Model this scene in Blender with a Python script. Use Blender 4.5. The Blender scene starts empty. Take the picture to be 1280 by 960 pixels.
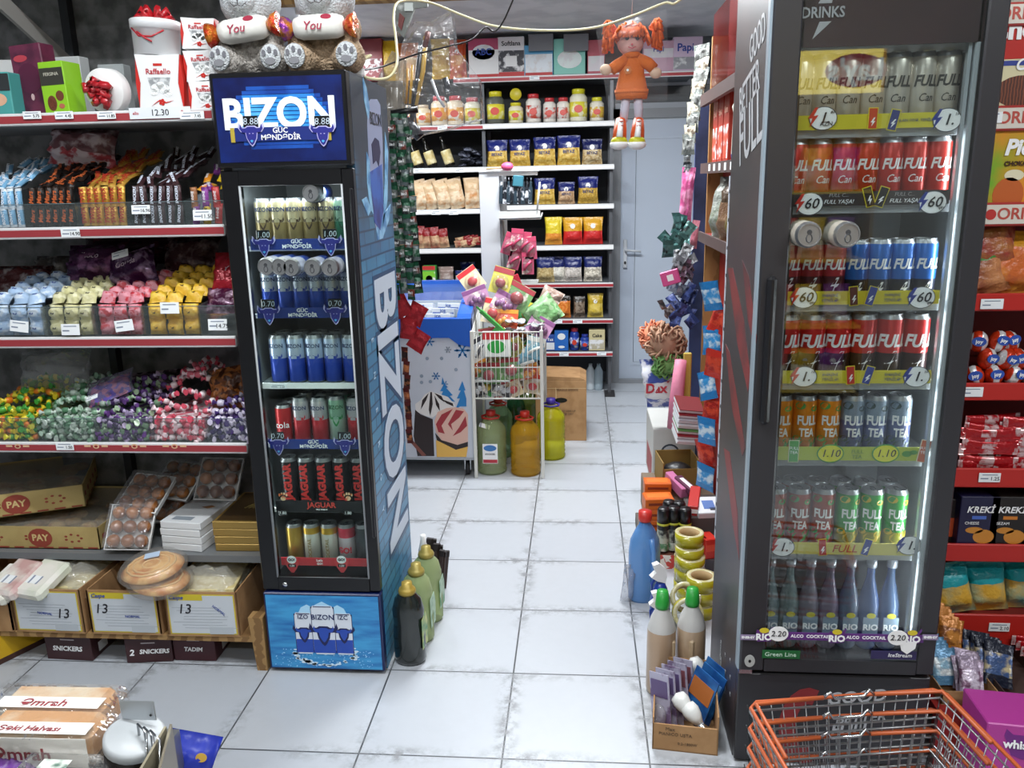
import bpy, math, random
from math import sin, cos, pi, radians as RD
from mathutils import Matrix, Vector, Euler
RN = random.Random(11)
D = bpy.data
SC = bpy.context.scene
COL = SC.collection
# ---------------------------------------------------------------- camera
F, PITCH, ROLL, YAW = 1019.35, .2434, -.0216, -.0841
CAM = Vector((.2206, -2.4235, 1.609))
_f = Vector((sin(YAW), cos(YAW), 0)); _r = Vector((cos(YAW), -sin(YAW), 0)); _u = Vector((0, 0, 1))
_f2 = _f * cos(PITCH) - _u * sin(PITCH); _u2 = _u * cos(PITCH) + _f * sin(PITCH)
AX = _r * cos(ROLL) + _u2 * sin(ROLL); AY = _u2 * cos(ROLL) - _r * sin(ROLL); AZ = _f2
def _ray(px, py): return AX * ((px - 640) / F) + AY * ((480 - py) / F) + AZ
def at(px, py, y):
    "measured point of the photograph on the upright plane at depth y"
    d = _ray(px, py); return CAM + d * ((y - CAM.y) / d.y)
def atx(px, py, x):
    d = _ray(px, py); return CAM + d * ((x - CAM.x) / d.x)
def fl(px, py, z=0.):
    d = _ray(px, py); return CAM + d * ((z - CAM.z) / d.z)
cam = D.objects.new('camera', D.cameras.new('camera')); COL.objects.link(cam)
cam.matrix_world = Matrix(((AX.x, AY.x, -AZ.x, CAM.x), (AX.y, AY.y, -AZ.y, CAM.y), (AX.z, AY.z, -AZ.z, CAM.z), (0, 0, 0, 1)))
cam.data.sensor_width = 36; cam.data.lens = F / 1280 * 36; cam.data.clip_start = .05
SC.camera = cam
SC.cycles.transparent_max_bounces = 32; SC.cycles.max_bounces = 8
SC.view_settings.view_transform = 'Standard'; SC.view_settings.look = 'None'; SC.view_settings.gamma = 1
SC.view_settings.use_curve_mapping = False
# ---------------------------------------------------------------- materials
def lin(h):
    h = h.lstrip('#'); v = [int(h[i:i + 2], 16) / 255 for i in (0, 2, 4)]
    return tuple(x / 12.92 if x < .04045 else ((x + .055) / 1.055) ** 2.4 for x in v) + (1,)
_M = {}
def _coords(nt, rnd):
    tc = nt.nodes.new('ShaderNodeTexCoord')
    if not rnd: return tc.outputs['Object']
    oi = nt.nodes.new('ShaderNodeObjectInfo'); ad = nt.nodes.new('ShaderNodeVectorMath'); ad.operation = 'ADD'
    mu = nt.nodes.new('ShaderNodeMath'); mu.operation = 'MULTIPLY'; mu.inputs[1].default_value = 7
    nt.links.new(oi.outputs['Random'], mu.inputs[0])
    nt.links.new(tc.outputs['Object'], ad.inputs[0]); nt.links.new(mu.outputs[0], ad.inputs[1])
    return ad.outputs[0]
def mat(h, rough=.5, metal=0, h2=None, kind='noise', scale=30, lo=.45, hi=.6, bump=0, bscale=None, em=0, alpha=1, h3=None, rnd=True, stretch=None, coat=0):
    key = (h, rough, metal, h2, kind, scale, lo, hi, bump, bscale, em, alpha, h3, rnd, stretch, coat)
    if key in _M: return _M[key]
    m = D.materials.new('surface_' + h.strip('#') + (('_' + kind) if h2 else '')); m.use_nodes = True
    nt = m.node_tree; b = nt.nodes['Principled BSDF']; L = nt.links.new
    b.inputs['Base Color'].default_value = lin(h); b.inputs['Roughness'].default_value = rough
    b.inputs['Metallic'].default_value = metal
    if coat: b.inputs['Coat Weight'].default_value = coat; b.inputs['Coat Roughness'].default_value = .08
    if em: b.inputs['Emission Color'].default_value = lin(h); b.inputs['Emission Strength'].default_value = em
    co = None
    if h2 or bump:
        co = _coords(nt, rnd)
        if stretch:
            mp = nt.nodes.new('ShaderNodeMapping'); mp.inputs['Scale'].default_value = stretch; L(co, mp.inputs['Vector']); co = mp.outputs[0]
    if h2:
        if kind == 'brick':
            t = nt.nodes.new('ShaderNodeTexBrick'); t.inputs['Scale'].default_value = scale
            t.inputs['Color1'].default_value = lin(h); t.inputs['Color2'].default_value = lin(h3 or h); t.inputs['Mortar'].default_value = lin(h2)
            t.inputs['Mortar Size'].default_value = .03; L(co, t.inputs['Vector']); src = t.outputs['Color']
        else:
            if kind == 'voro':
                t = nt.nodes.new('ShaderNodeTexVoronoi'); out = t.outputs['Distance']
            elif kind == 'cell':
                t = nt.nodes.new('ShaderNodeTexVoronoi'); sx = nt.nodes.new('ShaderNodeSeparateColor'); L(t.outputs['Color'], sx.inputs[0]); out = sx.outputs[0]
            elif kind == 'wave':
                t = nt.nodes.new('ShaderNodeTexWave'); out = t.outputs['Fac']; t.inputs['Distortion'].default_value = 3
            else:
                t = nt.nodes.new('ShaderNodeTexNoise'); out = t.outputs[0]; t.inputs['Detail'].default_value = 5
            t.inputs['Scale'].default_value = scale; L(co, t.inputs['Vector'])
            r = nt.nodes.new('ShaderNodeValToRGB'); e = r.color_ramp.elements
            e[0].position = lo; e[0].color = lin(h); e[1].position = hi; e[1].color = lin(h2)
            if h3: k = e.new(min(.99, hi + (hi - lo) * .6 + .02)); k.color = lin(h3)
            L(out, r.inputs[0]); src = r.outputs[0]
        L(src, b.inputs['Base Color'])
        if em: L(src, b.inputs['Emission Color'])
    if bump:
        n = nt.nodes.new('ShaderNodeTexNoise'); n.inputs['Scale'].default_value = bscale or scale; n.inputs['Detail'].default_value = 3
        L(co, n.inputs['Vector']); bp = nt.nodes.new('ShaderNodeBump'); bp.inputs['Strength'].default_value = bump; bp.inputs['Distance'].default_value = .01
        L(n.outputs[0], bp.inputs['Height']); L(bp.outputs[0], b.inputs['Normal'])
    _M[key] = m; return m
def film(h='#ffffff', body=.06, gloss=.5, rough=.08, tint='#ffffff', bump=0, bscale=40, base=.02):
    "clear glass, plastic or film: see-through, with a sheen and a little body colour"
    key = ('film', h, body, gloss, rough, tint, bump, bscale, base)
    if key in _M: return _M[key]
    m = D.materials.new('clear_' + h.strip('#')); m.use_nodes = True; nt = m.node_tree; nt.nodes.clear(); L = nt.links.new
    o = nt.nodes.new('ShaderNodeOutputMaterial'); tr = nt.nodes.new('ShaderNodeBsdfTransparent'); tr.inputs[0].default_value = lin(tint)
    df = nt.nodes.new('ShaderNodeBsdfDiffuse'); df.inputs[0].default_value = lin(h)
    gl = nt.nodes.new('ShaderNodeBsdfGlossy'); gl.inputs['Roughness'].default_value = rough
    lw = nt.nodes.new('ShaderNodeLayerWeight'); lw.inputs['Blend'].default_value = .25
    mu = nt.nodes.new('ShaderNodeMath'); mu.operation = 'MULTIPLY_ADD'; mu.inputs[1].default_value = gloss; mu.inputs[2].default_value = base
    L(lw.outputs['Fresnel'], mu.inputs[0])
    a = nt.nodes.new('ShaderNodeMixShader'); a.inputs[0].default_value = body; L(tr.outputs[0], a.inputs[1]); L(df.outputs[0], a.inputs[2])
    c = nt.nodes.new('ShaderNodeMixShader'); L(mu.outputs[0], c.inputs[0]); L(a.outputs[0], c.inputs[1]); L(gl.outputs[0], c.inputs[2])
    if bump:
        co = _coords(nt, True); n = nt.nodes.new('ShaderNodeTexNoise'); n.inputs['Scale'].default_value = bscale; L(co, n.inputs['Vector'])
        bp = nt.nodes.new('ShaderNodeBump'); bp.inputs['Strength'].default_value = bump; bp.inputs['Distance'].default_value = .02
        L(n.outputs[0], bp.inputs['Height']); L(bp.outputs[0], gl.inputs['Normal']); L(bp.outputs[0], lw.inputs['Normal'])
    L(c.outputs[0], o.inputs[0]); _M[key] = m; return m
WHITE = mat('#e8e8e6', .5); BLACK = mat('#0c0c0d', .35); DARK = mat('#26262a', .5); RED = mat('#c8202a', .45); CHROME = mat('#c9cccf', .22, 1)
PAPER = mat('#eceae4', .7); TAGM = mat('#f2f4f4', .6, h2='#8a93a6', kind='wave', scale=9, lo=.8, hi=.95, rnd=False)
CARD = mat('#a98258', .85, h2='#9a744c', scale=12); GREYPAINT = mat('#9a9c9f', .5); STEEL = mat('#8d9094', .35, .8)
CANTOP = mat('#a8aaac', .38, .9); WIREW = mat('#d8d8d0', .4); SILVER = mat('#b9bcc0', .3, .7, bump=.6, bscale=30)
# ---------------------------------------------------------------- mesh building
class MB:
    def __init__(s): s.v = []; s.f = []; s.m = []; s.s = []
    def add(s, vs, fs, mi=0, smooth=False, M=None):
        o = len(s.v); s.v += [tuple(M @ Vector(v)) if M else tuple(v) for v in vs]
        for k, f in enumerate(fs):
            s.f.append([i + o for i in f]); s.m.append(mi[k] if isinstance(mi, list) else mi); s.s.append(smooth)
        return s
    def box(s, x0, x1, y0, y1, z0, z1, mi=0, M=None, b=0):
        if b <= 0:
            vs = [(x, y, z) for x in (x0, x1) for y in (y0, y1) for z in (z0, z1)]
            return s.add(vs, [(0, 1, 3, 2), (4, 6, 7, 5), (0, 4, 5, 1), (2, 3, 7, 6), (0, 2, 6, 4), (1, 5, 7, 3)], mi, False, M)
        b = min(b, (x1 - x0) * .49, (y1 - y0) * .49, (z1 - z0) * .49)
        vs = []; idx = {}
        for i, (x, sx) in enumerate(((x0, 1), (x1, -1))):
            for j, (y, sy) in enumerate(((y0, 1), (y1, -1))):
                for k, (z, sz) in enumerate(((z0, 1), (z1, -1))):
                    for a in range(3):
                        idx[i, j, k, a] = len(vs)
                        vs.append((x + (0 if a == 0 else sx * b), y + (0 if a == 1 else sy * b), z + (0 if a == 2 else sz * b)))
        fs = []
        for i in (0, 1):
            q = [idx[i, 0, 0, 0], idx[i, 1, 0, 0], idx[i, 1, 1, 0], idx[i, 0, 1, 0]]; fs.append(q if i else q[::-1])
            q = [idx[0, i, 0, 1], idx[1, i, 0, 1], idx[1, i, 1, 1], idx[0, i, 1, 1]]; fs.append(q[::-1] if i else q)
            q = [idx[0, 0, i, 2], idx[1, 0, i, 2], idx[1, 1, i, 2], idx[0, 1, i, 2]]; fs.append(q if i else q[::-1])
        for i in (0, 1):
            for j in (0, 1):
                q = [idx[i, j, 0, 0], idx[i, j, 0, 1], idx[i, j, 1, 1], idx[i, j, 1, 0]]; fs.append(q if i != j else q[::-1])
                q = [idx[i, 0, j, 0], idx[i, 0, j, 2], idx[i, 1, j, 2], idx[i, 1, j, 0]]; fs.append(q if i == j else q[::-1])
                q = [idx[0, i, j, 1], idx[0, i, j, 2], idx[1, i, j, 2], idx[1, i, j, 1]]; fs.append(q if i != j else q[::-1])
                for k in (0, 1):
                    q = [idx[i, j, k, 0], idx[i, j, k, 1], idx[i, j, k, 2]]; fs.append(q if (i + j + k) % 2 else q[::-1])
        return s.add(vs, fs, mi, False, M)
    def lathe(s, prof, n=16, mi=0, M=None, sx=1, sy=1, smooth=True, c=(0, 0)):
        vs = []; fs = []; ms = []
        for r, z in prof:
            for k in range(n): a = 2 * pi * k / n; vs.append((c[0] + r * cos(a) * sx, c[1] + r * sin(a) * sy, z))
        for i in range(len(prof) - 1):
            for k in range(n):
                k2 = (k + 1) % n; fs.append((i * n + k, i * n + k2, (i + 1) * n + k2, (i + 1) * n + k)); ms.append(mi[i] if isinstance(mi, list) else mi)
        o = len(s.v); nf = len(fs)
        if prof[0][0] > 1e-6: fs.append(tuple(range(n))[::-1]); ms.append(ms[0])
        if prof[-1][0] > 1e-6: fs.append(tuple((len(prof) - 1) * n + k for k in range(n))); ms.append(ms[nf - 1])
        s.add(vs, fs, ms, smooth, M)
        for k in range(nf, len(fs)): s.s[len(s.s) - len(fs) + k] = False
        return s
    def tube(s, pts, r=.003, n=6, mi=0, M=None, closed=False):
        pts = [Vector(p) for p in pts]; vs = []; fs = []; N = len(pts)
        up = None
        for i, p in enumerate(pts):
            d = (pts[(i + 1) % N] - pts[i - 1]) if closed else (pts[min(i + 1, N - 1)] - pts[max(i - 1, 0)])
            d = d.normalized() if d.length > 1e-9 else Vector((0, 0, 1))
            if up is None: up = Vector((0, 0, 1)) if abs(d.z) < .9 else Vector((1, 0, 0))
            a = d.cross(up); a = a.normalized() if a.length > 1e-6 else d.orthogonal().normalized(); b = a.cross(d).normalized(); up = b
            rr = r[i] if isinstance(r, (list, tuple)) else r
            for k in range(n): t = 2 * pi * k / n; vs.append(p + a * (rr * cos(t)) + b * (rr * sin(t)))
        for i in range(N if closed else N - 1):
            j = (i + 1) % N
            for k in range(n): k2 = (k + 1) % n; fs.append((i * n + k, j * n + k, j * n + k2, i * n + k2))
        if not closed: fs.append(tuple(range(n))); fs.append(tuple((N - 1) * n + k for k in range(n))[::-1])
        return s.add(vs, fs, mi, True, M)
    def ball(s, c, r, sc=(1, 1, 1), n=12, mi=0, M=None, jit=0, rn=RN):
        vs = []; fs = []; h = n // 2
        for i in range(h + 1):
            for k in range(n):
                a = pi * i / h; b = 2 * pi * k / n; q = r * (1 + (rn.uniform(-jit, jit) if jit and 0 < i < h else 0))
                vs.append((c[0] + q * sin(a) * cos(b) * sc[0], c[1] + q * sin(a) * sin(b) * sc[1], c[2] + q * cos(a) * sc[2]))
        for i in range(h):
            for k in range(n): k2 = (k + 1) % n; fs.append((i * n + k, (i + 1) * n + k, (i + 1) * n + k2, i * n + k2))
        return s.add(vs, fs, mi, True, M)
    def prism(s, pts, y0, y1, mi=0, M=None, smooth=False):
        "outline pts (x,z), extruded along y"
        n = len(pts); vs = [(x, y0, z) for x, z in pts] + [(x, y1, z) for x, z in pts]
        fs = [tuple(range(n)), tuple(range(n, 2 * n))[::-1]] + [(i, i + n, (i + 1) % n + n, (i + 1) % n) for i in range(n)]
        return s.add(vs, fs, mi, smooth, M)
    def disc(s, cx, cz, rx, rz, y, mi=0, M=None, n=18, t=.0006):
        return s.prism([(cx + rx * cos(2 * pi * k / n), cz + rz * sin(2 * pi * k / n)) for k in range(n)], y, y + t, mi, M)
    def plate(s, cx, cz, w, h, y, mi=0, M=None, t=.0006):
        return s.box(cx - w / 2, cx + w / 2, y, y + t, cz - h / 2, cz + h / 2, mi, M)
    def pillow(s, w, h, d, bands=None, nu=10, nv=12, M=None, jit=.002, z0=0, crimp=.04, rn=RN, mi=0, belly=0):
        "a filled bag: front faces -y, crimped at top and bottom; bands = [(v_from, slot)]"
        vs = []; fs = []; ms = []
        def slot(v):
            if not bands: return mi
            k = bands[0][1]
            for a, q in bands:
                if v >= a: k = q
            return k
        for side in (-1, 1):
            for j in range(nv + 1):
                v = j / nv
                for i in range(nu + 1):
                    u = i / nu; e = max(0, 1 - (2 * u - 1) ** 4); g = max(0., min(1, (v - crimp) / .22, (1 - v - crimp) / .22)); g = g * g * (3 - 2 * g)
                    if belly: g *= 1 - belly * v
                    t = d / 2 * (e ** .5) * g; pin = 1 - .1 * sin(pi * v)
                    j_ = jit * (1 if 0 < i < nu and 0 < j < nv else 0)
                    vs.append(((u - .5) * w * pin + rn.uniform(-j_, j_), side * (t + .0008) + rn.uniform(-j_, j_), z0 + v * h + rn.uniform(-j_, j_)))
        o = (nu + 1) * (nv + 1)
        for sd in (0, 1):
            for j in range(nv):
                for i in range(nu):
                    a = sd * o + j * (nu + 1) + i; q = (a, a + 1, a + nu + 2, a + nu + 1); fs.append(q if sd == 0 else q[::-1]); ms.append(slot((j + .5) / nv))
        for j in range(nv):
            for i in (0, nu): a = j * (nu + 1) + i; fs.append((a, a + nu + 1, a + nu + 1 + o, a + o)); ms.append(slot((j + .5) / nv))
        return s.add(vs, fs, ms, True, M)
    def mesh(s, name, mats):
        me = D.meshes.new(name); me.from_pydata(s.v, [], s.f)
        for m in mats: me.materials.append(m)
        me.polygons.foreach_set('material_index', [min(x, len(mats) - 1) for x in s.m]); me.polygons.foreach_set('use_smooth', s.s); me.update(); return me
def Tr(x=0, y=0, z=0, rx=0, ry=0, rz=0, s=1):
    return Matrix.Translation((x, y, z)) @ Euler((rx, ry, rz)).to_matrix().to_4x4() @ Matrix.Scale(s, 4)
def obj(name, mb, mats, parent=None, loc=(0, 0, 0), rot=(0, 0, 0)):
    if not isinstance(mats, (list, tuple)): mats = [mats]
    o = D.objects.new(name, mb.mesh(name, mats) if isinstance(mb, MB) else mb); COL.objects.link(o)
    o.location = loc; o.rotation_euler = rot
    if parent is not None: o.parent = parent
    return o
def empty(name, loc=(0, 0, 0), rot=(0, 0, 0)):
    o = D.objects.new(name, None); o.empty_display_size = .05; COL.objects.link(o); o.location = loc; o.rotation_euler = rot; return o
def tag(o, label, cat, group=None):
    o['label'] = label; o['category'] = cat
    if group: o['group'] = group
    return o
def struct(name, mb, mats, loc=(0, 0, 0), rot=(0, 0, 0)):
    o = obj(name, mb, mats, None, loc, rot); o['kind'] = 'structure'; return o
KIDS = {}
def kids(o):
    return [c for c in o.children]
def copy_tree(o, parent=None):
    c = o.copy(); COL.objects.link(c)
    for k in ('label', 'category', 'group'):
        if k in c.keys(): del c[k]
    if parent is not None: c.parent = parent
    for ch in kids(o): copy_tree(ch, c)
    return c
PROTO = {}
def put(key, fn, loc, rot=(0, 0, 0), label='', cat='', group=None, sc=None):
    if key in PROTO: o = copy_tree(PROTO[key])
    else: o = fn(); PROTO[key] = o
    o.location = loc; o.rotation_euler = rot if isinstance(rot, (tuple, Euler)) else (0, 0, rot)
    o.scale = (sc, sc, sc) if isinstance(sc, (int, float)) else (sc or (1, 1, 1))
    return tag(o, label, cat, group)
ORD = 'first second third fourth fifth sixth seventh eighth ninth tenth eleventh twelfth'.split()
def nth(i, n):
    if n == 1: return 'only'
    if i == 0: return 'leftmost'
    if i == n - 1: return 'rightmost'
    if n == 3: return 'middle'
    return ORD[i] + ' from left'
# ---------------------------------------------------------------- lettering
_T = {}
def tmesh(s, size, m, bold=0, shear=0, bend=None, align='CENTER', ext=.0004, sx=1, sp=1):
    key = (s, size, m.name, bold, shear, bend, align, ext, sx, sp)
    if key in _T: return _T[key]
    c = D.curves.new('lettering', 'FONT'); c.body = s; c.size = size; c.align_x = align; c.align_y = 'CENTER'
    c.resolution_u = 1 if size < .012 else (2 if size < .04 else 4); c.extrude = ext; c.offset = bold * size; c.shear = shear; c.space_character = sp
    o = D.objects.new('lettering', c); COL.objects.link(o)
    dg = bpy.context.evaluated_depsgraph_get(); dg.update()
    me = D.meshes.new_from_object(o.evaluated_get(dg)); D.objects.remove(o); D.curves.remove(c)
    me.name = 'lettering'; me.materials.clear(); me.materials.append(m)
    for v in me.vertices:
        v.co.x *= sx
        if bend: a = v.co.x / bend; r = bend + v.co.z; v.co = (r * sin(a), v.co.y, r * cos(a) - bend)
    me.update(); _T[key] = me; return me
def txt(s, size, m, parent, loc, rot=(pi / 2, 0, 0), name='lettering', **k):
    o = D.objects.new(name, tmesh(s, size, m, **k)); COL.objects.link(o); o.location = loc; o.rotation_euler = rot
    if parent is not None: o.parent = parent
    return o
def LX(x, z, y=0): return (x, y, z)
TW = mat('#f4f4f4', .5); TB = mat('#1b1b22', .5); TR = mat('#b81e2c', .5); TBL = mat('#1c3f98', .5); TGY = mat('#6a6f78', .5)
# ================================================================ THE ROOM
T = .42
def floor_mat():
    m = D.materials.new('floor_tiles'); m.use_nodes = True; nt = m.node_tree; b = nt.nodes['Principled BSDF']; L = nt.links.new; N = nt.nodes.new
    tc = N('ShaderNodeTexCoord'); br = N('ShaderNodeTexBrick'); br.offset = 0; br.squash = 1
    for k, v in (('Scale', 1), ('Mortar Size', .0028), ('Brick Width', T), ('Row Height', T), ('Bias', 0), ('Mortar Smooth', .1)): br.inputs[k].default_value = v
    br.inputs['Color1'].default_value = lin('#b9bdc2'); br.inputs['Color2'].default_value = lin('#b2b7be'); br.inputs['Mortar'].default_value = lin('#35383c')
    L(tc.outputs['Object'], br.inputs['Vector'])
    # worn grime lying along the joints of the tiles
    b2 = N('ShaderNodeTexBrick'); b2.offset = 0
    for k, v in (('Scale', 1), ('Mortar Size', .055), ('Brick Width', T), ('Row Height', T), ('Mortar Smooth', 1.)): b2.inputs[k].default_value = v
    b2.inputs['Color1'].default_value = b2.inputs['Color2'].default_value = (0, 0, 0, 1); b2.inputs['Mortar'].default_value = (1, 1, 1, 1)
    L(tc.outputs['Object'], b2.inputs['Vector'])
    n1 = N('ShaderNodeTexNoise'); n1.inputs['Scale'].default_value = 22; n1.inputs['Detail'].default_value = 8; n1.inputs['Roughness'].default_value = .7
    n2 = N('ShaderNodeTexNoise'); n2.inputs['Scale'].default_value = 2.1; n2.inputs['Detail'].default_value = 3
    for n in (n1, n2): L(tc.outputs['Object'], n.inputs['Vector'])
    r1 = N('ShaderNodeValToRGB'); r1.color_ramp.elements[0].position = .44; r1.color_ramp.elements[1].position = .6; L(n1.outputs[0], r1.inputs[0])
    r2 = N('ShaderNodeValToRGB'); r2.color_ramp.elements[0].position = .42; r2.color_ramp.elements[1].position = .56; L(n2.outputs[0], r2.inputs[0])
    mu = N('ShaderNodeMath'); mu.operation = 'MULTIPLY'; L(r1.outputs[0], mu.inputs[0]); L(r2.outputs[0], mu.inputs[1])
    m2 = N('ShaderNodeMath'); m2.operation = 'MULTIPLY'; L(mu.outputs[0], m2.inputs[0]); L(b2.outputs['Color'], m2.inputs[1])
    m3 = N('ShaderNodeMath'); m3.operation = 'MULTIPLY_ADD'; m3.inputs[1].default_value = .16; L(n1.outputs[0], m3.inputs[0]); L(m2.outputs[0], m3.inputs[2]); m3.use_clamp = True
    mx = N('ShaderNodeMixRGB'); mx.inputs[2].default_value = lin('#85878a'); L(m3.outputs[0], mx.inputs[0]); L(br.outputs['Color'], mx.inputs[1])
    L(mx.outputs[0], b.inputs['Base Color']); b.inputs['Roughness'].default_value = .34
    bp = N('ShaderNodeBump'); bp.inputs['Strength'].default_value = .3; bp.inputs['Distance'].default_value = .003; bp.invert = True
    L(br.outputs['Fac'], bp.inputs['Height']); L(bp.outputs[0], b.inputs['Normal'])
    return m
struct('floor', MB().box(-3.2, 3.6, -5, 5, -.08, 0), floor_mat())
wallm = mat('#9a9ca0', .8, h2='#6f7275', scale=9, lo=.35, hi=.8, rnd=False)
marble = mat('#70757b', .5, h2='#5c6268', scale=5, lo=.4, hi=.7, rnd=False)
wb = struct('wall_back', MB().box(-3.2, .50, 4.13, 4.25, 0, 3.2).box(1.30, 3.6, 4.13, 4.25, 0, 3.2).box(.5, 1.30, 4.13, 4.25, 2.26, 3.2), marble)
struct('wall_left', MB().box(-3.3, -3.2, -5, 4.25, 0, 3.2), wallm)
struct('wall_right', MB().box(3.6, 3.7, -5, 4.25, 0, 3.2), wallm)
struct('wall_front', MB().box(-3.2, 3.6, -5.1, -5, 0, 3.2), mat('#b8b6b0', .8))
struct('ceiling', MB().box(-3.2, 3.6, -5, 4.13, 3.2, 3.3), mat('#b9b9b6', .8))
soffit = MB()
for k in range(7): soffit.box(-2.4 + k * .62, -2.4 + k * .62 + .616, 2.5, 4.13, 2.62, 2.66)
for k in range(3): soffit.box(-2.4, 1.94, 2.5 + k * .55, 2.5 + k * .55 + .545, 2.6195, 2.62)
st = struct('trim_1', soffit, mat('#e0e0e2', .6, h2='#cfd0d3', scale=5, rnd=False))
struct('trim_2', MB().box(-2.4, 2.0, 2.42, 2.5, 2.60, 2.76), mat('#ad8a56', .6, h2='#8f6c3e', kind='wave', scale=4, rnd=False))
# grey partition that stands behind the left-hand shelves
pegm = mat('#8a8b8b', .8, h2='#626464', scale=14, lo=.42, hi=.62, rnd=False)
struct('wall_partition', MB().box(-3.2, -.86, .56, .62, 0, 2.5), pegm)
# --- the back door, white plastic with a grey frame
DX0, DX1 = .545, 1.235
pvc = mat('#b7c1d0', .32); pvcf = mat('#85888c', .4)
o = struct('door_1', MB().box(DX0, DX1, 4.10, 4.14, .03, 2.04).box(DX0 + .09, DX1 - .09, 4.095, 4.10, .14, 1.93, 0).box(DX0 + .1, DX1 - .1, 4.0935, 4.096, .15, 1.92, 1), [pvc, mat('#bcc6d4', .25)])
obj('door_trim', MB().tube([(DX0 + .115, 4.0925, .17), (DX0 + .115, 4.0925, 1.9), (DX1 - .115, 4.0925, 1.9), (DX1 - .115, 4.0925, .17)], .002, 4, closed=True), mat('#6d7580', .5), o)
h = MB().box(DX0 + .025, DX0 + .055, 4.075, 4.10, .93, 1.15, b=.004); h.tube([(DX0 + .04, 4.09, 1.07), (DX0 + .04, 4.04, 1.07), (DX0 + .16, 4.04, 1.06)], .009, 8); h.disc(DX0 + .04, .97, .008, .013, 4.073, 1)
obj('handle', h, [mat('#c8ccd2', .35), BLACK], o)
struct('trim_3', MB().box(.47, .545, 4.06, 4.15, 0, 2.12).box(1.235, 1.31, 4.06, 4.15, 0, 2.12).box(.47, 1.31, 4.06, 4.15, 2.05, 2.12).box(.545, 1.235, 4.05, 4.15, 0, .03), pvcf)
o = struct('window_1', MB().box(.5, 1.3, 4.08, 4.12, 2.12, 2.16).box(.5, 1.3, 4.08, 4.12, 2.28, 2.32), mat('#a5aab2', .4))
obj('window_pane', MB().box(.5, 1.3, 4.10, 4.11, 2.16, 2.28), mat('#3d4247', .2), o)
# ---------------------------------------------------------------- lamps
def area(name, loc, sx, sy, power, rot=(0, 0, 0), col=(.93, .97, 1)):
    l = D.lights.new(name, 'AREA'); l.shape = 'RECTANGLE'; l.size = sx; l.size_y = sy; l.energy = power; l.color = col
    o = D.objects.new(name, l); COL.objects.link(o); o.location = loc; o.rotation_euler = rot; return o
def tube_lamp(loc, length, power, rz=0):
    o = empty('ceiling_lamp', loc, (0, 0, rz)); obj('housing', MB().box(-length / 2, length / 2, -.06, .06, .02, .06, b=.005), WHITE, o)
    for s in (-1, 1): obj('lamp_tube', MB().tube([(-length / 2 + .03, s * .03, .005), (length / 2 - .03, s * .03, .005)], .013, 8), mat('#f2f6ff', .4, em=6), o)
    if loc[2] < 3 and loc[0] > -1: obj('suspension_wire', MB().tube([(-length * .4, 0, .06), (-length * .4, 0, 3.2 - loc[2])], .003, 5), STEEL, o); obj('suspension_wire', MB().tube([(length * .4, 0, .06), (length * .4, 0, 3.2 - loc[2])], .003, 5), STEEL, o)
    l = area('lamp_light', (0, 0, -.02), length, .1, power); l.parent = o; return o
for i, (l, ln, pw, rz, lb) in enumerate([
        ((.1, 1.9, 2.62), 1.2, 58, 0, 'white twin tube ceiling lamp just in front of the low ceiling'),
        ((-1.35, 3.0, 2.55), .9, 14, pi / 2, 'white twin tube lamp added out of sight under the low ceiling to brighten it'),  # unseen lamp, added because the low ceiling came out dark
        ((.15, 1.2, 3.1), 1.2, 28, pi / 2, 'white twin tube ceiling lamp above the tiled aisle'),
        ((-.3, -1.1, 3.1), 1.2, 44, 0, 'white twin tube ceiling lamp between the two drink fridges'),
        ((-1.9, -1.6, 3.1), 1.2, 18, 0, 'white twin tube ceiling lamp facing the sweets shelves'),
        ((1.9, -1.9, 3.1), 1.2, 40, 0, 'white twin tube ceiling lamp facing the red shelves'),
        ((.2, -3.6, 3.1), 1.2, 30, 0, 'white twin tube ceiling lamp by the front wall')]):
    tag(tube_lamp(l, ln, pw, rz), lb, 'lamp')
w = D.worlds.new('world'); SC.world = w; w.use_nodes = True
w.node_tree.nodes['Background'].inputs[0].default_value = (.8, .9, 1, 1); w.node_tree.nodes['Background'].inputs[1].default_value = .25
SC.view_settings.exposure = .35
# ================================================================ generic goods
def U(name, mb, mats, loc, rot, label, cat, group=None, texts=()):
    "a thing of its own, with lettering"
    o = obj(name, mb, mats, None, loc, rot if isinstance(rot, tuple) else (0, 0, rot)); tag(o, label, cat, group)
    for t in texts: txt(t[0], t[1], t[2], o, t[3], **(t[4] if len(t) > 4 else {}))
    return o
def pack(w, d, h, decs=(), b=.003, M=None):
    "carton standing on z=0, front at y=-d/2; decs: (r|o, cx, cz, w, h, slot[, layer])"
    mb = MB().box(-w / 2, w / 2, -d / 2, d / 2, 0, h, 0, b=b)
    for q in decs:
        y = -d / 2 - .0007 * (q[6] if len(q) > 6 else 1)
        if q[0] == 'r': mb.plate(q[1], q[2], q[3], q[4], y, q[5])
        elif q[0] == 'o': mb.disc(q[1], q[2], q[3] / 2, q[4] / 2, y, q[5])
        elif q[0] == 't': mb.box(q[1] - q[3] / 2, q[1] + q[3] / 2, q[2] - q[4] / 2, q[2] + q[4] / 2, h, h + .0007, q[5])
    return mb
def price_tag(loc, label, w=.05, h=.022, s='', rz=0, rx=-.1, group='price tags', ry=0):
    o = U('price_tag', MB().box(-w / 2, w / 2, -.0008, .0008, -h / 2, h / 2, 0, b=.0005).plate(-w * .24, -h * .1, w * .36, h * .12, -.0014, 1).plate(0, h * .3, w * .7, h * .08, -.0014, 1),
          [mat('#eef1f2', .6), mat('#7c8698', .6)], loc, (rx, ry, rz), label, 'price tag', group)
    if s: txt(s, h * .55, TB, o, (w * .24, -.0015, -h * .12))
    return o
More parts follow.
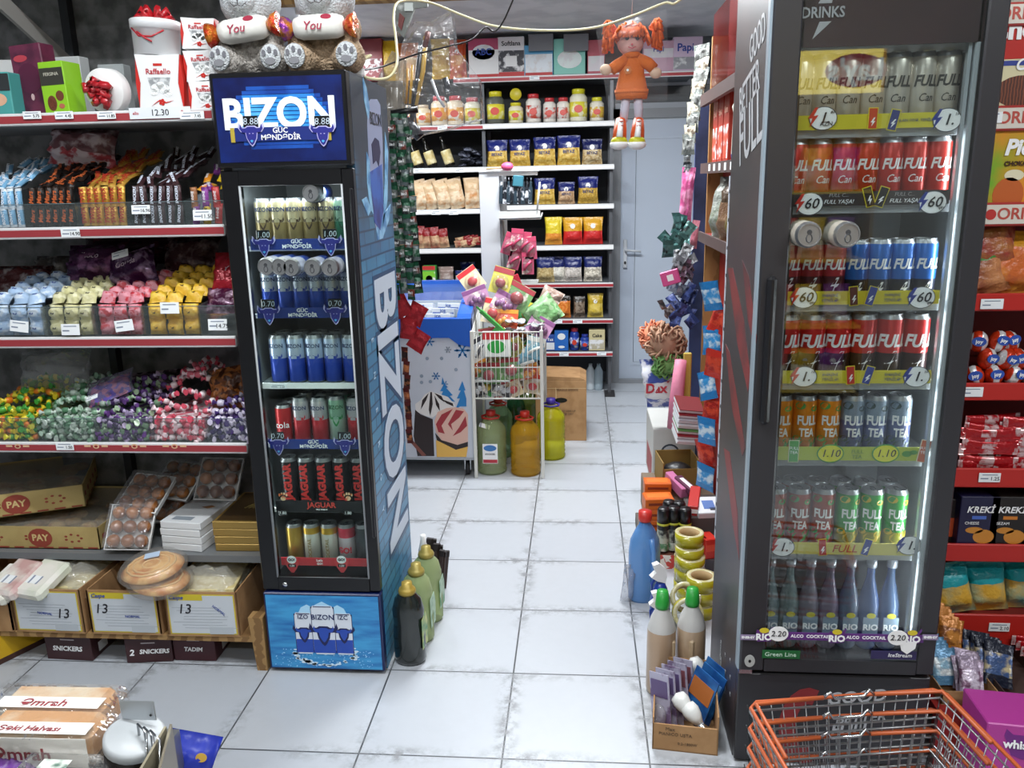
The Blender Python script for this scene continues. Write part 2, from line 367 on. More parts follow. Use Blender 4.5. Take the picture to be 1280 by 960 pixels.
def candy_mesh(r=.011, l=.02, mats=None):
    return MB().lathe([(r * .9, -l * 1.15), (r * .25, -l * .62), (r * .8, -l * .45), (r, 0), (r * .8, l * .45), (r * .25, l * .62), (r * .95, l * 1.15)], 6, [1, 1, 0, 0, 1, 1], sy=.75)
def bar_mb(w=.024, h=.062, d=.016):
    mb = MB().pillow(w, h, d, [(0, 1), (.1, 0), (.9, 1)], nu=4, nv=8, jit=.0008, crimp=.07); return mb
def bin_(x0, x1, z, fh, label, y0=.06, y1=.5, bh=.11):
    m = film('#9fb0b0', .05, .4, .05); mb = MB().box(x0, x1, y0, y0 + .003, z, z + fh).box(x0, x1, y0, y1, z, z + .003)
    for x in (x0, x1 - .003): mb.add([(x, y0 + .003, z + .003), (x, y1, z + .003), (x, y1, z + bh), (x, y0 + .003, z + fh), (x + .003, y0 + .003, z + .003), (x + .003, y1, z + .003), (x + .003, y1, z + bh), (x + .003, y0 + .003, z + fh)], [(0, 3, 2, 1), (4, 5, 6, 7), (0, 4, 7, 3), (3, 7, 6, 2), (2, 6, 5, 1)])
    mb.tube([(x0, y0, z + fh), (x1, y0, z + fh)], .0014, 4, 1)
    o = obj('sweets_bin', mb, [m, mat('#5f6d70', .3)]); tag(o, label, 'bin', 'clear plastic sweets bins'); return o
# ================================================================ LEFT-HAND SHELVES
LY = .05
def lz(py, px=150): return at(px, py, LY).z
SX0, SX1 = -2.3, -.868
redlip = mat('#9c363c', .45); lipw = mat('#d8d8d8', .4)
LZ = {}
g = empty('shelving_unit', (0, 0, 0)); tag(g, 'grey metal shelving with red fronted shelves left of the blue drinks fridge', 'shelving')
for i, py in enumerate((146, 290, 428, 560)):
    z = lz(py); LZ[i] = z + .014
    sh = obj('shelf', MB().box(SX0, SX1, LY + .012, .55, z - .012, z + .014), mat('#8a8c8e', .5), g)
    obj('price_rail', MB().box(SX0, SX1, LY, LY + .012, z - .018, z + .018, 1, b=.003).box(SX0, SX1, LY - .0015, LY, z - .011, z + .010, 0), [redlip, lipw], sh)
for x in (-2.28, -1.585): obj('upright', MB().box(x, x + .03, .52, .555, 0, 2.4), mat('#3c3e40', .5, .6), g)
for x in (-1.57,):
    obj('bracket', MB().prism([(0, 0), (.35, .16), (.35, .22), (0, .06)], 0, .012, 0, Tr(x, .52, 2.0, 0, 0, -pi / 2)), mat('#8f8d88', .5), g)
obj('shelf', MB().box(SX0, SX1, .12, .55, 2.27, 2.30), mat('#8a8c8e', .5), g)
obj('foot_shelf', MB().box(SX0, -.86, .10, .55, .34, .365), mat('#6f7274', .5), g)
# rail stickers
for px, s, k in ((40, '5.75', 0), (80, '4.45', 1), (133, '11.85', 2), (240, '7.45', 3)):
    p = at(px, 144, LY - .006); price_tag(p, 'small white price tag on the top rail below the %s' % ('purple heart box', 'green chocolate box', 'red bow tin', 'white gift box')[k], .058 if k != 3 else .075, .022, s, rx=0)
p = at(200, 141, LY - .004)
U('rail_sign', MB().box(-.095, .095, -.001, .001, -.016, .016), mat('#dfe3e6', .5), p, 0, 'long white rail sign reading 12.30 under the white gift box', 'sign', None,
  [('12.30', .026, TB, (0, -.0015, 0)), ('ello', .013, TR, (-.075, -.0015, 0)), ('R', .015, TR, (.07, -.0015, 0))])
p = at(88, 291, LY - .006); price_tag(p, 'white price tag on the rail below the black bars', .062, .028, '14.90', rx=0)
p = at(81, 558, LY - .006); price_tag(p, 'white price tag on the rail below the green sweets', .062, .026, '1.50', rx=0)
for i, px in enumerate((22, 120, 168, 218)):
    p = at(px, 558, LY - .003)
    U('rail_sticker', MB().disc(0, 0, .011, .008, 0, 0).disc(0, 0, .006, .004, -.0006, 1).plate(-.03, .001, .022, .007, 0, 0).plate(.03, .001, .022, .007, 0, 0), [mat('#d9b08a', .6), mat('#8c2a22', .6)], p, 0,
      'small cream flower sticker on the low red rail, %s' % nth(i, 4), 'sticker', 'cream stickers on the red rail')
# ---- sweets in bins ------------------------------------------------
def heap_bars(x0, x1, z, protos, group, label, name, rows=2, n=6, hw=.062, tops=5, yf=.075, topz=.1, slope=.022):
    w = (x1 - x0 - .012) / n
    for r in range(rows):
        for i in range(n):
            k = RN.choice(protos)
            put(k[0], k[1], (x0 + .006 + w * (i + .5), yf + r * .004, z + .005 + r * hw), (-.12, RN.uniform(-.1, .1), RN.uniform(-.15, .15)), label, 'sweet', group)
    for r in range(tops):
        for i in range(n - 1):
            k = RN.choice(protos)
            put(k[0], k[1], (x0 + .02 + w * (i + .5) + RN.uniform(-.006, .006), yf + .02 + r * .062, z + rows * hw + .004 + r * slope + RN.uniform(0, .008)),
                (-1.15 + RN.uniform(-.2, .2), RN.uniform(-.3, .3), RN.uniform(-.5, .5)), label, 'sweet', group)
def barproto(key, main, end, word, tc, size=.0135, metal=.1, h2=None):
    def fn():
        o = obj('chocolate_bar', bar_mb(), [mat(main, .35, metal, bump=.3, bscale=90, h2=h2, scale=60), mat(end, .3, metal, bump=.3, bscale=90)])
        txt(word, size, tc, o, (0, -.0095, .031), (pi / 2, -pi / 2, 0), ext=.0004, bold=.02, shear=.2); return o
    return (key, fn)
gold = mat('#d9a93c', .3, .5)
P_blue = [barproto('b1', '#7fb4d8', '#dfeaf2', 'BOUNTY', mat('#f4f6fa', .5), .012)]
P_mars = [barproto('b2', '#1b1512', '#2a1c14', 'Mars', mat('#d06a3a', .4, .3), .02)]
P_twix = [barproto('b3', '#c9983e', '#e2b75a', 'TWIX', mat('#a82c1e', .5), .02, .5)]
P_snick = [barproto('b4', '#3a2226', '#3a2226', 'SNICKERS', mat('#dfe6f4', .5), .012)]
P_mix = [barproto('b5', '#e08a22', '#e7b043', 'ROSHE', TW, .011), barproto('b6', '#b02424', '#c03030', 'ROSHE', TW, .011), barproto('b7', '#e0c126', '#e0c126', 'ROSHE', TB, .011), barproto('b8', '#8a3f94', '#6e2f7c', 'ROSHE', TW, .011), barproto('b9', '#8c5a36', '#a06a42', 'ROSHE', TW, .011)]
def X(px, py, y=.07): return at(px, py, y).x
z = LZ[1]
ed = [at(p, 281, .06).x for p in (-34, 32, 97, 160, 232, 296)]
for i, (pr, lb, gp) in enumerate([(P_blue, 'pale blue wrapped bar in the bin at the frame edge', 'pale blue bars'), (P_mars, 'black bar with copper lettering in a shelf bin', 'black and copper bars'),
        (P_twix, 'shiny gold bar with red lettering in a shelf bin', 'gold bars'), (P_snick, 'dark brown bar with white lettering in a shelf bin', 'dark brown bars'),
        (P_mix, 'mixed orange, red and purple mini bar beside the blue fridge', 'mixed colour mini bars')]):
    bin_(ed[i] + .001, ed[i + 1] - .001, z, .075, 'clear bin holding the ' + gp, bh=.15)
    heap_bars(ed[i] + .004, ed[i + 1] - .004, z, pr, gp, lb, 'bar', n=6 if i != 4 else 4, tops=5, hw=.05 if i == 4 else .058)
price_tag(at(176, 262, .052), 'white price tag clipped on the brown bar bin', .06, .027, '16.96')
price_tag(at(253, 269, .052), 'white price tag clipped on the mixed bar bin', .06, .032, '11.50')
# big bag of red and white sweets behind the black bars
mb = MB().pillow(.23, .13, .12, [(0, 0), (.35, 1)], jit=.009)
U('sweets_bag', mb, [mat('#b0444c', .4, h2='#d9c9cc', scale=25, lo=.45, hi=.55), mat('#7c5358', .3, h2='#c8b9bd', scale=20, lo=.5, hi=.62, bump=.5)], at(103, 208, .30), (-.25, .1, .1), 'crumpled clear bag of red and white sweets behind the black bars', 'bag')
# ---- third tier
def cube_pack(key, c1, c2, word, tc):
    def fn():
        o = obj('wrapped_sweet', MB().pillow(.047, .05, .045, None, nu=5, nv=6, jit=.0015, crimp=.1), [mat(c1, .45, h2=c2, scale=45, lo=.5, hi=.6, bump=.3, bscale=60)])
        txt(word, .0085, tc, o, (0, -.0235, .025), bold=.02); return o
    return (key, fn)
C_b = cube_pack('c1', '#a9c4e2', '#dde8f3', 'Raf', TBL); C_c = cube_pack('c2', '#d4cf9a', '#e6e2bb', 'Raf', TB)
C_p = cube_pack('c3', '#d9909c', '#c23440', 'Raf', TR); C_y = cube_pack('c4', '#d9ab2c', '#e7c24a', 'Raf', TB)
z = LZ[2]
ed = [at(p, 420, .06).x for p in (-14, 56, 118, 180, 251, 312)]
for i, (pr, lb, gp) in enumerate([(C_b, 'pale blue square sweet in the leftmost shelf bin', 'pale blue square sweets'), (C_c, 'cream square wrapped sweet in a shelf bin', 'cream square sweets'),
        (C_p, 'pink and red square wrapped sweet in a shelf bin', 'pink square sweets'), (C_y, 'golden yellow square wrapped sweet in a shelf bin', 'golden yellow square sweets')]):
    bin_(ed[i] + .001, ed[i + 1] - .001, z, .1, 'clear bin holding the ' + gp, bh=.13)
    n = 3; w = (ed[i + 1] - ed[i] - .014) / n
    for r in range(2):
        for q in range(n): put(pr[0], pr[1], (ed[i] + .007 + w * (q + .5), .09, z + .005 + r * .049), (0, RN.uniform(-.06, .06), RN.uniform(-.12, .12)), lb, 'sweet', gp, (w / .05, 1, 1))
    for r in range(5 if i != 3 else 6):
        for q in range(n): put(pr[0], pr[1], (ed[i] + .007 + w * (q + .5) + RN.uniform(-.004, .004), .1 + r * .05, z + .106 + r * (.012 if i < 3 else .016)), (-1.0 + RN.uniform(-.2, .2), RN.uniform(-.15, .15), RN.uniform(-.3, .3)), lb, 'sweet', gp, (w / .05, 1, 1))
bin_(ed[4] + .001, ed[5] - .001, z, .1, 'clear bin of dark purple sweets beside the blue fridge', bh=.13)
for a, b, s, r in ((24, 408, '', .12), (88, 412, '', 0), (155, 407, '', -.12), (212, 385, '', 0), (272, 406, '14.75', 0)):
    price_tag(at(a, b, .048), 'white price tag clipped on the bin of %s' % {24: 'pale blue sweets', 88: 'cream sweets', 155: 'pink sweets', 212: 'golden sweets', 272: 'dark purple sweets'}[a], .062, .036, s, ry=r)
def dark_bag(k, px, py, y, w, h, d, c1, c2, label, word=None, rot=(-.5, 0, 0)):
    o = U('sweets_bag', MB().pillow(w, h, d, None, jit=.006), [mat(c1, .25, .2, h2=c2, scale=26, lo=.5, hi=.66, bump=.7, bscale=30)], at(px, py, y), rot, label, 'bag', None,
          [(word, .028, mat('#c9b6c6', .4), (0, -d / 2 - .001, h * .55), dict(shear=.2))] if word else ())
    return o
dark_bag(0, 20, 372, .30, .24, .12, .09, '#4e2222', '#a8a0a0', 'dark red clear bag behind the pale blue sweets')
dark_bag(1, 62, 362, .36, .14, .13, .08, '#56504f', '#9a9694', 'grey see-through bag behind the cream sweets')
dark_bag(2, 115, 350, .26, .20, .13, .09, '#3a1238', '#8e5c86', 'dark plum bag of sweets behind the cream sweets', 'Choco')
dark_bag(3, 170, 360, .24, .18, .14, .09, '#37123c', '#a58cae', 'violet bag with slanted white script behind the pink sweets', 'Gouda', (-.5, -.3, 0))
dark_bag(4, 172, 330, .42, .46, .14, .10, '#2c0e18', '#54202c', 'long maroon bag at the back of the third shelf')
dark_bag(5, 237, 345, .34, .20, .15, .09, '#3a2025', '#7b6c6c', 'brown clear bag of sweets behind the golden sweets')
dark_bag(6, 283, 372, .16, .11, .16, .06, '#a01826', '#b8283a', 'bright red upright bag beside the blue fridge', 'Y')
dark_bag(7, 280, 392, .12, .13, .09, .06, '#4a1838', '#c0a0b8', 'purple and silver bag under the bright red bag')
price_tag(at(150, 318, .2), 'loose white price tag lying on the plum bag', .06, .026, '', ry=-.25, rx=-.5)
# ---- fourth tier: small candies heaped in bins
def cand(key, c1, c2):
    def fn(): return obj('wrapped_candy', candy_mesh(), [mat(c1, .35, .1, bump=.2, bscale=120), mat(c2, .35, .1)])
    return (key, fn)
z = LZ[3]
ed = [at(p, 552, .06).x for p in (-22, 49, 121, 189, 259, 320)]
KC = [[('k1', '#d8c22a', '#3f9a3a'), ('k2', '#4e9c3c', '#d8d040'), ('k3', '#dd7a22', '#e0c832')], [('k4', '#7fa486', '#c9d8cc'), ('k5', '#4c7a58', '#a9c2ae'), ('k6', '#b9c8bc', '#7a9a82')],
      [('k7', '#5c3a78', '#a8c0a0'), ('k8', '#7c9c7c', '#6a4486'), ('k9', '#3c2452', '#b8a8c8')], [('k10', '#d46878', '#f0d8dc'), ('k11', '#e9dcde', '#cf4c60')], [('k12', '#3e2a66', '#d8d0e4'), ('k13', '#ddd6e8', '#4a3474')]]
KL = ['yellow, green or orange twist-wrapped candy in the leftmost low bin', 'pale green twist-wrapped candy in a low bin', 'purple and green twist-wrapped candy in a low bin', 'pink and white twist-wrapped candy in a low bin', 'violet and white twist-wrapped candy beside the blue fridge']
KG = ['yellow and green candies', 'pale green candies', 'purple and green candies', 'pink and white candies', 'violet and white candies']
for i in range(5):
    x0, x1 = ed[i], ed[i + 1]; bin_(x0 + .001, x1 - .001, z, .085, 'clear low bin holding the ' + KG[i], bh=.12)
    protos = [cand(*k) for k in KC[i]]; hmax = (.0, .0, .0, .07, -.01)[i]
    # inner mass of the same sweets, too many to count
    fm = MB().box(x0 + .01, x1 - .01, .10, .48, z + .004, z + .07)
    o = obj('loose_candies', fm, [mat(KC[i][0][1], .5, h2=KC[i][0][2], kind='cell', scale=60, lo=.4, hi=.5)]); tag(o, 'mass of %s filling the bin' % KG[i], 'sweets'); o['kind'] = 'stuff'
    for q in range(58):
        k = RN.choice(protos)
        if q < 28: x = x0 + .016 + (q % 7) * (x1 - x0 - .03) / 6.5; y = .078 + RN.uniform(0, .008); zz = z + .014 + (q // 7) * .021
        else:
            q2 = q - 28; x = x0 + .018 + (q2 % 6) * (x1 - x0 - .036) / 5; r = q2 // 6; y = .105 + r * .055 + RN.uniform(-.01, .01)
            u = (x - x0) / (x1 - x0); zz = z + .092 + r * .012 + (.5 + hmax * 8) * .05 * sin(pi * u) * (1 if r else .4) + (.03 if i == 3 and r > 1 else 0)
        put(k[0], k[1], (x + RN.uniform(-.004, .004), y, zz), (RN.uniform(-1, 1), pi / 2 + RN.uniform(-.7, .7), RN.uniform(-1, 1)), KL[i], 'candy', KG[i], RN.uniform(.95, 1.25))
clear = film('#c9ccd0', .30, .6, .15, bump=.7, bscale=14)
U('plastic_bag', MB().pillow(.26, .17, .14, None, jit=.012), [clear], at(70, 492, .26), (-.5, -.1, .1), 'empty crumpled clear bag over the yellow and green candies', 'bag')
bg = U('candy_bag', MB().pillow(.18, .11, .05, None, jit=.006), [film('#9a94b0', .25, .6, .1, bump=.5)], at(138, 500, .16), (-.9, -.35, .2), 'flat clear bag of violet sweets tilted over the bins', 'bag')
obj('contents', MB().pillow(.16, .09, .035, None, jit=.008), [mat('#5a4a9c', .4, h2='#b06a86', kind='cell', scale=60, lo=.3, hi=.6)], bg)
U('candy_bag', MB().pillow(.13, .15, .08, None, jit=.008), [mat('#a0602c', .3, .1, h2='#4c2614', kind='cell', scale=55, lo=.3, hi=.6, bump=.6)], at(288, 512, .2), (-.4, -.2, 0), 'clear bag of brown toffees above the violet candies', 'bag')
U('candy_bag', MB().pillow(.26, .12, .10, None, jit=.01), [mat('#30202a', .3, .1, h2='#a08c96', kind='cell', scale=50, lo=.6, hi=.8, bump=.6)], at(185, 505, .34), (-.4, -.1, 0), 'dark plum bag of sweets behind the pink candies', 'bag')
price_tag(at(115, 497, .13), 'white tag stuck on the tilted violet bag', .045, .016, '', ry=-.35, rx=-.7)
# ---- top tier gifts
z = LZ[0]
def topx(px): return at(px, 134, .14).x
U('gift_box', pack(.10, .10, .13, [('o', .0, .05, .07, .04, 1), ('r', 0, .1, .1, .05, 2)]), [mat('#4a9c98', .4), mat('#d8a88a', .5), mat('#2b2f30', .4)], (at(5, 134, .12).x, .14, z), 0, 'turquoise box with brown biscuits printed, at the left frame edge', 'box')
U('gift_box', pack(.16, .07, .20), [mat('#c9cac8', .5)], (at(15, 134, .3).x, .36, z), .2, 'plain pale box behind the turquoise box', 'box')
hb = pack(.115, .06, .215, [('o', 0, .115, .085, .09, 1), ('o', -.02, .175, .05, .02, 2), ('o', 0, .06, .012, .02, 3)])
U('gift_box', hb, [mat('#6a2a44', .4, h2='#4a1c34', scale=12), mat('#551c38', .35), mat('#b8404c', .4), mat('#d0b0b0', .3)], (topx(46), .17, z), (0, -.05, -.15), 'tall plum coloured box printed with a dark heart', 'box')
U('chocolate_box', pack(.085, .08, .155, [('r', 0, .112, .08, .05, 1), ('o', -.012, .035, .032, .045, 2), ('o', .018, .055, .028, .03, 2), ('o', -.012, .035, .022, .032, 3), ('o', .02, .025, .02, .015, 3)], b=.002), [mat('#8cc424', .45), mat('#33322a', .5), mat('#6b3a24', .5), mat('#b0644c', .5)],
  (topx(85), .13, z), (0, -.03, -.12), 'lime green chocolate box with a dark label', 'box', None, [('FERSINA', .014, mat('#c9c6b4', .4), (0, -.0425, .118))])
U('gift_box', pack(.125, .05, .205, [('r', 0, .1, .11, .11, 1)]), [mat('#bfc2c2', .5), mat('#d0d2d0', .5)], (at(88, 134, .34).x, .36, z), -.1, 'white box with black script behind the green box', 'box', None, [('Germany', .024, TB, (0, -.0275, .15), dict(shear=.3)), ('simply love', .014, TB, (0, -.0275, .175), dict(shear=.3))])
U('gift_box', pack(.09, .05, .18), [mat('#a4aaab', .5)], (at(145, 134, .36).x, .38, z), 0, 'pale grey box standing behind the red bow tin', 'box')
# tin with the red bow
tn = empty('gift_tin', (at(132, 134, .11).x, .115, z + .068), (.12, 0, -.1)); tag(tn, 'round white tin seen face on, topped with a big red bow', 'tin')
obj('tin_body', MB().lathe([(.060, -.045), (.064, -.04), (.066, 0), (.063, .003), (0, .003)], 32, 0, Tr(0, 0, 0, pi / 2)), [WHITE], tn)
bw = MB()
for k in range(11):
    a = k * 2.4; r = .012 + .03 * (k / 11); bw.tube([(r * cos(a) * .3, -.006, r * sin(a) * .3), (r * cos(a) * 1.0 - .008 * sin(a), -.045, r * sin(a) + .008 * cos(a)), (r * cos(a) * 1.25, -.035, r * sin(a) * 1.25), (r * cos(a) * .8, -.008, r * sin(a) * .8)], .011, 5)
obj('bow', bw, [mat('#b01a24', .3, coat=.5)], tn)
def raff(w, h, d, texts=True):
    def fn():
        c = .08 * w; pts = [(-w / 2, 0), (-w / 2 + c, h * .5), (-w / 2, h), (0, h - c * .25), (w / 2, h), (w / 2 - c, h * .5), (w / 2, 0), (0, c * .2)]
        mb = MB().prism(pts, -d / 2, d / 2, 0); mb.prism([(-w / 2, 0), (-w / 2 + c, h * .5), (-w / 2, h), (-w / 2 - c * .5, h * .5)], -d / 2 + .004, d / 2 - .004, 1); mb.prism([(w / 2, h), (w / 2 - c, h * .5), (w / 2, 0), (w / 2 + c * .5, h * .5)], -d / 2 + .004, d / 2 - .004, 1)
        y = -d / 2 - .0008; mb.plate(0, h * .82, w * .2, h * .045, y, 1); mb.prism([(-.26 * w, h * .6), (.26 * w, h * .6), (.2 * w, h * .4), (-.2 * w, h * .4)], y, y + .0006, 2)
        for a, b, s in ((-.08, .42, .11), (.1, .4, .13), (.02, .47, .09), (.18, .33, .1), (-.14, .34, .09)): mb.disc(a * w, b * h, s * w, s * w * .8, y - .0004, 3, t=.0005)
        for a in range(5): mb.disc(.03 * w + .045 * w * cos(a * 1.26), .17 * h + .045 * w * sin(a * 1.26), .035 * w, .03 * w, y - .0009, 1, n=8, t=.0005)
        mb.prism([(-.22 * w, .1 * h), (-.05 * w, .18 * h), (.12 * w, .15 * h), (.3 * w, .2 * h), (.12 * w, .17 * h), (-.05 * w, .2 * h)], y - .0012, y - .0006, 1)
        o = obj('gift_box', mb, [mat('#e3e4e4', .45), mat('#c0261e', .4), mat('#8f9294', .4, h2='#d0d2d2', scale=60), mat('#e9ebe9', .7, bump=.5, bscale=200)])
        txt('Raffaello', w * .165, mat('#b8323a', .5), o, (0, y - .0008, h * .7), bold=.01); return o
    return fn
put('raff', raff(.135, .165, .06), (at(205, 133, .12).x, .13, z + .001), (0, .02, .06), 'large white gift box with red sides, centre of the top shelf', 'box', 'white gift boxes with red sides')
put('raffs', raff(.1, .088, .045), (at(260, 132, .13).x, .14, z + .001), (0, 0, .1), 'small white gift box, lowest of its stack beside the bear', 'box', 'white gift boxes with red sides')
put('raffs', None, (at(256, 90, .15).x, .15, z + .09), (0, -.04, .1), 'small white gift box, middle of its stack beside the bear', 'box', 'white gift boxes with red sides')
put('raffs', None, (at(250, 45, .15).x, .15, z + .18), (0, .05, .1), 'small white gift box, topmost of its stack beside the bear', 'box', 'white gift boxes with red sides')
ht = empty('hat_box', (at(193, 50, .15).x, .16, z + .166), (.0, .05, 0)); tag(ht, 'white round hat box with a red bow on the large gift box', 'box')
obj('box_body', MB().lathe([(.062, 0), (.066, .002), (.070, .075), (.074, .076), (.075, .10), (.072, .103), (0, .103)], 32), [mat('#dadbdc', .25)], ht)
bw = MB().tube([(-.05, -.052, .075), (-.02, -.07, .05), (.02, -.069, .05), (.05, -.052, .07)], .0025, 5)
bw.tube([(-.025, -.07, .062), (0, -.072, .045), (.02, -.071, .035)], .003, 5)
obj('ribbon', bw, [mat('#b42a34', .3)], ht); b2 = MB()
for k in range(7): a = k * .9; b2.tube([(0, 0, .1), (.04 * cos(a), .04 * sin(a), .135), (.055 * cos(a), .055 * sin(a), .115), (.01 * cos(a), .01 * sin(a), .104)], .01, 5)
obj('bow', b2, [mat('#b01a24', .3)], ht)
# ---- fifth tier: pastry cartons, plums, white and gold boxes
z = .366
kraft = mat('#b09a62', .8, h2='#a58e58', scale=8)
def pastry(w, d, h, word='PAY'):
    mb = MB().box(-w / 2, w / 2, -d / 2, d / 2, 0, .003).box(-w / 2, w / 2, -d / 2, -d / 2 + .003, 0, h).box(-w / 2, w / 2, d / 2 - .003, d / 2, 0, h).box(-w / 2, -w / 2 + .003, -d / 2, d / 2, 0, h).box(w / 2 - .003, w / 2, -d / 2, d / 2, 0, h)
    for s in (-1, 0, 1):
        for j in range(7):
            a = j / 7 * 2 * pi; mb.disc(s * w * .3 + .03 * cos(a) + .004, h * .5 + .014 * sin(a), .006, .004, -d / 2 - .0008, 1, n=7)
    mb.disc(w * .06, h * .5, .045, .036, -d / 2 - .0014, 1)
    for j in range(9): mb.plate(-w / 2 + w * (j + .5) / 9, .006, w / 14, .005, -d / 2 - .0008, 1)
    for j in range(6): mb.box(w / 2, w / 2 + .0007, -d / 2 + d * (j + .3) / 6, -d / 2 + d * (j + .8) / 6, .004, .009, 1).box(w / 2, w / 2 + .0007, -d / 2 + d * (j + .3) / 6, -d / 2 + d * (j + .6) / 6, h * .4, h * .6, 1)
    o = obj('pastry_carton', mb, [kraft, mat('#8c3a2a', .7)])
    txt('PAY', h * .4, mat('#c9b078', .7), o, (w * .06, -d / 2 - .0022, h * .5), bold=.03)
    fl = MB()
    for j in range(22): fl.ball((RN.uniform(-w / 2 + .04, w / 2 - .04), RN.uniform(-d / 2 + .04, d / 2 - .04), h * .62), .035, (1, .8, .45), 8, 0)
    obj('pastry', fl, [mat('#c2a268', .7, h2='#a8743e', scale=30)], o)
    obj('cling_film', MB().box(-w / 2 + .003, w / 2 - .003, -d / 2 + .003, d / 2 - .003, h * .93, h * .935), [film('#e8e4d8', .12, .4, .1, bump=.3)], o)
    return o
p1 = pastry(.50, .40, .085); tag(p1, 'lower patterned pastry carton resting on the foot shelf', 'carton', 'patterned pastry cartons'); p1.location = (at(125, 680, .13).x - .25, .33, z)
p2 = copy_tree(p1); tag(p2, 'upper patterned pastry carton lying askew on the other one', 'carton', 'patterned pastry cartons'); p2.location = (at(20, 640, .1).x - .15, .33, z + .115); p2.rotation_euler = (0.0, .0, .42)
tray = mat('#dfe0df', .35)
def plum_tray(nx=3, ny=3):
    def fn():
        w, d = .16, .16; mb = MB().box(-w / 2 + .008, w / 2 - .008, -d / 2 + .008, d / 2 - .008, 0, .003)
        for a, b in (((-w / 2, -d / 2), (w / 2, -d / 2)), ((w / 2, -d / 2), (w / 2, d / 2)), ((w / 2, d / 2), (-w / 2, d / 2)), ((-w / 2, d / 2), (-w / 2, -d / 2))):
            mb.add([(a[0] * .94, a[1] * .94, 0), (b[0] * .94, b[1] * .94, 0), (b[0], b[1], .022), (a[0], a[1], .022)], [(0, 1, 2, 3), (3, 2, 1, 0)])
        mb.tube([(-w / 2, -d / 2, .022), (w / 2, -d / 2, .022), (w / 2, d / 2, .022), (-w / 2, d / 2, .022)], .003, 5, closed=True)
        o = obj('fruit_tray', mb, [tray])
        for i in range(nx):
            for j in range(ny):
                obj('plum', MB().ball((0, 0, 0), .024, (1, 1, .95), 12), [mat('#a4662c', .3, h2='#5c2c14', scale=14, lo=.42, hi=.66, coat=1)], o, (-.05 + i * .05 + RN.uniform(-.003, .003), -.05 + j * .05, .026))
        obj('cling_film', MB().box(-.076, .076, -.076, .076, .049, .0495), [film('#f0f0f0', .05, .5, .06, bump=.5)], o)
        return o
    return fn
pp = at(166, 670, .14)
put('plums', plum_tray(), (at(166, 668, .14).x, .15, z + .075), (.95, 0, .02), 'tray of nine glossy brown plums tilted toward the aisle', 'fruit tray', 'trays of plums')
put('plums', None, (at(180, 612, .22).x, .24, z + .16), (.55, .05, -.12), 'wrapped plum tray lying over the tilted tray', 'fruit tray', 'trays of plums')
put('plums', None, (at(220, 600, .33).x, .36, z + .165), (.6, .05, -.2), 'plum tray at the back, behind the white boxes', 'fruit tray', 'trays of plums')
put('plums', None, (at(270, 595, .3).x, .34, z + .185), (.9, 0, -.05), 'plum tray above the gold boxes', 'fruit tray', 'trays of plums')
put('plums', None, (at(208, 640, .34).x, .36, z + .07), (.6, 0, -.1), 'plum tray half hidden beside the tilted tray', 'fruit tray', 'trays of plums')
# white flat boxes, gold flat boxes
def flat_box(w, d, h, m1, m2, kind):
    def fn():
        mb = MB().box(-w / 2, w / 2, -d / 2, d / 2, 0, h, 0, b=.002); t = h
        if kind == 'w': mb.box(-.045, .03, -d / 2 + .02, -d / 2 + .05, t, t + .0006, 1).prism([(0, 0), (.03, .02), (.05, .01), (.03, -.01)], 0, .0006, 2, Tr(0, 0, t + .0006, -pi / 2) )
        else:
            mb.box(-w / 2 + .012, w / 2 - .012, -d / 2 + .012, d / 2 - .012, t, t + .0006, 1)
            for k in range(4): mb.tube([(-.03 + k * .015, -.02, t + .002), (.0 + k * .012, .03, t + .003), (.02 + k * .01, .05, t + .002)], .0025, 5, 2)
        return obj('flat_box', mb, [m1, m2, mat('#8e7a3c' if kind == 'g' else '#a87850', .5)])
    return fn
wx = at(218, 668, .1).x; gx = at(285, 668, .1).x
for k in range(4):
    put('wbox', flat_box(.155, .28, .026, mat('#d9dbdc', .4), mat('#8b949c', .4), 'w'), (wx + RN.uniform(-.004, .004) + .02, .27, z + k * .0275), (0, 0, -.12 + RN.uniform(-.03, .03)), 'flat white box, %s of its stack beside the gold boxes' % ['lowest', 'second from bottom', 'second from top', 'topmost'][k], 'box', 'flat white boxes')
    put('gbox', flat_box(.2, .28, .027, mat('#a98a4a', .3, .5), mat('#4a3820', .3, .3), 'g'), (gx + .03, .275, z + k * .028), (0, 0, RN.uniform(-.02, .02)), 'flat gold box, %s of its stack beside the blue fridge' % ['lowest', 'second from bottom', 'second from top', 'topmost'][k], 'box', 'flat gold boxes')
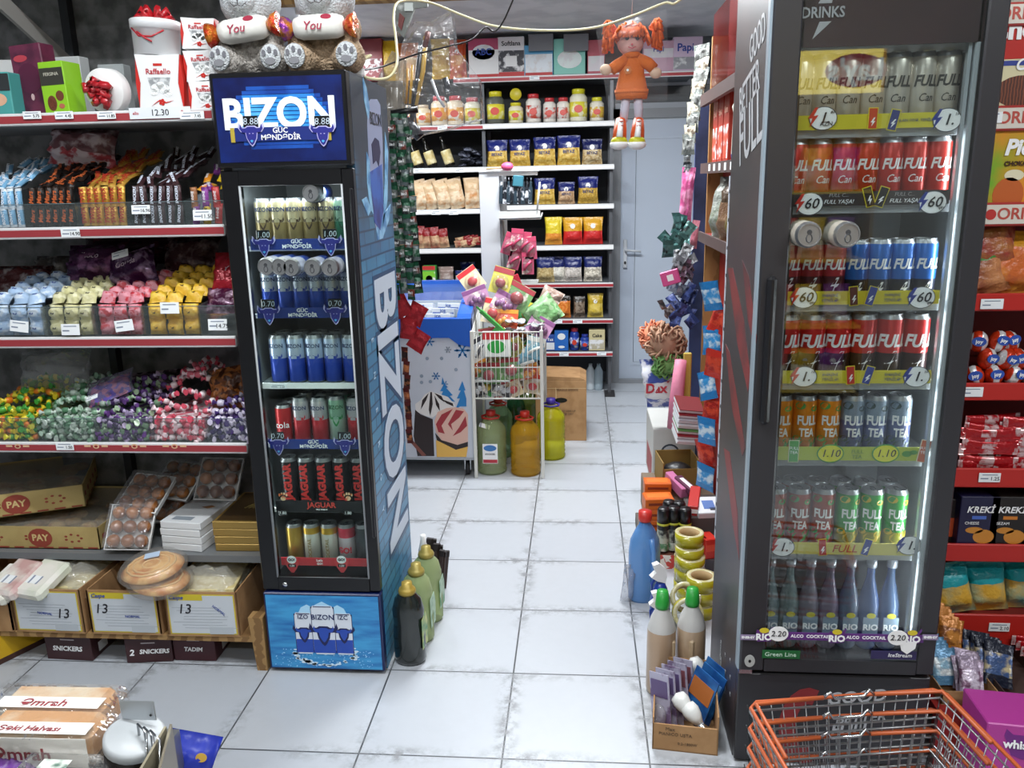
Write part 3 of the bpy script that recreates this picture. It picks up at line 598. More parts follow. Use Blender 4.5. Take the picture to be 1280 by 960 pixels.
# ---- low wooden bench with opened cartons
wood = mat('#9c7a4c', .8, h2='#7c5c36', kind='wave', scale=6, stretch=(1, 1, 6), rnd=False)
be = empty('wooden_bench', (0, 0, 0)); tag(be, 'rough low wooden bench carrying the opened wafer cartons', 'bench')
obj('board', MB().box(-2.2, -.845, -.02, .10, .105, .125), wood, be); obj('board', MB().box(-2.2, -.845, .12, .30, .105, .125), wood, be)
obj('leg', MB().prism([(-.035, .0), (.0, .0), (.0, .2), (-.05, .2)], -.025, .02, 0, Tr(-.843, 0, 0)), wood, be)
obj('leg', MB().box(-2.18, -2.14, -.02, .025, 0, .105), wood, be)
labm = mat('#c3c8cd', .7); 
def open_carton(w, d, h, lab=True):
    def fn():
        t = .005; mb = MB().box(-w / 2, w / 2, -d / 2, d / 2, 0, t)
        for q in ((-w / 2, w / 2, -d / 2, -d / 2 + t), (-w / 2, w / 2, d / 2 - t, d / 2), (-w / 2, -w / 2 + t, -d / 2, d / 2), (w / 2 - t, w / 2, -d / 2, d / 2)): mb.box(*q, t, h)
        if lab:
            y = -d / 2; L_ = w * .93
            mb.plate(0, h * .5, L_, h * .9, y - .0008, 1); mb.plate(0, h * .5, L_ - .008, h * .9 - .008, y - .0014, 2); mb.plate(-L_ * .22, h * .88, L_ * .5, h * .12, y - .002, 1)
            for k in range(8): mb.plate(.03 * RN.uniform(-1, 1), h * (.2 + .065 * k), L_ * RN.uniform(.55, .8), .001, y - .002, 3)
            mb.box(.09 * L_, .45 * L_, y - .0021, y - .0014, h * .06, h * .22, 4)
        return obj('carton', mb, [CARD, mat('#c8b52c', .6), labm, mat('#9aa0a8', .7), mat('#b4babf', .7)])
    return fn
bench = .126
H = .165
cols = [(62, .25), (156, .235), (252, .26)]
cart = []
for k, (px, w) in enumerate(cols):
    x = at(px, 780, -.03).x
    o = put('carton13', open_carton(.25, .34, H), (x, .145, bench), (0, 0, (-.02, .0, .02)[k]), 'open carton with yellow striped label marked 13, %s' % ('below the white cheese packs', 'under the flat bread', 'next to the wooden bench end')[k], 'carton', 'opened cartons marked 13')
    cart.append(o)
o = put('cartonp', open_carton(.25, .34, H, False), (at(-28, 780, -.03).x, .145, bench), 0, 'plain open carton at the left frame edge', 'carton', 'opened cartons')
for k, o in enumerate(cart):
    y = -.1725
    txt('13', .05, TB, o, ((.055, -.08, -.06)[k], y, H * (.45, .58, .62)[k]), shear=.2)
    txt('Caspe', .02, mat('#2c4a9c', .5), o, (-.085, y, H * .88), shear=.3, bold=.02)
    txt('NORMAL', .013, TBL, o, ((-.01, .03, .06)[k], y, H * (.45, .42, .6)[k]), rot=(pi / 2, (.08, 0, .7)[k], 0))
wrap = film('#e4e2d8', .28, .6, .12, bump=.7, bscale=22)
for k, (px, w, py) in enumerate(((100, .17, 700), (262, .22, 700), (205, .12, 710))):
    x = at(px, py, .12).x; b = bench + .06
    g = empty('wafer_bag', (x, .15, b)); tag(g, 'clear bag of pale wafers in the carton %s' % ('beside the white cheese packs', 'at the bench end', 'under the flat bread')[k], 'bag', 'clear bags of wafers')
    wf = MB()
    for j in range(4): wf.box(-w * .42, w * .42, -.13 + .003 * j, .13, .03 + j * .014, .041 + j * .014, 0, Tr(0, 0, 0, 0, .03 * (j % 2), .05 * j))
    obj('wafer', wf, [mat('#dccf9e', .8, h2='#c9b67c', scale=30)], g); obj('wrapper', MB().pillow(w, .30, .15, None, jit=.01, M=Tr(0, -.15, .06, -pi / 2)), [wrap], g)
for k, (px, py, c, lb) in enumerate(((18, 704, '#c9a09c', 'pink wrapped cheese block at the left frame edge'), (52, 712, '#d8dcc8', 'pale green wrapped cheese block beside the pink one'), (8, 720, '#e0ded0', 'white wrapped cheese block below the pink one'))):
    p = at(px, py, .02); o = U('cheese_pack', MB().box(-.06, .06, -.08, .08, 0, .045, 0, b=.012), [mat(c, .35, h2='#eeeae0', scale=8, bump=.2, coat=.5)], (p.x, .03, bench + .155 - .02 * (k == 2)), (.35, 0, -.25), lb, 'cheese', 'wrapped cheese blocks')
    obj('price_sticker', MB().box(-.03, .02, -.04, -.005, .0455, .0462), [TAGM], o)
# flat breads
def bread():
    mb = MB().lathe([(0, .0), (.095, .004), (.105, .016), (.085, .03), (.05, .034), (0, .036)], 28, 0, sy=.8)
    for r in (.03, .06, .08): mb.tube([(r * cos(a * .5), r * .8 * sin(a * .5), .0345 - r * .03) for a in range(13)], .004, 5, 1, closed=True)
    o = obj('flat_bread', mb, [mat('#b8702e', .5, h2='#dcb070', scale=18, lo=.4, hi=.62, coat=.4), mat('#d8b078', .5)]); obj('wrapper', MB().lathe([(.02, -.004), (.11, .0), (.118, .018), (.1, .04), (.03, .045), (0, .045)], 20, 0, sy=.85), [film('#f4efe6', .10, .3, .2, bump=.5, bscale=25)], o); return o
bx = at(187, 715, -.02)
put('bread', bread, (bx.x + .01, .02, bench + H + .004), (.12, .06, -.2), 'lower wrapped flat bread on the middle carton', 'bread', 'wrapped flat breads')
o = put('bread', bread, (bx.x - .01, .025, bench + H + .048), (.2, -.1, .2), 'upper wrapped flat bread bearing a pale blue sticker', 'bread', 'wrapped flat breads')
obj('price_sticker', MB().box(-.025, .025, .02, .05, .044, .0447, 0, Tr(rz=.1)), [mat('#b8cbe0', .5)], o)
# cartons on the floor below
brn = mat('#3a1c20', .5)
def floor_carton(px0, px1, py, h, word, label, rz=0, two=False, d=.2, c='#3a1c20'):
    a = fl(px0, py); b = fl(px1, py); w = (b - a).length; mx = (a + b) / 2
    o = U('sweets_carton', MB().box(-w / 2, w / 2, 0, d, 0, h, 0, b=.002).plate(0, h * .8, w * .3, .004, -.0008, 1).box(w / 2, w / 2 + .0007, d * .2, d * .45, .015, .05, 2), [mat(c, .45), mat('#b8aeb0', .5), mat('#cfcfcf', .5)], (mx.x, mx.y, 0), (0, 0, rz), label, 'carton', 'dark brown sweets cartons',
          [(word, w * .145, TW, (w * (.12 if two else -.02), -.0012, h * .45), dict(bold=.03, shear=.15))])
    if two: txt('2', w * .2, TW, o, (-w * .37, -.0012, h * .42), shear=.2, bold=.03)
    return o
floor_carton(58, 118, 825, .1, 'SNICKERS', 'brown floor carton with white lettering below the first carton', -.04)
floor_carton(160, 216, 828, .095, 'SNICKERS', 'brown floor carton lettered with a large 2', .12, True)
floor_carton(218, 271, 826, .1, 'TADIM', 'plain maroon floor carton nearest the bench leg', 0, d=.28, c='#421820')
p = fl(-32, 815)
U('yellow_carton', MB().box(-.16, .16, 0, .3, 0, .115, 0, b=.002).box(.16, .1607, 0.01, .29, 0, .02, 1).box(.1605, .161, .1, .22, .07, .1, 1), [mat('#c9a010', .5), mat('#40241c', .6)], (p.x, p.y - .02, 0), (0, 0, -.45), 'yellow carton with a brown base stripe under the bench', 'carton')
# ================================================================ cans, price strips
def txtm(s, size, m, parent, cols, loc, **k):
    "lettering whose right / up directions are given as vectors"
    r, u = Vector(cols[0]).normalized(), Vector(cols[1]).normalized(); n = r.cross(u)
    o = D.objects.new('lettering', tmesh(s, size, m, **k)); COL.objects.link(o)
    if parent is not None: o.parent = parent
    o.matrix_local = Matrix(((r.x, u.x, n.x, loc[0]), (r.y, u.y, n.y, loc[1]), (r.z, u.z, n.z, loc[2]), (0, 0, 0, 1))); return o
def drink_can(r, h, bands, mats, texts=(), marks=None, name='drink_can'):
    "bands = [(height share, slot)] from the bottom; texts bend round the can"
    def fn():
        prof = [(r * .72, 0), (r * .92, h * .03)]; sl = [0]
        zs = [.03] + [b[0] for b in bands[1:]] + [.93]
        for i, b in enumerate(bands):
            prof.append((r if i < len(bands) - 1 or 1 else r, h * (zs[i] + .012))); sl.append(b[1]) if i else sl.append(0)
            prof.append((r, h * zs[i + 1])); sl.append(b[1])
        prof += [(r * .86, h * .975), (r * .86, h), (r * .8, h), (r * .78, h - .006), (0, h - .006)]; sl += [0] * 5
        mb = MB().lathe(prof, 20, sl)
        if marks: marks(mb, r, h)
        o = obj(name, mb, mats)
        obj('lid', MB().lathe([(r * .87, h * .99), (r * .87, h + .001), (r * .8, h + .001), (r * .78, h - .003), (0, h - .003)], 16, [0, 0, 1, 1], smooth=False).tube([(r * .22 * cos(a), -r * .25 + r * .32 * sin(a), h - .001) for a in (0, .8, 1.6, 2.4, 3.14, 3.9, 4.7, 5.5)], .0012, 4, 2, closed=True).lathe([(r * .2, h - .0025), (r * .2, h - .001), (0, h - .001)], 8, 2, c=(0, r * .2), smooth=False), [CANTOP, mat('#8c8e90', .4, .9), mat('#5c5e62', .4, .8)], o)
        for t in texts:
            k = dict(t[4]) if len(t) > 4 else {}
            if k.pop('up', 0): k['bend'] = None; txtm(t[0], t[1], t[2], o, ((0, 0, 1), (-1, 0, 0)) if t[0] else None, (t[3][0], -r - .0006, t[3][2]), **k)
            else: txt(t[0], t[1], t[2], o, (0, -r - .0005, t[3][2]), bend=r + .0005, **k)
        return o
    return fn
def bend_patch(mb, pts, r, slot, z=0):
    "an outline (x, z) wrapped on the front of a can of radius r"
    n = len(pts); vs = [((r + e) * sin(x / r), -(r + e) * cos(x / r), zz + z) for e in (.0001, .0006) for x, zz in pts]
    mb.add(vs, [tuple(range(n, 2 * n))] + [(i, (i + 1) % n, (i + 1) % n + n, i + n) for i in range(n)], slot)
BULL = [(-.40, .42), (-.66, .42), (-.78, .72), (-.86, .40), (-.68, .14), (-.40, .12), (-.34, -.25), (-.14, -.62), (0, -.75), (.14, -.62), (.34, -.25), (.40, .12), (.68, .14), (.86, .40), (.78, .72), (.66, .42), (.40, .42), (.25, .52), (-.25, .52)]
BOLT = [(.1, .5), (-.25, -.05), (-.02, -.02), (-.15, -.5), (.28, .12), (.04, .08), (.25, .5)]
def sc_(pts, s, cx=0, cz=0, sx=1): return [(cx + x * s * sx, cz + z * s) for x, z in pts]
def bull_mark(slot, s=.03, cz=.06):
    def f(mb, r, h): bend_patch(mb, sc_(BULL, s, 0, cz), r, slot)
    return f
def bolt_mark(slot, s=.06, cz=.05):
    def f(mb, r, h): bend_patch(mb, sc_(BOLT, s, 0, cz), r, slot)
    return f
def shelf_cans(keys, y, z, x0, x1, group, label, rows=1, dy=.062, cat='can', jit=.001):
    "keys: one per can from left to right: (key, fn, name phrase)"
    n = len(keys); seen = {}
    tot = {}
    for k in keys: tot[k[2]] = tot.get(k[2], 0) + 1
    for rr in range(rows):
        seen = {}
        for i, k in enumerate(keys):
            j = seen.get(k[2], 0); seen[k[2]] = j + 1
            lb = (nth(j, tot[k[2]]) + ' ' if tot[k[2]] > 1 else '') + k[2] + ' ' + label
            if rr: lb = k[2] + ' at the back ' + label
            put(k[0], k[1], (x0 + (x1 - x0) * (i + .5) / n + RN.uniform(-jit, jit), y + rr * dy, z), (0, 0, RN.uniform(-.15, .15)), lb, cat, group)
def price_badge(mb_parent, x, z, y, top, bottom='', bx=.03):
    pass
# ================================================================ BLUE DRINKS FRIDGE
BX0, BX1, BY0, BY1, BH = -.83, -.432, -.022, .47, 1.925
fr = empty('drinks_fridge', (0, 0, 0)); tag(fr, 'narrow glass door drinks fridge with blue brick print and two teddy bears on top', 'fridge')
sideprint = mat('#2f6f96', .4, h2='#16405e', kind='brick', scale=6, h3='#3a80aa', rnd=False)
blk = mat('#0d0d10', .3); blk2 = mat('#15151a', .38)
# printed side panel: dark at the top, blue bricks below
m = D.materials.new('side_print'); m.use_nodes = True; nt = m.node_tree; bs = nt.nodes['Principled BSDF']; L = nt.links.new; N = nt.nodes.new
tc = N('ShaderNodeTexCoord'); sep = N('ShaderNodeSeparateXYZ'); L(tc.outputs['Object'], sep.inputs[0]); cb = N('ShaderNodeCombineXYZ'); L(sep.outputs['Y'], cb.inputs[0]); L(sep.outputs['Z'], cb.inputs[1])
br = N('ShaderNodeTexBrick'); br.inputs['Scale'].default_value = 1; br.inputs['Brick Width'].default_value = .13; br.inputs['Row Height'].default_value = .042; br.inputs['Mortar Size'].default_value = .0035
br.inputs['Color1'].default_value = lin('#3f87ad'); br.inputs['Color2'].default_value = lin('#2f6f99'); br.inputs['Mortar'].default_value = lin('#184a6c'); L(cb.outputs[0], br.inputs['Vector'])
ns = N('ShaderNodeTexNoise'); ns.inputs['Scale'].default_value = 5; L(cb.outputs[0], ns.inputs['Vector'])
ad = N('ShaderNodeMath'); ad.operation = 'MULTIPLY_ADD'; ad.inputs[1].default_value = .5; L(ns.outputs[0], ad.inputs[0]); L(sep.outputs['Z'], ad.inputs[2])
rp = N('ShaderNodeValToRGB'); rp.color_ramp.elements[0].position = .66; rp.color_ramp.elements[0].color = (0, 0, 0, 1); rp.color_ramp.elements[1].position = .82; rp.color_ramp.elements[1].color = (1, 1, 1, 1)
mm = N('ShaderNodeMath'); mm.operation = 'MULTIPLY'; mm.inputs[1].default_value = .42; L(ad.outputs[0], mm.inputs[0]); L(mm.outputs[0], rp.inputs[0])
mx = N('ShaderNodeMixRGB'); L(rp.outputs[0], mx.inputs[0]); L(br.outputs['Color'], mx.inputs[1]); mx.inputs[2].default_value = lin('#2e3744'); L(mx.outputs[0], bs.inputs['Base Color']); bs.inputs['Roughness'].default_value = .35
SIDE = m
cb_ = MB().box(BX0, BX0 + .025, BY0 + .03, BY1, 0, BH, 0).box(BX1 - .025, BX1, BY0 + .03, BY1, 0, BH, 1).box(BX0 + .025, BX1 - .025, BY1 - .02, BY1, 0, BH, 2)
cb_.box(BX0 + .025, BX1 - .025, BY0 + .03, BY1 - .02, BH - .26, BH, 0).box(BX0 + .025, BX1 - .025, BY0 + .03, BY1 - .02, 0, .33, 0)
cb_.box(BX0 + .025, BX0 + .028, BY0 + .03, BY1 - .02, .33, BH - .26, 2).box(BX1 - .028, BX1 - .025, BY0 + .03, BY1 - .02, .33, BH - .26, 2)
obj('cabinet', cb_, [blk, SIDE, mat('#8b9094', .5)], fr)
# header panel
hz0, hz1 = 1.665, BH
hd = obj('header_panel', MB().box(BX0, BX1, BY0 - .012, BY0 + .03, hz0, hz1, 0, b=.004).box(BX0 + .012, BX1 - .012, BY0 - .0135, BY0 - .012, hz0 + .014, hz1 - .014, 1), [blk, mat('#0d1140', .3, h2='#142c74', scale=7, lo=.42, hi=.75, rnd=False)], fr)
y = BY0 - .0145; cx = (BX0 + BX1) / 2
gl = MB()
for k in range(15):
    zz = 1.715 + k * .0115; wv = .155 * (1 - ((k - 7) / 8.5) ** 2) ** .5 + RN.uniform(-.01, .01); gl.box(cx - wv, cx + wv, y + .0006, y + .0012, zz, zz + .010, 0); gl.box(cx - wv * .86, cx + wv * .86, y + .0002, y + .0009, zz, zz + .010, 1) if 1 < k < 13 else 0; gl.box(cx - wv * .72, cx + wv * .72, y - .0001, y + .0006, zz + .001, zz + .009, 2) if 2 < k < 12 else 0
obj('glow_print', gl, [mat('#123a8c', .35, h2='#1a50a8', scale=14, rnd=False), mat('#1a6abc', .35, h2='#2c80cc', scale=14, rnd=False), mat('#2c8cd4', .35, h2='#5cb4e8', scale=14, lo=.45, hi=.65, rnd=False)], hd)
txt('BIZON', .115, mat('#e6eef4', .4), hd, (cx, y - .0012, 1.808), bold=.035, sx=.95, ext=.001)
def bull(parent, cx, cz, s, y, dig='8.88', c='#2a2a80', pm=TW):
    pan = obj('price_display', MB().box(cx - s * .52, cx + s * .52, y - .002, y, cz + s * .46, cz + s * 1.2, 0, b=.001), [mat('#0b0c10', .3)], parent)
    txt(dig, s * .62, mat('#c8d4e0', .4), pan, (cx, y - .0025, cz + s * .83), shear=.1, bold=-.01)
    h = MB().prism(sc_(BULL, s * 1.08, cx, cz), y - .0025, y - .0005, 1).prism(sc_(BULL, s * .95, cx, cz), y - .0035, y - .0024, 0)
    for e in (-1, 1): h.disc(cx + e * .12 * s, cz + .05 * s, .05 * s, .03 * s, y - .0042, 1, n=8)
    h.prism([(cx - .12 * s, cz - .42 * s), (cx, cz - .36 * s), (cx + .12 * s, cz - .42 * s), (cx, cz - .55 * s)], y - .0042, y - .0034, 2)
    obj('bull_head', h, [mat(c, .4), mat('#b8b4e0', .4), mat('#4aa8d8', .4)], parent)
st_ = MB().box(cx - .135, cx + .135, y - .003, y - .0015, 1.737, 1.775, 0)
for e in (-1, 1): st_.box(cx + e * .142 - .006, cx + e * .142 + .006, y - .003, y - .0015, 1.735, 1.775, 1)
stp = obj('slogan_strip', st_, [mat('#1a2a72', .4), mat('#b09a3a', .4)], hd)
for a, b in (('GÜC', 1.765), ('MƏNDƏDİR', 1.746)): txt(a, .021, TW, stp, (cx, y - .0036, b), bold=.015)
for px in (315, 404):
    bull(stp, at(px, 165, y).x, at(px, 168, y).z, .042, y - .003)
# base panel
bp_ = obj('base_panel', MB().box(BX0, BX1, BY0 - .008, BY0 + .03, .012, .298, 0, b=.004).box(BX0 + .008, BX1 - .008, BY0 - .0095, BY0 - .008, .02, .29, 1), [mat('#0b1c4c', .3), mat('#3f9ad0', .35, h2='#1d66ac', kind='noise', scale=9, lo=.35, hi=.75, stretch=(1, 1, 6), rnd=False)], fr)
y = BY0 - .0098
sp = MB()
for k in range(90):
    a = RN.uniform(0, 2 * pi); rr = RN.uniform(.9, 1.15); sp.disc(cx + .1 * rr * cos(a), .085 + .04 * rr * sin(a) - .01, RN.uniform(.003, .012), RN.uniform(.002, .006), y - .0004, 0, n=6)
for k in range(110): sp.disc(RN.uniform(BX0 + .02, BX1 - .02), RN.uniform(.025, .09), RN.uniform(.001, .003), RN.uniform(.001, .002), y - .0003, 1, n=5)
for s in (-1, 0, 1): sp.prism([(cx + .052 * s + (.05 if s == 0 else .042) * cos(q * .52), .17 + (.1 if s == 0 else .088) * sin(q * .52)) for q in range(12)], y - .0006, y - .0001, 2)
obj('splash_print', sp, [mat('#cfe6f4', .4), mat('#9ccdec', .4), mat('#a8d6f0', .4)], bp_)
for s in (-1, 1, 0):
    w, t = (.038, .255) if s == 0 else (.029, .228); ccx = cx + s * .068; yy = y - (.0022 if s == 0 else .0012)
    mb = MB().box(ccx - w - .002, ccx + w + .002, yy + .0001, yy + .0009, .08, t - .004, 2).prism([(ccx - w, .09), (ccx - w * .8, .075), (ccx + w * .8, .075), (ccx + w, .09), (ccx + w, t - .012), (ccx + w * .85, t), (ccx - w * .85, t), (ccx - w, t - .012)], yy, yy + .0008, 0)
    mb.plate(ccx, .105, w * 1.98, .05, yy - .0003, 1, t=.0004).prism(sc_(BULL, .058 if s == 0 else .045, ccx, .15), yy - .0008, yy - .0003, 2).prism(sc_(BULL, .042 if s == 0 else .032, ccx, .152), yy - .0011, yy - .0006, 1)
    mb.box(ccx - w * .8, ccx + w * .8, yy - .0004, yy, t - .005, t - .002, 2)
    cn = obj('can_print', mb, [mat('#d4dbe4', .35), mat('#2348a8', .35), mat('#141c50', .35)], bp_)
    txt('BIZON' if s == 0 else ('IZO' if s < 0 else 'IZC'), .026 if s == 0 else .022, mat('#1b2a5c', .4), cn, (ccx, yy - .0012, .213), bold=.01)
l_ = area('fridge_fill_light', (-.63, .03, 1.6), .28, .02, .6, (.5, 0, 0)); l2_ = area('fridge_fill_light', (-.795, .03, 1.0), .02, 1.2, 1.1, (pi / 2, 0, -2.4))  # fill lights added inside to brighten the dark interior
# door
gx0, gx1, gz0, gz1 = -.775, -.468, .352, 1.612
dr = obj('door', MB().box(BX0, gx0, BY0, BY0 + .03, .305, hz0 - .008, 0, b=.003).box(gx1, BX1, BY0, BY0 + .03, .305, hz0 - .008, 0, b=.003).box(gx0, gx1, BY0, BY0 + .03, .305, gz0).box(gx0, gx1, BY0, BY0 + .03, gz1, hz0 - .008), [blk], fr)
obj('seal', MB().tube([(gx0, BY0 + .001, gz0), (gx1, BY0 + .001, gz0), (gx1, BY0 + .001, gz1), (gx0, BY0 + .001, gz1)], .004, 5, closed=True), [mat('#aeb2b4', .4)], dr)
obj('glass_pane', MB().box(gx0, gx1, BY0 + .008, BY0 + .012, gz0, gz1), [film('#a0b8c0', 0, .12, .02, tint='#f2f8f6')], dr)
obj('lock', MB().lathe([(.009, 0), (.009, .004), (0, .005)], 16, 0, Tr(at(357, 738, BY0).x, BY0, .325, pi / 2)), [CHROME], dr)
obj('handle', MB().box(BX1 - .012, BX1 - .002, BY0 - .012, BY0, .5, 1.6, 0, b=.003), [blk2], dr)
# the can printed on the side, and the lettering that runs down it
XS = BX1 + .0008
def side_outline(pts, slot, mb, e=0):
    n = len(pts); q = [atx(px, py, BX1) for px, py in pts]
    vs = [(BX1 + h, p.y, p.z) for h in (0, .0008 + e) for p in q]
    mb.add(vs, [tuple(range(n))[::-1], tuple(range(n, 2 * n))] + [(i, (i + 1) % n, (i + 1) % n + n, i + n) for i in range(n)], slot)
sm = MB()
side_outline([(459, 130), (463, 124), (471, 124), (475, 131), (478, 175), (479, 270), (475, 290), (470, 288), (463, 250), (461, 200), (459, 160)], 0, sm)
side_outline([(462, 215), (477, 205), (479, 262), (475, 288), (468, 278), (464, 245)], 1, sm, .0006)
side_outline([(464, 180), (468, 172), (473, 176), (475, 190), (473, 208), (470, 200), (466, 205)], 2, sm, .0012)
for pts in ([(453, 95), (458, 110), (462, 135), (460, 150), (455, 125)], [(458, 190), (462, 200), (463, 235), (468, 270), (463, 262), (459, 230)], [(481, 165), (485, 190), (484, 250), (478, 285), (481, 230)], [(452, 250), (458, 246), (464, 262), (460, 270)], [(470, 285), (478, 270), (488, 255), (486, 275), (478, 298), (472, 300)]): side_outline(pts, 3, sm, .0003)
sd = obj('side_print', sm, [mat('#8e97b4', .4), mat('#3a63b4', .4, h2='#2a2f74', scale=9, rnd=False), mat('#1c1a44', .4), mat('#8cc0e0', .4, h2='#4c86b8', scale=20, rnd=False)], fr)
p = atx(469, 150, BX1); txtm('BIZON', .055, TB, sd, ((0, 1, 0), (0, 0, 1)), (XS + .001, p.y, p.z), sx=.9)
ch = 1.285; z1 = .42
for ly, e, mm_, bo in ((0, 0, mat('#17436a', .4), .075), (0, .0008, mat('#c3d2e0', .4), .03)):
    zz = 1.2
    for c_, w in (('B', .2), ('I', .1), ('Z', .19), ('O', .21), ('N', .2)):
        pass
    txtm('BIZON', .40, mm_, sd, ((0, 0, -1), (0, 1, 0)), (XS + e, .275, .835), bold=bo if ly == 0 else .02, sx=.80, ext=.0004)
for k, c_ in enumerate('ENERGY'): txtm(c_, .035, mat('#b4cfe2', .4), sd, ((0, 0, -1), (0, 1, 0)), (XS + .0006, .075, 1.13 - k * .115))
# inside: shelves with price strips
IY = .012
def strip(fr, zc, h, col, word, wc, lab):
    o = obj('price_strip', MB().box(gx0 - .0, gx1 + .0, IY + .006, IY + .009, zc - h / 2, zc + h / 2, 0), [mat(col, .4)], fr); return o
rowsz = []
IX0, IX1 = BX0 + .045, BX1 - .045
for k, py in enumerate((310, 394, 481, 556, 637, 716)):
    z = at(380, py, .03).z; rowsz.append(z)
    if k < 5: obj('wire_shelf', MB().box(IX0 - .014, IX1 + .014, .03, .42, z - .006, z, 0).box(IX0 - .014, IX1 + .014, .026, .032, z - (.008 if k != 2 else .012), z + .006, 1), [mat('#9aa2a6', .4), WHITE], fr)
def sy(px, py): return at(px, py, .02)
for py, kind in ((302, '1.00'), (388, '0.70'), (552, '0.70')):
    zc = sy(380, py + 3).z; o = strip(fr, zc, .032, '#1c3480', '', TW, '')
    for a, b in (('GÜC', .008), ('MƏNDƏDİR', -.007)): txt(a, .0165, TW, o, (-.63, .0155, zc + b), bold=.015)
    for e, xx in enumerate((331, 414)): bull(o, sy(xx + (py - 302) * .072, py).x, zc - .004, .040, .012, '1.00' if (py == 302 or (py == 552 and e)) else kind)
zc = sy(385, 633).z; o = strip(fr, zc, .04, '#151417', '', TR, '')
txt('JAGUAR', .026, mat('#d8483c', .4), o, (-.62, .0155, zc + .006), bold=.02); txt('WILD ENERGY', .006, TW, o, (-.62, .0155, zc - .009), bold=.03)
for xx in (355, 436):
    q = sy(xx, 622); w = MB().disc(q.x, q.z, .009, .008, .0125, 0)
    for j in range(4): w.disc(q.x - .012 + j * .008, q.z + .012 + (.004 if 0 < j < 3 else 0), .0035, .005, .0125, 0, n=8)
    obj('paw_mark', w, [mat('#e6c49a', .4, h2='#d06a3a', scale=90)], o); q = sy(xx, 640)
    d_ = obj('price_display', MB().box(q.x - .014, q.x + .014, .0115, .0135, q.z - .009, q.z + .009, 0, b=.001), [BLACK], o); txt('1.80', .014, TW, d_, (q.x, .0105, q.z))
zc = sy(398, 702).z; o = strip(fr, zc, .028, '#c23038', '', TW, '')
for xx in (366, 428):
    q = sy(xx, 703); pk = [(q.x + .028 * a, q.z + .033 * b) for a, b in ((-.9, .35), (-.5, .7), (0, .78), (.5, .7), (.9, .35), (.85, .0), (.5, -.6), (.15, -1), (-.15, -1), (-.5, -.6), (-.85, 0))]
    s_ = obj('price_badge', MB().prism(pk, .0115, .0135, 0).disc(q.x, q.z + .014, .016, .014, .0110, 1).box(q.x - .013, q.x + .013, .0110, .024, q.z - .013, q.z - .002, 2), [mat('#cc3a40', .4), TW, BLACK], o)
    txt('GO!', .013, TB, s_, (q.x, .0102, q.z + .014), bold=.04); txt('1.50', .010, TW, s_, (q.x, .0102, q.z - .008), bold=.02)
for a, b in (("Let's", .006), ('GO!', -.006)): txt(a, .011, TW, o, (sy(400, 702).x, .0155, zc + b), bold=.03)
price_tag(at(348, 483, .018), 'white tag on the plain white fridge shelf above the red cans', .055, .016, '1.10', rx=0)
gy = '#9aa4b0'
BZ = TBL
def bizon_can(key, c1, c2, word='BIZON', tc=mat('#20305c', .4), mk='#28409c', r=.0275, h=.148):
    return (key, drink_can(r, h, [(0, 1), (.52, 2)], [CANTOP, mat(c1, .3, .3), mat(c2, .28, .6), mat(mk, .35)], [(word, .018, tc, (0, 0, h * .78), dict(bold=.01))], bull_mark(3, .027, h * .5)))
cz1 = [bizon_can('z1', '#8c7a50', '#b9ad8c', mk='#3c2c20') + ('gold and grey can',)] * 5 + [bizon_can('z1g', '#2c6c54', '#8cb09c', mk='#1c4838') + ('green tinted can',)]
cz2 = [bizon_can('z2', '#2448a8', '#c4cad4', h=.14) + ('silver and blue can',)] * 5 + [bizon_can('z2', '#2448a8', '#c4cad4') + ('silver and blue can',)]
xa, xb = BX0 + .06, BX1 - .04
FL = 'of the narrow fridge'
shelf_cans([(a, b, c) for a, b, c in cz1], .07, rowsz[0], xa, xb, 'cans on the top fridge shelf', 'on the top shelf ' + FL, 1)
shelf_cans(cz2, .07, rowsz[1], xa, xb, 'cans on the second fridge shelf', 'on the second shelf ' + FL, 2)
bc = bizon_can('z3', '#2040a4', '#b8c6dc', h=.155, r=.0285) + ('blue based can',)
shelf_cans([bc] * 5, .075, rowsz[2], xa, xb, 'cans on the third fridge shelf', 'on the third shelf ' + FL, 2)
rc = ('z4', drink_can(.027, .125, [(0, 1)], [CANTOP, mat('#b01c20', .3, .3), TW], [('cola', .03, TW, (0, 0, .06))])) + ('short red can',)
r2 = bizon_can('z5', '#b4222c', '#b8b4b8', h=.15, mk='#b4222c') + ('silver and red can',)
g1 = bizon_can('z6', '#9ab0a0', '#8ab49a', h=.155, mk='#1c7a3c', tc=mat('#1c5a34', .4)) + ('green bull head can',)
shelf_cans([rc, r2, r2, g1, r2], .072, rowsz[3], xa, xb, 'cans on the fourth fridge shelf', 'on the fourth shelf ' + FL, 2)
jg = ('z7', drink_can(.029, .17, [(0, 1)], [CANTOP, mat('#17171a', .3, .3)], [('JAGUAR', .034, mat('#c83430', .4), (0, 0, .09), dict(up=1, bold=.05))])) + ('black can with red vertical lettering',)
shelf_cans([jg] * 5, .075, rowsz[4], xa, xb, 'black cans in the narrow fridge', FL, 1)
gd = ('z8', drink_can(.029, .15, [(0, 1), (.78, 2)], [CANTOP, mat('#c8c4b8', .3, .3), mat('#c49a34', .3, .7)], [('COCKTAIL', .017, mat('#8c7434', .4), (0, 0, .062), dict(up=1))])) + ('white can with a gold neck',)
gd2 = ('z9', drink_can(.029, .15, [(0, 1)], [CANTOP, mat('#b08c34', .3, .6)], [])) + ('plain gold can',)
pk = ('z10', drink_can(.029, .15, [(0, 1), (.7, 2)], [CANTOP, mat('#c4b8bc', .3, .3), mat('#c83a4c', .3, .3)], [('GO!', .028, mat('#c83040', .4), (0, 0, .06), dict(bold=.04))])) + ('silver and pink can',)
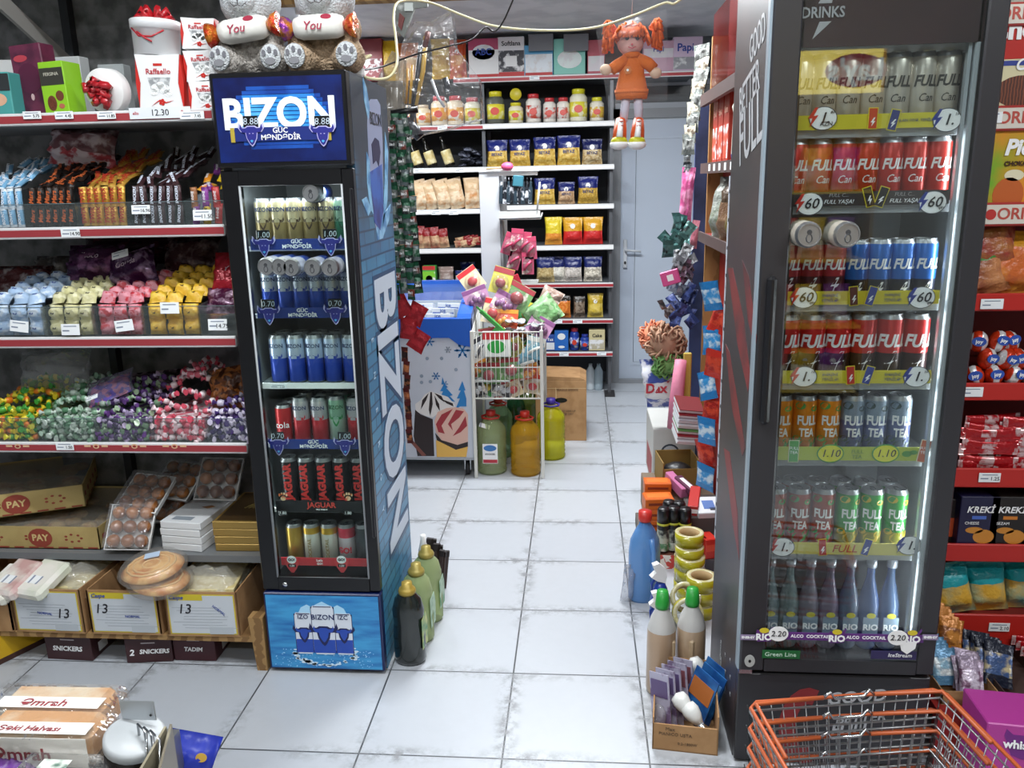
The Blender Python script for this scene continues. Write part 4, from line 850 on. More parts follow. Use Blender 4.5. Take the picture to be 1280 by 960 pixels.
gc = ('z11', drink_can(.029, .15, [(0, 1)], [CANTOP, mat('#4c5054', .3, .6)], [])) + ('dark grey can',)
shelf_cans([gd2, gd, gd, pk, gc], .075, gz0 + .004, xa, xb, 'cans on the lowest fridge shelf', 'on the lowest shelf ' + FL, 1)
for i, (px, py, s) in enumerate(((399, 241, 0), (382, 329, 1), (407, 329, 1), (428, 329, 1), (352, 328, 2), (368, 328, 2))):
    q = at(px, py, .06)
    put('z2', None, (q.x, .065 + (0 if i else .05), q.z), (pi / 2, 0, 0), ('lying can on the top shelf of the narrow fridge', 'can lying on the blue cans, %s' % nth(i - 1, 5) if i else '')[1 if i else 0], 'can', 'cans lying on others in the fridge')
# ================================================================ teddy bears on the fridge
furw = mat('#b5afa8', .9, h2='#938d86', scale=60, bump=1, bscale=150); furt = mat('#b59c80', .9, h2='#9a8368', scale=60, bump=1, bscale=150); furh = mat('#c6cacc', .9, bump=1, bscale=170)
def bear(px, body, label, tilt, end1, end2, s=1.):
    x = at(px, 85, .12).x; b = empty('teddy_bear', (x, .16, BH + .002)); tag(b, label, 'soft toy', 'teddy bears on the blue fridge')
    mb = MB().ball((0, .03, .09), .075, (1, .85, 1.2), 20, 0, jit=.01)
    for e in (-1, 1):
        mb.ball((e * .075, -.03, .055), .05, (.95, 1, 1), 16, 0, jit=.01); mb.ball((e * .065, -.005, .055), .05, (1, 1.3, .9), 14, 0, jit=.01); mb.ball((e * .085, -.035, .115), .028, (1, 1, 1), 12, 0, jit=.01); mb.ball((e * .08, 0, .135), .03, (1, 1, 1.3), 12, 0, jit=.01)
    bo = obj('body', mb, [body], b); md = bo.modifiers.new('r', 'REMESH'); md.mode = 'VOXEL'; md.voxel_size = .006; md.use_smooth_shade = True
    tx = D.textures.new('fur', 'CLOUDS'); tx.noise_scale = .008; dm = bo.modifiers.new('d', 'DISPLACE'); dm.texture = tx; dm.strength = .006
    h = obj('head', MB().ball((0, 0, 0), .086, (1.05, .95, .95), 24).ball((0, -.07, -.01), .038, (1.1, .8, .8), 16).ball((-.07, 0, .075), .028, (1, .6, 1)).ball((.07, 0, .075), .028, (1, .6, 1)), [furh], b, (0, .01, .222)); h2 = h.modifiers.new('d', 'DISPLACE'); h2.texture = tx; h2.strength = .003
    obj('mouth', MB().tube([(-.025, -.098, -.018), (-.012, -.103, -.03), (0, -.105, -.026), (.012, -.103, -.03), (.025, -.098, -.018)], .0013, 5).tube([(0, -.105, -.026), (0, -.104, -.0)], .0013, 5), [mat('#4a4442', .7)], h)
    obj('nose', MB().ball((0, -.1, .005), .01, (1.3, .7, .8), 10), [mat('#2c2624', .5)], h)
    for e in (-1, 1): obj('eye', MB().ball((e * .032, -.078, .025), .007, n=10), [mat('#120e0c', .15)], h)
    for e in (-1, 1):
        p = obj('paw_pad', MB().lathe([(.036, 0), (.034, .004), (0, .006)], 18, 0, Tr(e * .078, -.075, .055, pi / 2), sx=.9).disc(e * .078, .042, .016, .01, -.083, 1), [furh, mat('#7c7c80', .8)], b)
        obj('toe_print', MB().disc(e * .078 - .018, .065, .006, .009, -.083, 0, n=12).disc(e * .078, .073, .006, .009, -.083, 0, n=12).disc(e * .078 + .018, .065, .006, .009, -.083, 0, n=12), [mat('#6c6c72', .8)], p)
    c = obj('sweet_cushion', MB().lathe([(.0, -.075), (.026, -.072), (.034, -.05), (.035, 0), (.034, .05), (.026, .072), (0, .075)], 18, 0, Tr(0, 0, 0, 0, pi / 2)), [mat('#dcdad2', .85, bump=.2)], b, (0, -.065, .133), (0, tilt, 0))
    txt('You', .034, mat('#a02c48', .6), c, (-.012, -.036, -.002), shear=.25, bold=.01)
    obj('heart', MB().disc(.03, .022, .016, .007, -.034, 0, M=Tr(0, .003, 0)), [mat('#a0203c', .7)], c)
    for e, cc in ((-1, end1), (1, end2)): obj('foil_end', MB().lathe([(.012, 0), (.03, .018), (.036, .035), (.02, .03), (0, .03)], 10, 0, Tr(e * .073, 0, 0, 0, e * pi / 2)), [mat(cc, .25, .5, bump=.8, bscale=60, h2='#d0802a', scale=40)], c)
    return b
bear(313, furw, 'grey bodied teddy bear with a red ended cushion, above the price header', -.12, '#c03018', '#c8301c')
bear(406, furt, 'tan bodied teddy bear with a purple ended cushion, beside the cable', -.02, '#8c3aa0', '#c84a2c')
# power strip and cables
q = atx(462, 92, -.45)
U('power_strip', MB().box(-.03, .03, -.06, .06, 0, .03, 0, b=.006).disc(0, .02, .012, .004, -.061, 1), [WHITE, BLACK], (-.465, .20, BH + .001), (0, 0, .2), 'white socket strip on top of the narrow fridge behind the tan bear', 'power strip')
def cable(pts, r, m, label, name='cable'):
    pts = [Vector(p) for p in pts]; P = []
    for i in range(len(pts) - 1):
        a, b, c, d = pts[max(i - 1, 0)], pts[i], pts[i + 1], pts[min(i + 2, len(pts) - 1)]
        for t in range(8):
            t /= 8; P.append(.5 * ((2 * b) + (c - a) * t + (2 * a - 5 * b + 4 * c - d) * t * t + (3 * b - a - 3 * c + d) * t ** 3))
    P.append(pts[-1]); o = obj(name, MB().tube(P, r, 8), [m]); return tag(o, label, 'cable')
cable([(-.465, .16, BH + .035)] + [at(px, py, yy) for px, py, yy in ((463, 70, .2), (452, 74, .2), (450, 90, .2), (462, 98, .2), (485, 97, .25), (496, 80, .3), (495, 50, .4), (492, 20, .5), (500, 2, .6))] + [at(536, 3, .7)] + [at(px, py, .8) for px, py in ((580, 20), (620, 33), (680, 38), (740, 35), (790, 20), (830, 4), (850, 0))] + [(.75, .9, 2.4), (.9, 1.4, 3.19)], .0045, mat('#cfc8a0', .5), 'cream cable looping from the narrow fridge across the top of the picture')
cable([(-.465, .24, BH + .03)] + [at(px, py, .4 + k * .06) for k, (px, py) in enumerate(((475, 84), (492, 78), (520, 68), (560, 58), (588, 50), (605, 35), (640, 3)))] + [(.3, 1.1, 3.19)], .003, BLACK, 'thin black cable rising from the narrow fridge to the ceiling')
# ================================================================ BACK SHELVES
RY = 3.62; RBK = 4.05
shf = empty('shelving_unit', (0, 0, 0)); tag(shf, 'tall white lipped grocery shelving against the back wall beside the door', 'shelving')
sm_ = mat('#55585c', .5); UPR = mat('#5a5c60', .45, .5)
xm = at(606, 250, RY).x; xr = at(764, 250, RY).x; xl = -1.35
for x in (xl, xm, xr): obj('upright', MB().box(x - .012, x + .012, RBK - .02, RBK, 0, 2.35).box(x - .012, x + .012, RY + .04, RY + .065, 0 if x != xl else 0, 2.33), [UPR], shf)
obj('foot', MB().box(xr - .035, xr + .04, RY - .0, RY + .12, 0, .025), [mat('#2c2a2c', .5)], shf)
obj('back_panel', MB().box(xl, xr, RBK, RBK + .01, .1, 2.35), [mat('#2b2d31', .7)], shf)
BZR = {}; BZL = {}
def zat(py, px=690): return at(px, py, RY).z
for py, nm in ((97, 'r0'), (156, 'r1'), (210, 'r2'), (259, 'r3'), (310, 'r4'), (357, 'r5'), (402, 'r6'), (443, 'r7')):
    z = zat(py); BZR[nm] = z + .02; a = xm if nm not in ('r0',) else xm - .2
    x1 = xr + .02 if nm != 'r0' else at(868, 92, RY).x
    s = obj('shelf', MB().box(a, x1, RY + .01, RBK, z - .01, z + .018), [sm_], shf)
    red = nm in ('r0', 'r5', 'r6', 'r7')
    obj('price_rail', MB().box(a, x1, RY, RY + .01, z - .018, z + .018, 0, b=.002).box(a, x1, RY - .001, RY, z - .012, z + .008, 1), [lipw, mat('#a63038', .45) if red else WHITE], s)
for py, nm in ((160, 'l1'), (213, 'l2'), (265, 'l3'), (314, 'l4'), (358, 'l5')):
    z = zat(py, 550); BZL[nm] = z + .02
    s = obj('shelf', MB().box(xl, xm, RY + .01, RBK, z - .01, z + .018), [sm_], shf)
    obj('price_rail', MB().box(xl, xm, RY, RY + .01, z - .018, z + .018, 0, b=.002).box(xl, xm, RY - .001, RY, z - .012, z + .008, 1), [lipw, mat('#a63038', .45) if nm == 'l1' else WHITE], s)
for i, (px, py) in enumerate(((519, 160), (553, 160), (520, 213), (575, 213), (516, 266), (545, 266), (567, 266), (660, 97), (738, 94), (707, 443), (756, 442), (700, 402), (724, 402), (640, 260))):
    pass
tagspots = [((519, 160), 'small white tag on the red rail below the short jars'), ((553, 160), 'white tag on the red rail below the tall jars'), ((524, 213), 'wide white tag below the dark bottles'), ((575, 213), 'wide white tag below the black packets'),
    ((517, 266), 'white tag below the snack bags beside the blue strips'), ((545, 266), 'white tag below the middle snack bags'), ((567, 266), 'white tag below the snack bags by the grey board'), ((668, 97), 'torn white tag below the starch box'),
    ((705, 443), 'white tag on the lowest red rail below the salt boxes'), ((752, 442), 'white tag on the end of the lowest red rail'), ((697, 402), 'white tag below the orange lentils'), ((722, 402), 'white tag below the brown seeds')]
for (px, py), lb in tagspots: q = at(px, py, RY - .004); price_tag(q, lb, .07, .028, rx=0, group='tags on the back shelves')
YF = RY + .07
def rowx(px, y=None): return at(px, 300, y or YF).x
def jar(r, h, lid, body, lab, lab2=None, clearj=False):
    def fn():
        mb = MB().lathe([(r * .9, 0), (r, .006), (r, h * .74), (r * .72, h * .84)], 16, [0, 0, 0])
        mb.lathe([(r + .0008, h * .14), (r + .0012, h * .6), (r + .0008, h * .6)], 16, [1, 1]); mb.disc(0, h * .38, r * .5, h * .12, -r - .003, 2)
        o = obj('jar', mb, [mat(body, .3), mat(lab, .4, h2=lab2 or '#e8e0d0', scale=25, lo=.5, hi=.6), mat('#c43a28' if lab2 else '#2a2c30', .4)])
        obj('lid', MB().lathe([(r * .72, h * .83), (r * .74, h * .98), (r * .68, h), (0, h)], 16), [mat(lid, .35)], o); return o
    return fn
def simple_box(w, d, h, c, c2, word='', tc=TB, ts=.03, decs=None, name='box', tx=None):
    def fn():
        o = obj(name, pack(w, d, h, decs or [('r', 0, h * .3, w * .92, h * .45, 1)]), [mat(c, .45), mat(c2, .5, h2='#dddddd', scale=22, lo=.5, hi=.62), mat('#c03030', .5), WHITE])
        if word: txt(word, ts, tc, o, (0, -d / 2 - .002, tx or h * .72), bold=.02)
        return o
    return fn
def food_bag(w, h, d, top, body, body2, sc=60, label=None, word='', bands=None, kind='cell', metal=0, lm=None, name='food_bag', tc=TW, ts=None):
    def fn():
        mb = MB().pillow(w, h, d, bands or [(0, 1), (.62, 0)], jit=.003, belly=.25)
        if label: mb.disc(0, h * .68, w * .12, w * .12, -d * .44, 2); 
        o = obj(name, mb, [mat(top, .3, metal, bump=.6, bscale=50), mat(body, .35, metal, h2=body2, kind=kind, scale=sc, lo=.3, hi=.6, bump=.5, bscale=60), WHITE])
        if word: txt(word, ts or w * .22, tc, o, (0, -d / 2 - .002, h * .45), bold=.02)
        return o
    return fn
GB = 'on the back shelves'
# ---- top shelf
z = BZR['r0']
def plc(lst, z, grp, y=YF, cat='packet'):
    for it in lst:
        px, key, fn, lb = it[:4]; k = it[4] if len(it) > 4 else {}
        put(key, fn, (at(px, 300, y).x * 1.0 if False else at(px, proj_y(z, px), y).x, y + k.get('dy', 0), z + k.get('dz', 0)), (k.get('rx', 0), k.get('ry', 0), k.get('rz', 0)), lb, k.get('cat', cat), grp, k.get('sc'))
def proj_y(z, px):
    # picture row of height z at the shelf front near column px
    lo, hi = 0, 960
    for _ in range(14):
        m_ = (lo + hi) / 2
        if at(px, m_, RY).z > z: lo = m_
        else: hi = m_
    return lo
yb = lambda: food_bag(.14, .27, .09, '#d8b020', '#d9b422', '#b88a18', 12, kind='noise')
plc([(468, 'tb1', simple_box(.16, .1, .28, '#7a1820', '#6a141c'), 'dark red carton behind the white socket strip'),
     (488, 'yb', yb(), 'yellow pasta bag on the top back shelf, leftmost', dict(cat='bag')), (512, 'ob', food_bag(.15, .25, .09, '#c9743a', '#c87f4a', '#e0c090', 20, kind='noise'), 'orange and cream bag seen behind the clear tool bag', dict(cat='bag')),
     (552, 'yb', None, 'yellow bag to the right of the tool bag', dict(cat='bag')), (573, 'ob2', food_bag(.13, .26, .08, '#c8502a', '#e0a030', '#c8401c', 14, kind='noise', label=1), 'orange and red bag beside the blue detergent box', dict(cat='bag')),
     (606, 'dx1', simple_box(.215, .09, .255, '#b8466a', '#e4ecf0', 'ABC', TBL, .06, [('r', 0, .1, .21, .16, 3), ('o', 0, .165, .16, .1, 1), ('r', 0, .01, .2, .02, 2)], tx=.165), 'white detergent box with a pink top and blue oval'),
     (640, 'sx1', simple_box(.185, .09, .26, '#e2dfe0', '#3a3a40', 'Softlana', TB, .042, [('r', 0, .1, .18, .14, 1), ('r', 0, .1, .08, .07, 3, 2), ('r', 0, .014, .18, .03, 2)], tx=.215), 'white and dark grey box with black handwritten style lettering'),
     (674, 'dx2', simple_box(.2, .09, .20, '#4a9cc8', '#e8eef2', '', TB, .05, [('r', 0, .08, .19, .12, 1), ('r', 0, .01, .19, .02, 2)]), 'blue and white washing powder box beneath a grey card'),
     (712, 'dx3', simple_box(.22, .09, .235, '#7cc4b4', '#e2ece8', '', TB, .05, [('o', 0, .1, .17, .12, 1)]), 'mint green washing powder box'),
     (745, 'dx4', simple_box(.12, .09, .22, '#b84858', '#e0d8dc', '', TB, .05), 'pink and white carton behind the hanging doll'),
     (822, 'dx5', simple_box(.21, .09, .20, '#c9a0b4', '#dcd4dc', 'Papi', TBL, .045, [('r', 0, .12, .2, .06, 1)]), 'magenta and white tissue box right of the doll'),
     (858, 'dx6', simple_box(.2, .09, .22, '#d4bcd4', '#9a9aa0', 'Papia', TBL, .07, [('r', 0, .05, .19, .08, 1)], tx=.15), 'pink tissue box with dark blue lettering above the door')], z, 'cartons on the top back shelf', cat='box')
for i, px in enumerate((676, 720)):
    p = at(px, 53, RY - .02)
    U('grey_card', MB().box(-.085, .085, -.001, .001, -.055, .055, 0, b=.0008), [mat('#77787c', .7)], p, 0, 'blank grey card hanging over the %s powder box' % ('blue', 'mint green')[i], 'card', 'grey cards')
# ---- jars
z = BZL['l1']
ja = jar(.052, .145, '#c8b8a0', '#d8c8a8', '#d89a30', '#e8e0d0'); jb = jar(.06, .20, '#b83840', '#e2d2b8', '#dc9c34', '#e8e2d4')
plc([(510, 'ja', ja, 'short cream jar behind the hanging tool bag'), (530, 'ja', None, 'short cream jar next to the tall jars'), (550, 'jb', jb, 'tall cream jar without visible lid on the red rail shelf'),
     (570, 'jb', None, 'tall red lidded jar beside the short ones'), (591, 'jc', jar(.058, .185, '#b83840', '#e4e0c8', '#d8c430', '#e8e4c8'), 'red lidded jar with a yellow label')], z, 'jars on the left back bay', cat='jar')
z = BZR['r1']
jy = jar(.062, .22, '#c8c020', '#dcd8c0', '#dcd040', '#ece8c0'); jr = jar(.054, .175, '#b83034', '#dcd6cc', '#d8d0c8', '#c04838')
plc([(620, 'jd', jar(.062, .22, '#d0c424', '#5c5e54', '#d8cc3c', '#e8e4a0'), 'dark glass jar with a yellow lid and label'), (645, 'je', jar(.052, .14, '#c8bc20', '#dcd4b8', '#d8cc40', '#e8e4b0'), 'short yellow lidded jar under another yellow lid'),
     (667, 'jr', jr, 'red lidded mayonnaise jar, tallest of the three', dict(sc=(1, 1, 1.12))), (687, 'jr', None, 'red lidded mayonnaise jar, middle of the three', dict(sc=(.85, .85, .95))), (704, 'jr', None, 'red lidded mayonnaise jar beside the tall yellow one', dict(sc=(.85, .85, .95))),
     (723, 'jy', jy, 'tall cream jar with a yellow lid and label'), (746, 'jf', jar(.05, .16, '#d0c828', '#dcd6c4', '#d8b048', '#e8e0d0'), 'short yellow lidded jar behind the doll bag')], z, 'jars on the right back bay', cat='jar')
put('ylid', lambda: obj('screw_top', MB().lathe([(.04, 0), (.042, .012), (.038, .016), (0, .016)], 18, 0, Tr(0, 0, 0, pi / 2)), [mat('#c0b020', .4)]), (at(645, 118, YF).x, YF - .02, z + .195), 0, 'loose yellow lid propped above the short yellow jar', 'lid')
# ---- bottles & black packets
z = BZL['l2']
def wine():
    o = obj('bottle', MB().lathe([(.034, 0), (.036, .006), (.036, .13), (.014, .17), (.013, .215), (.015, .22), (0, .22)], 14), [mat('#15130f', .12)])
    obj('bottle_label', MB().lathe([(.0366, .02), (.0372, .03), (.0372, .11), (.0366, .12)], 14), [mat('#c8b478', .5, h2='#ddd2a8', scale=30)], o); return o
for i, px in enumerate((507, 524, 541, 563)):
    put('wine', wine, (at(px, 208, YF).x, YF + .02, z + .008), (.0, -.32, 0), 'leaning dark bottle with a cream label, %s of four' % ORD[i], 'bottle', 'leaning dark bottles', (1, 1, .95 + .05 * (i == 3)))
for i in range(26):
    put('bpk', food_bag(.075, .05, .02, '#15161a', '#16171c', '#5c6070', 40, kind='noise', metal=.3, name='sachet'), (at(577 + 28 * RN.random(), 205, YF).x - .01, YF + .16 * RN.random(), z + .01 + .013 * (i // 3)), (RN.uniform(-1.4, -.9), RN.uniform(-.3, .3), RN.uniform(-.6, .6)), 'small shiny black packet heaped beside the dark bottles', 'packet', 'black packets')
# ---- pasta rows
pas = lambda: food_bag(.155, .185, .07, '#1a2468', '#d8b860', '#c49a3c', 70, 1, 'BEYAZ', name='pasta_bag', tc=mat('#3a4470', .5), ts=.026)
z = BZR['r2']
plc([(622, 'pas', pas(), 'pasta bag at the left of the row below the jars'), (650, 'pas', None, 'second pasta bag from left in the row below the jars'), (681, 'pas', None, 'middle pasta bag in the row below the jars', dict(sc=1.06)), (711, 'pas', None, 'tallest pasta bag in the row below the jars', dict(sc=1.1)),
     (740, 'pas2', food_bag(.15, .175, .07, '#1a2050', '#c8b48c', '#a88c5c', 80, 1, 'BEYAZ', name='pasta_bag', tc=mat('#3a3e60', .5), ts=.026), 'pasta bag with thin noodles at the right end')], z, 'pasta bags on the upper shelf', cat='bag')
z = BZR['r3']
plc([(681, 'pas', None, 'pasta bag on the second pasta shelf beside the hanging combs'), (708, 'pas3', food_bag(.125, .155, .07, '#1c2460', '#c8a884', '#a88460', 90, 1, 'BEYAZ', name='pasta_bag', tc=mat('#3a3e60', .5), ts=.022), 'small bag of brown noodles between two pasta bags'),
     (735, 'pas4', food_bag(.15, .19, .07, '#1c2468', '#c8a44c', '#b08a34', 110, 1, 'BEYAZ', name='pasta_bag', tc=mat('#3a3e60', .5), ts=.026), 'tall pasta bag at the right of the second pasta shelf')], z, 'pasta bags on the second shelf', cat='bag')
z = BZR['r4']
rb = lambda: food_bag(.15, .195, .08, '#d09a28', '#c02020', '#c82828', 8, 1, '', [(0, 1), (.48, 0)], kind='noise')
plc([(692, 'yo', food_bag(.13, .2, .08, '#d8c030', '#d87c28', '#e0a040', 14, 0, '', [(0, 1), (.4, 0)], kind='noise'), 'yellow and orange food bag beside the red ones'), (716, 'rb', rb(), 'red and gold rice bag next to the yellow bag'), (741, 'rb', None, 'red and gold rice bag at the shelf end')], z, 'rice bags', cat='bag')
z = BZR['r5']
bn = lambda c, c2: food_bag(.14, .185, .08, '#1c2660', c, c2, 95, 0, '', [(0, 1), (.55, 0)])
plc([(682, 'bn1', bn('#a8905c', '#c4b080'), 'narrow bag of pale peas with a blue top'), (695, 'bn2', bn('#c8c4b8', '#e4e0d4'), 'bag of white beans with a blue top', dict(dy=.03)), (716, 'bn3', bn('#b0a8a0', '#d4ccc4'), 'bag of greyish beans with a blue top'), (741, 'bn4', bn('#a8a090', '#e0d8c8'), 'bag of speckled beans at the right end')], z, 'bags of beans', cat='bag')
z = BZR['r6']
plc([(703, 'ln1', food_bag(.13, .17, .08, '#2a2018', '#d06a20', '#e08838', 90, 0, '', [(0, 1), (.75, 0)]), 'bag of orange lentils with a dark top'), (724, 'ln2', food_bag(.09, .16, .07, '#38302a', '#5c4a3c', '#8c7c6c', 80, 0, '', [(0, 1), (.75, 0)]), 'narrow bag of brown seeds'),
     (744, 'ln3', food_bag(.12, .18, .07, '#b89a28', '#c8aa34', '#d8c060', 30, 1, kind='noise'), 'mustard yellow bag with a round white label'), (678, 'ln4', food_bag(.12, .15, .07, '#3c2c24', '#8c6450', '#b08c78', 50), 'brown bag behind the toy heap')], z, 'bags of lentils and seeds', cat='bag')
z = BZR['r7']
plc([(688, 'sl0', simple_box(.07, .06, .12, '#2a4a94', '#d8dce0', 'Tuz', TW, .03), 'narrow blue box at the end of the salt boxes', dict(cat='box')), (702, 'sl1', simple_box(.105, .07, .155, '#2464b4', '#2464b4', '', TW, .03, [('o', 0, .11, .06, .05, 3), ('o', 0, .03, .05, .02, 3)]), 'bright blue salt box with a white emblem', dict(cat='box')),
     (718, 'sl2', jar(.035, .17, '#a82838', '#1f3a8c', '#24409a', '#dfe3ec'), 'tall blue salt tub with a red lid', dict(cat='tub')), (731, 'sl3', jar(.034, .12, '#26348c', '#1f3a8c', '#2c48a0', '#dfe3ec'), 'short blue salt tub', dict(cat='tub')),
     (746, 'sl4', simple_box(.12, .07, .16, '#c8bc90', '#b0a890', 'Cake', TB, .035), 'cream starch carton at the shelf end', dict(cat='box'))], z, 'salt boxes and tubs', cat='box')
# ---- left bay lower rows
z = BZL['l3']
sn = lambda: food_bag(.12, .215, .07, '#d8b890', '#c88a50', '#e8d4b4', 26, kind='noise', name='snack_bag')
for i, px in enumerate((505, 517, 530, 543, 558, 574, 592)):
    put('sn', sn(), (at(px, 260, YF).x, YF + .01 * (i % 2), z), (.0, -.22 if i < 6 else -.05, .25), 'leaning beige snack bag, %s of seven' % ORD[i], 'bag', 'leaning snack bags', 1 + .03 * (i > 4))
z = BZL['l4']
rd = lambda: food_bag(.075, .165, .05, '#8c1c20', '#8c1418', '#d8b890', 9, kind='noise', name='snack_bag')
for i, px in enumerate((505, 515, 524, 534, 545, 556)):
    put('rdb', rd(), (at(px, 310, YF).x, YF + .01 * (i % 2), z), (0, RN.uniform(-.15, .1), .1), 'red bag with a cream window on the shelf under the snack bags, %s of six' % ORD[i], 'bag', 'red bags', (1, 1, RN.uniform(.8, 1.1)))
for i in range(8):
    put('rdb', None, (at(566 + 5 * (i % 5) + 2, 310, YF).x, YF + .03 + .05 * (i // 5), z + .02 + .02 * (i // 4)), (0, pi / 2 - .2, RN.uniform(-.2, .2)), 'flat red packet stacked beside the standing red bags', 'packet', 'flat red packets', .7)
z = BZL['l5']
plc([(538, 'lw1', simple_box(.1, .08, .13, '#4aa04a', '#7cc034', '', TB, .03, [('r', 0, .045, .095, .09, 1), ('o', 0, .035, .05, .05, 3), ('r', 0, .115, .095, .03, 2)]), 'lime green box with a red top above the freezer', dict(cat='box')), (558, 'lw2', food_bag(.12, .12, .08, '#8c7870', '#c4bab4', '#8a7068', 20, kind='noise'), 'brown and white bag beside the lime green box'),
     (578, 'lw3', food_bag(.11, .09, .07, '#202a5c', '#d8dadc', '#e8eaec', 20), 'small white bag above the freezer glass', dict(cat='bag')), (590, 'lw3', None, 'white bag nearest the grey board above the freezer', dict(sc=1.1)),
     (583, 'lw4', food_bag(.12, .14, .07, '#182258', '#1c2864', '#28387c', 20), 'dark blue bag behind the white bags', dict(dy=.12))], z, 'bags above the freezer', cat='bag')
for i, px in enumerate((645, 665)):
    p = at(px, 330, YF)
# clutter behind the last upright
def zb(py): return at(770, py, RBK - .06).z
for i, (py, c) in enumerate(((480, '#b8c4cc'), (500, '#8aa0ac'))):
    q = fl(738 - i * 4 + (0 if i else 4), 500 + 0 * i)
for i, (px, c) in enumerate(((738, '#c8d0d4'), (748, '#a4b4bc'))):
    U('bottle', MB().lathe([(.03, 0), (.034, .01), (.034, .15), (.014, .19), (.014, .21)], 12), [mat(c, .3)], (at(px, 480, 3.85).x, 3.85, 0), 0, 'pale bottle on the floor beneath the lowest shelf, %s one' % ('outer', 'inner')[i], 'bottle', 'bottles below the shelves')
# ================================================================ brown carton on the floor
fb = fl(684, 549); fb2 = fl(733, 551); cy = fb2.y
ht_ = at(720, 476, cy).z; ht2 = at(715, 455, cy + .30).z
o = U('carton', MB().box(-.16, .16, 0, .30, 0, ht_ - .002, 0, b=.002).box(-.16, .16, -.0006, 0, ht_ - .05, ht_ - .047, 2).prism([(-.005, 0), (.005, 0), (.003, .1), (-.004, .12)], -.001, 0, 2, Tr(-.03, 0, ht_ - .16)).disc(.0, ht_ * .68, .04, .016, -.001, 1).prism([(-.16, 0), (.16, 0), (.12, .02), (-.16, .03)], .001, .30, 0, Tr(0, 0, ht_)), [CARD, BLACK, mat('#c4a67c', .4)], (fb2.x - .16, cy, 0), 0, 'tall brown carton with a dark hand hole behind the wire toy rack', 'carton')
for a, b in ((.85, 'FRAGILE GOODS'), (.5, 'THIS SIDE UP'), (.45, 'KEEP DRY')): txt(b, .018, mat('#5c4632', .6), o, (.04, -.0012, ht_ * a))
# ================================================================ CHEST FREEZER
fz = empty('chest_freezer', (0, 0, 0)); tag(fz, 'blue rimmed ice cream freezer with a white snowflake front behind the narrow fridge', 'freezer')
FX0, FX1, FY0, FY1 = -1.05, -.355, 1.87, 2.62
zb0 = at(560, 572, FY0).z; zf = at(560, 398, FY0).z; zf2 = at(575, 420, FY0).z; zr = 1.0
frm = MB().box(FX0, FX1 - .0, FY0 + .004, FY1, zb0, zf - .08, 1).prism([(FX0, zb0), (FX1 - .008, zb0), (FX1 - .008, zf2 - .05), (FX1 - .09, zf2 - .035), (FX1 - .13, zf2), (FX0, zf2)], FY0, FY0 + .004, 0)
obj('cabinet', frm, [mat('#c3c8d2', .35), mat('#8c929c', .4)], fz)
bl = mat('#1c58b8', .3, coat=.3)
rim = MB().prism([(FX0, zf), (FX1, zf), (FX1, zf2 - .06), (FX1 - .07, zf2 - .045), (FX1 - .12, zf2 - .008), (FX0, zf2 - .008)], FY0 - .012, FY0 + .03, 0)
for xx in (FX0, FX1 - .075):
    prof = [(FY0 - .01, zf - .02), (FY0 + .02, zf + .02), (FY0 + .2, zf + .07), (FY0 + .45, zf + .10), (FY1, zf + .115), (FY1, zf + .04), (FY0 + .4, zf - .0), (FY0, zf - .1)]
    n = len(prof); vs = [(x, y, z) for x in (xx, xx + .075) for y, z in prof]; rim.add(vs, [tuple(range(n))[::-1], tuple(range(n, 2 * n))] + [(i, (i + 1) % n, (i + 1) % n + n, i + n) for i in range(n)][::1], 0)
rim.box(FX0, FX1, FY1 - .05, FY1, zf - .1, zf + .12, 0)
obj('rim', rim, [bl], fz)
gp = [(FY0 + .03, zf + .005), (FY0 + .2, zf + .055), (FY0 + .45, zf + .085), (FY1 - .05, zf + .10)]
mb = MB()
for (a, b), (c, d_) in zip(gp, gp[1:]): mb.add([(FX0 + .075, a, b), (FX1 - .075, a, b), (FX1 - .075, c, d_), (FX0 + .075, c, d_)], [(0, 1, 2, 3)])
obj('glass_lid', mb, [film('#a8bcc8', .08, .4, .03)], fz)
obj('lining', MB().box(FX0 + .07, FX1 - .07, FY0 + .03, FY1 - .05, zf - .35, zf - .34).box(FX1 - .08, FX1 - .075, FY0 + .03, FY1 - .05, zf - .35, zf).box(FX0 + .07, FX1 - .07, FY1 - .055, FY1 - .05, zf - .35, zf), [mat('#aab8c8', .4)], fz)
obj('side_trim', MB().prism([(FY0 + .02, zf - .12), (FY0 + .05, zf - .01), (FY0 + .25, zf + .04), (FY0 + .5, zf + .06), (FY0 + .5, zf - .12)], 0, .002, 0, Matrix(((0, 1, 0, FX1 + .0005), (1, 0, 0, 0), (0, 0, 1, 0), (0, 0, 0, 1)))), [mat('#8a8f9c', .4)], fz)
obj('base_frame', MB().box(FX0, FX1, FY0 - .004, FY1, zb0 - .012, zb0), [mat('#a4a8ac', .3, .5)], fz)
for xx, yy in ((FX1 - .05, FY0 + .05), (FX1 - .05, FY1 - .06), (FX0 + .05, FY0 + .05)):
    c = obj('caster', MB().lathe([(.0, -.012), (.036, -.012), (.04, 0), (.036, .012), (0, .012)], 16, 0, Tr(xx, yy, .04, 0, pi / 2)), [mat('#1c1c1e', .5)], fz); obj('caster_fork', MB().box(xx - .018, xx - .013, yy - .015, yy + .02, .03, zb0 - .01).box(xx + .013, xx + .018, yy - .015, yy + .02, .03, zb0 - .01), [CHROME], c)
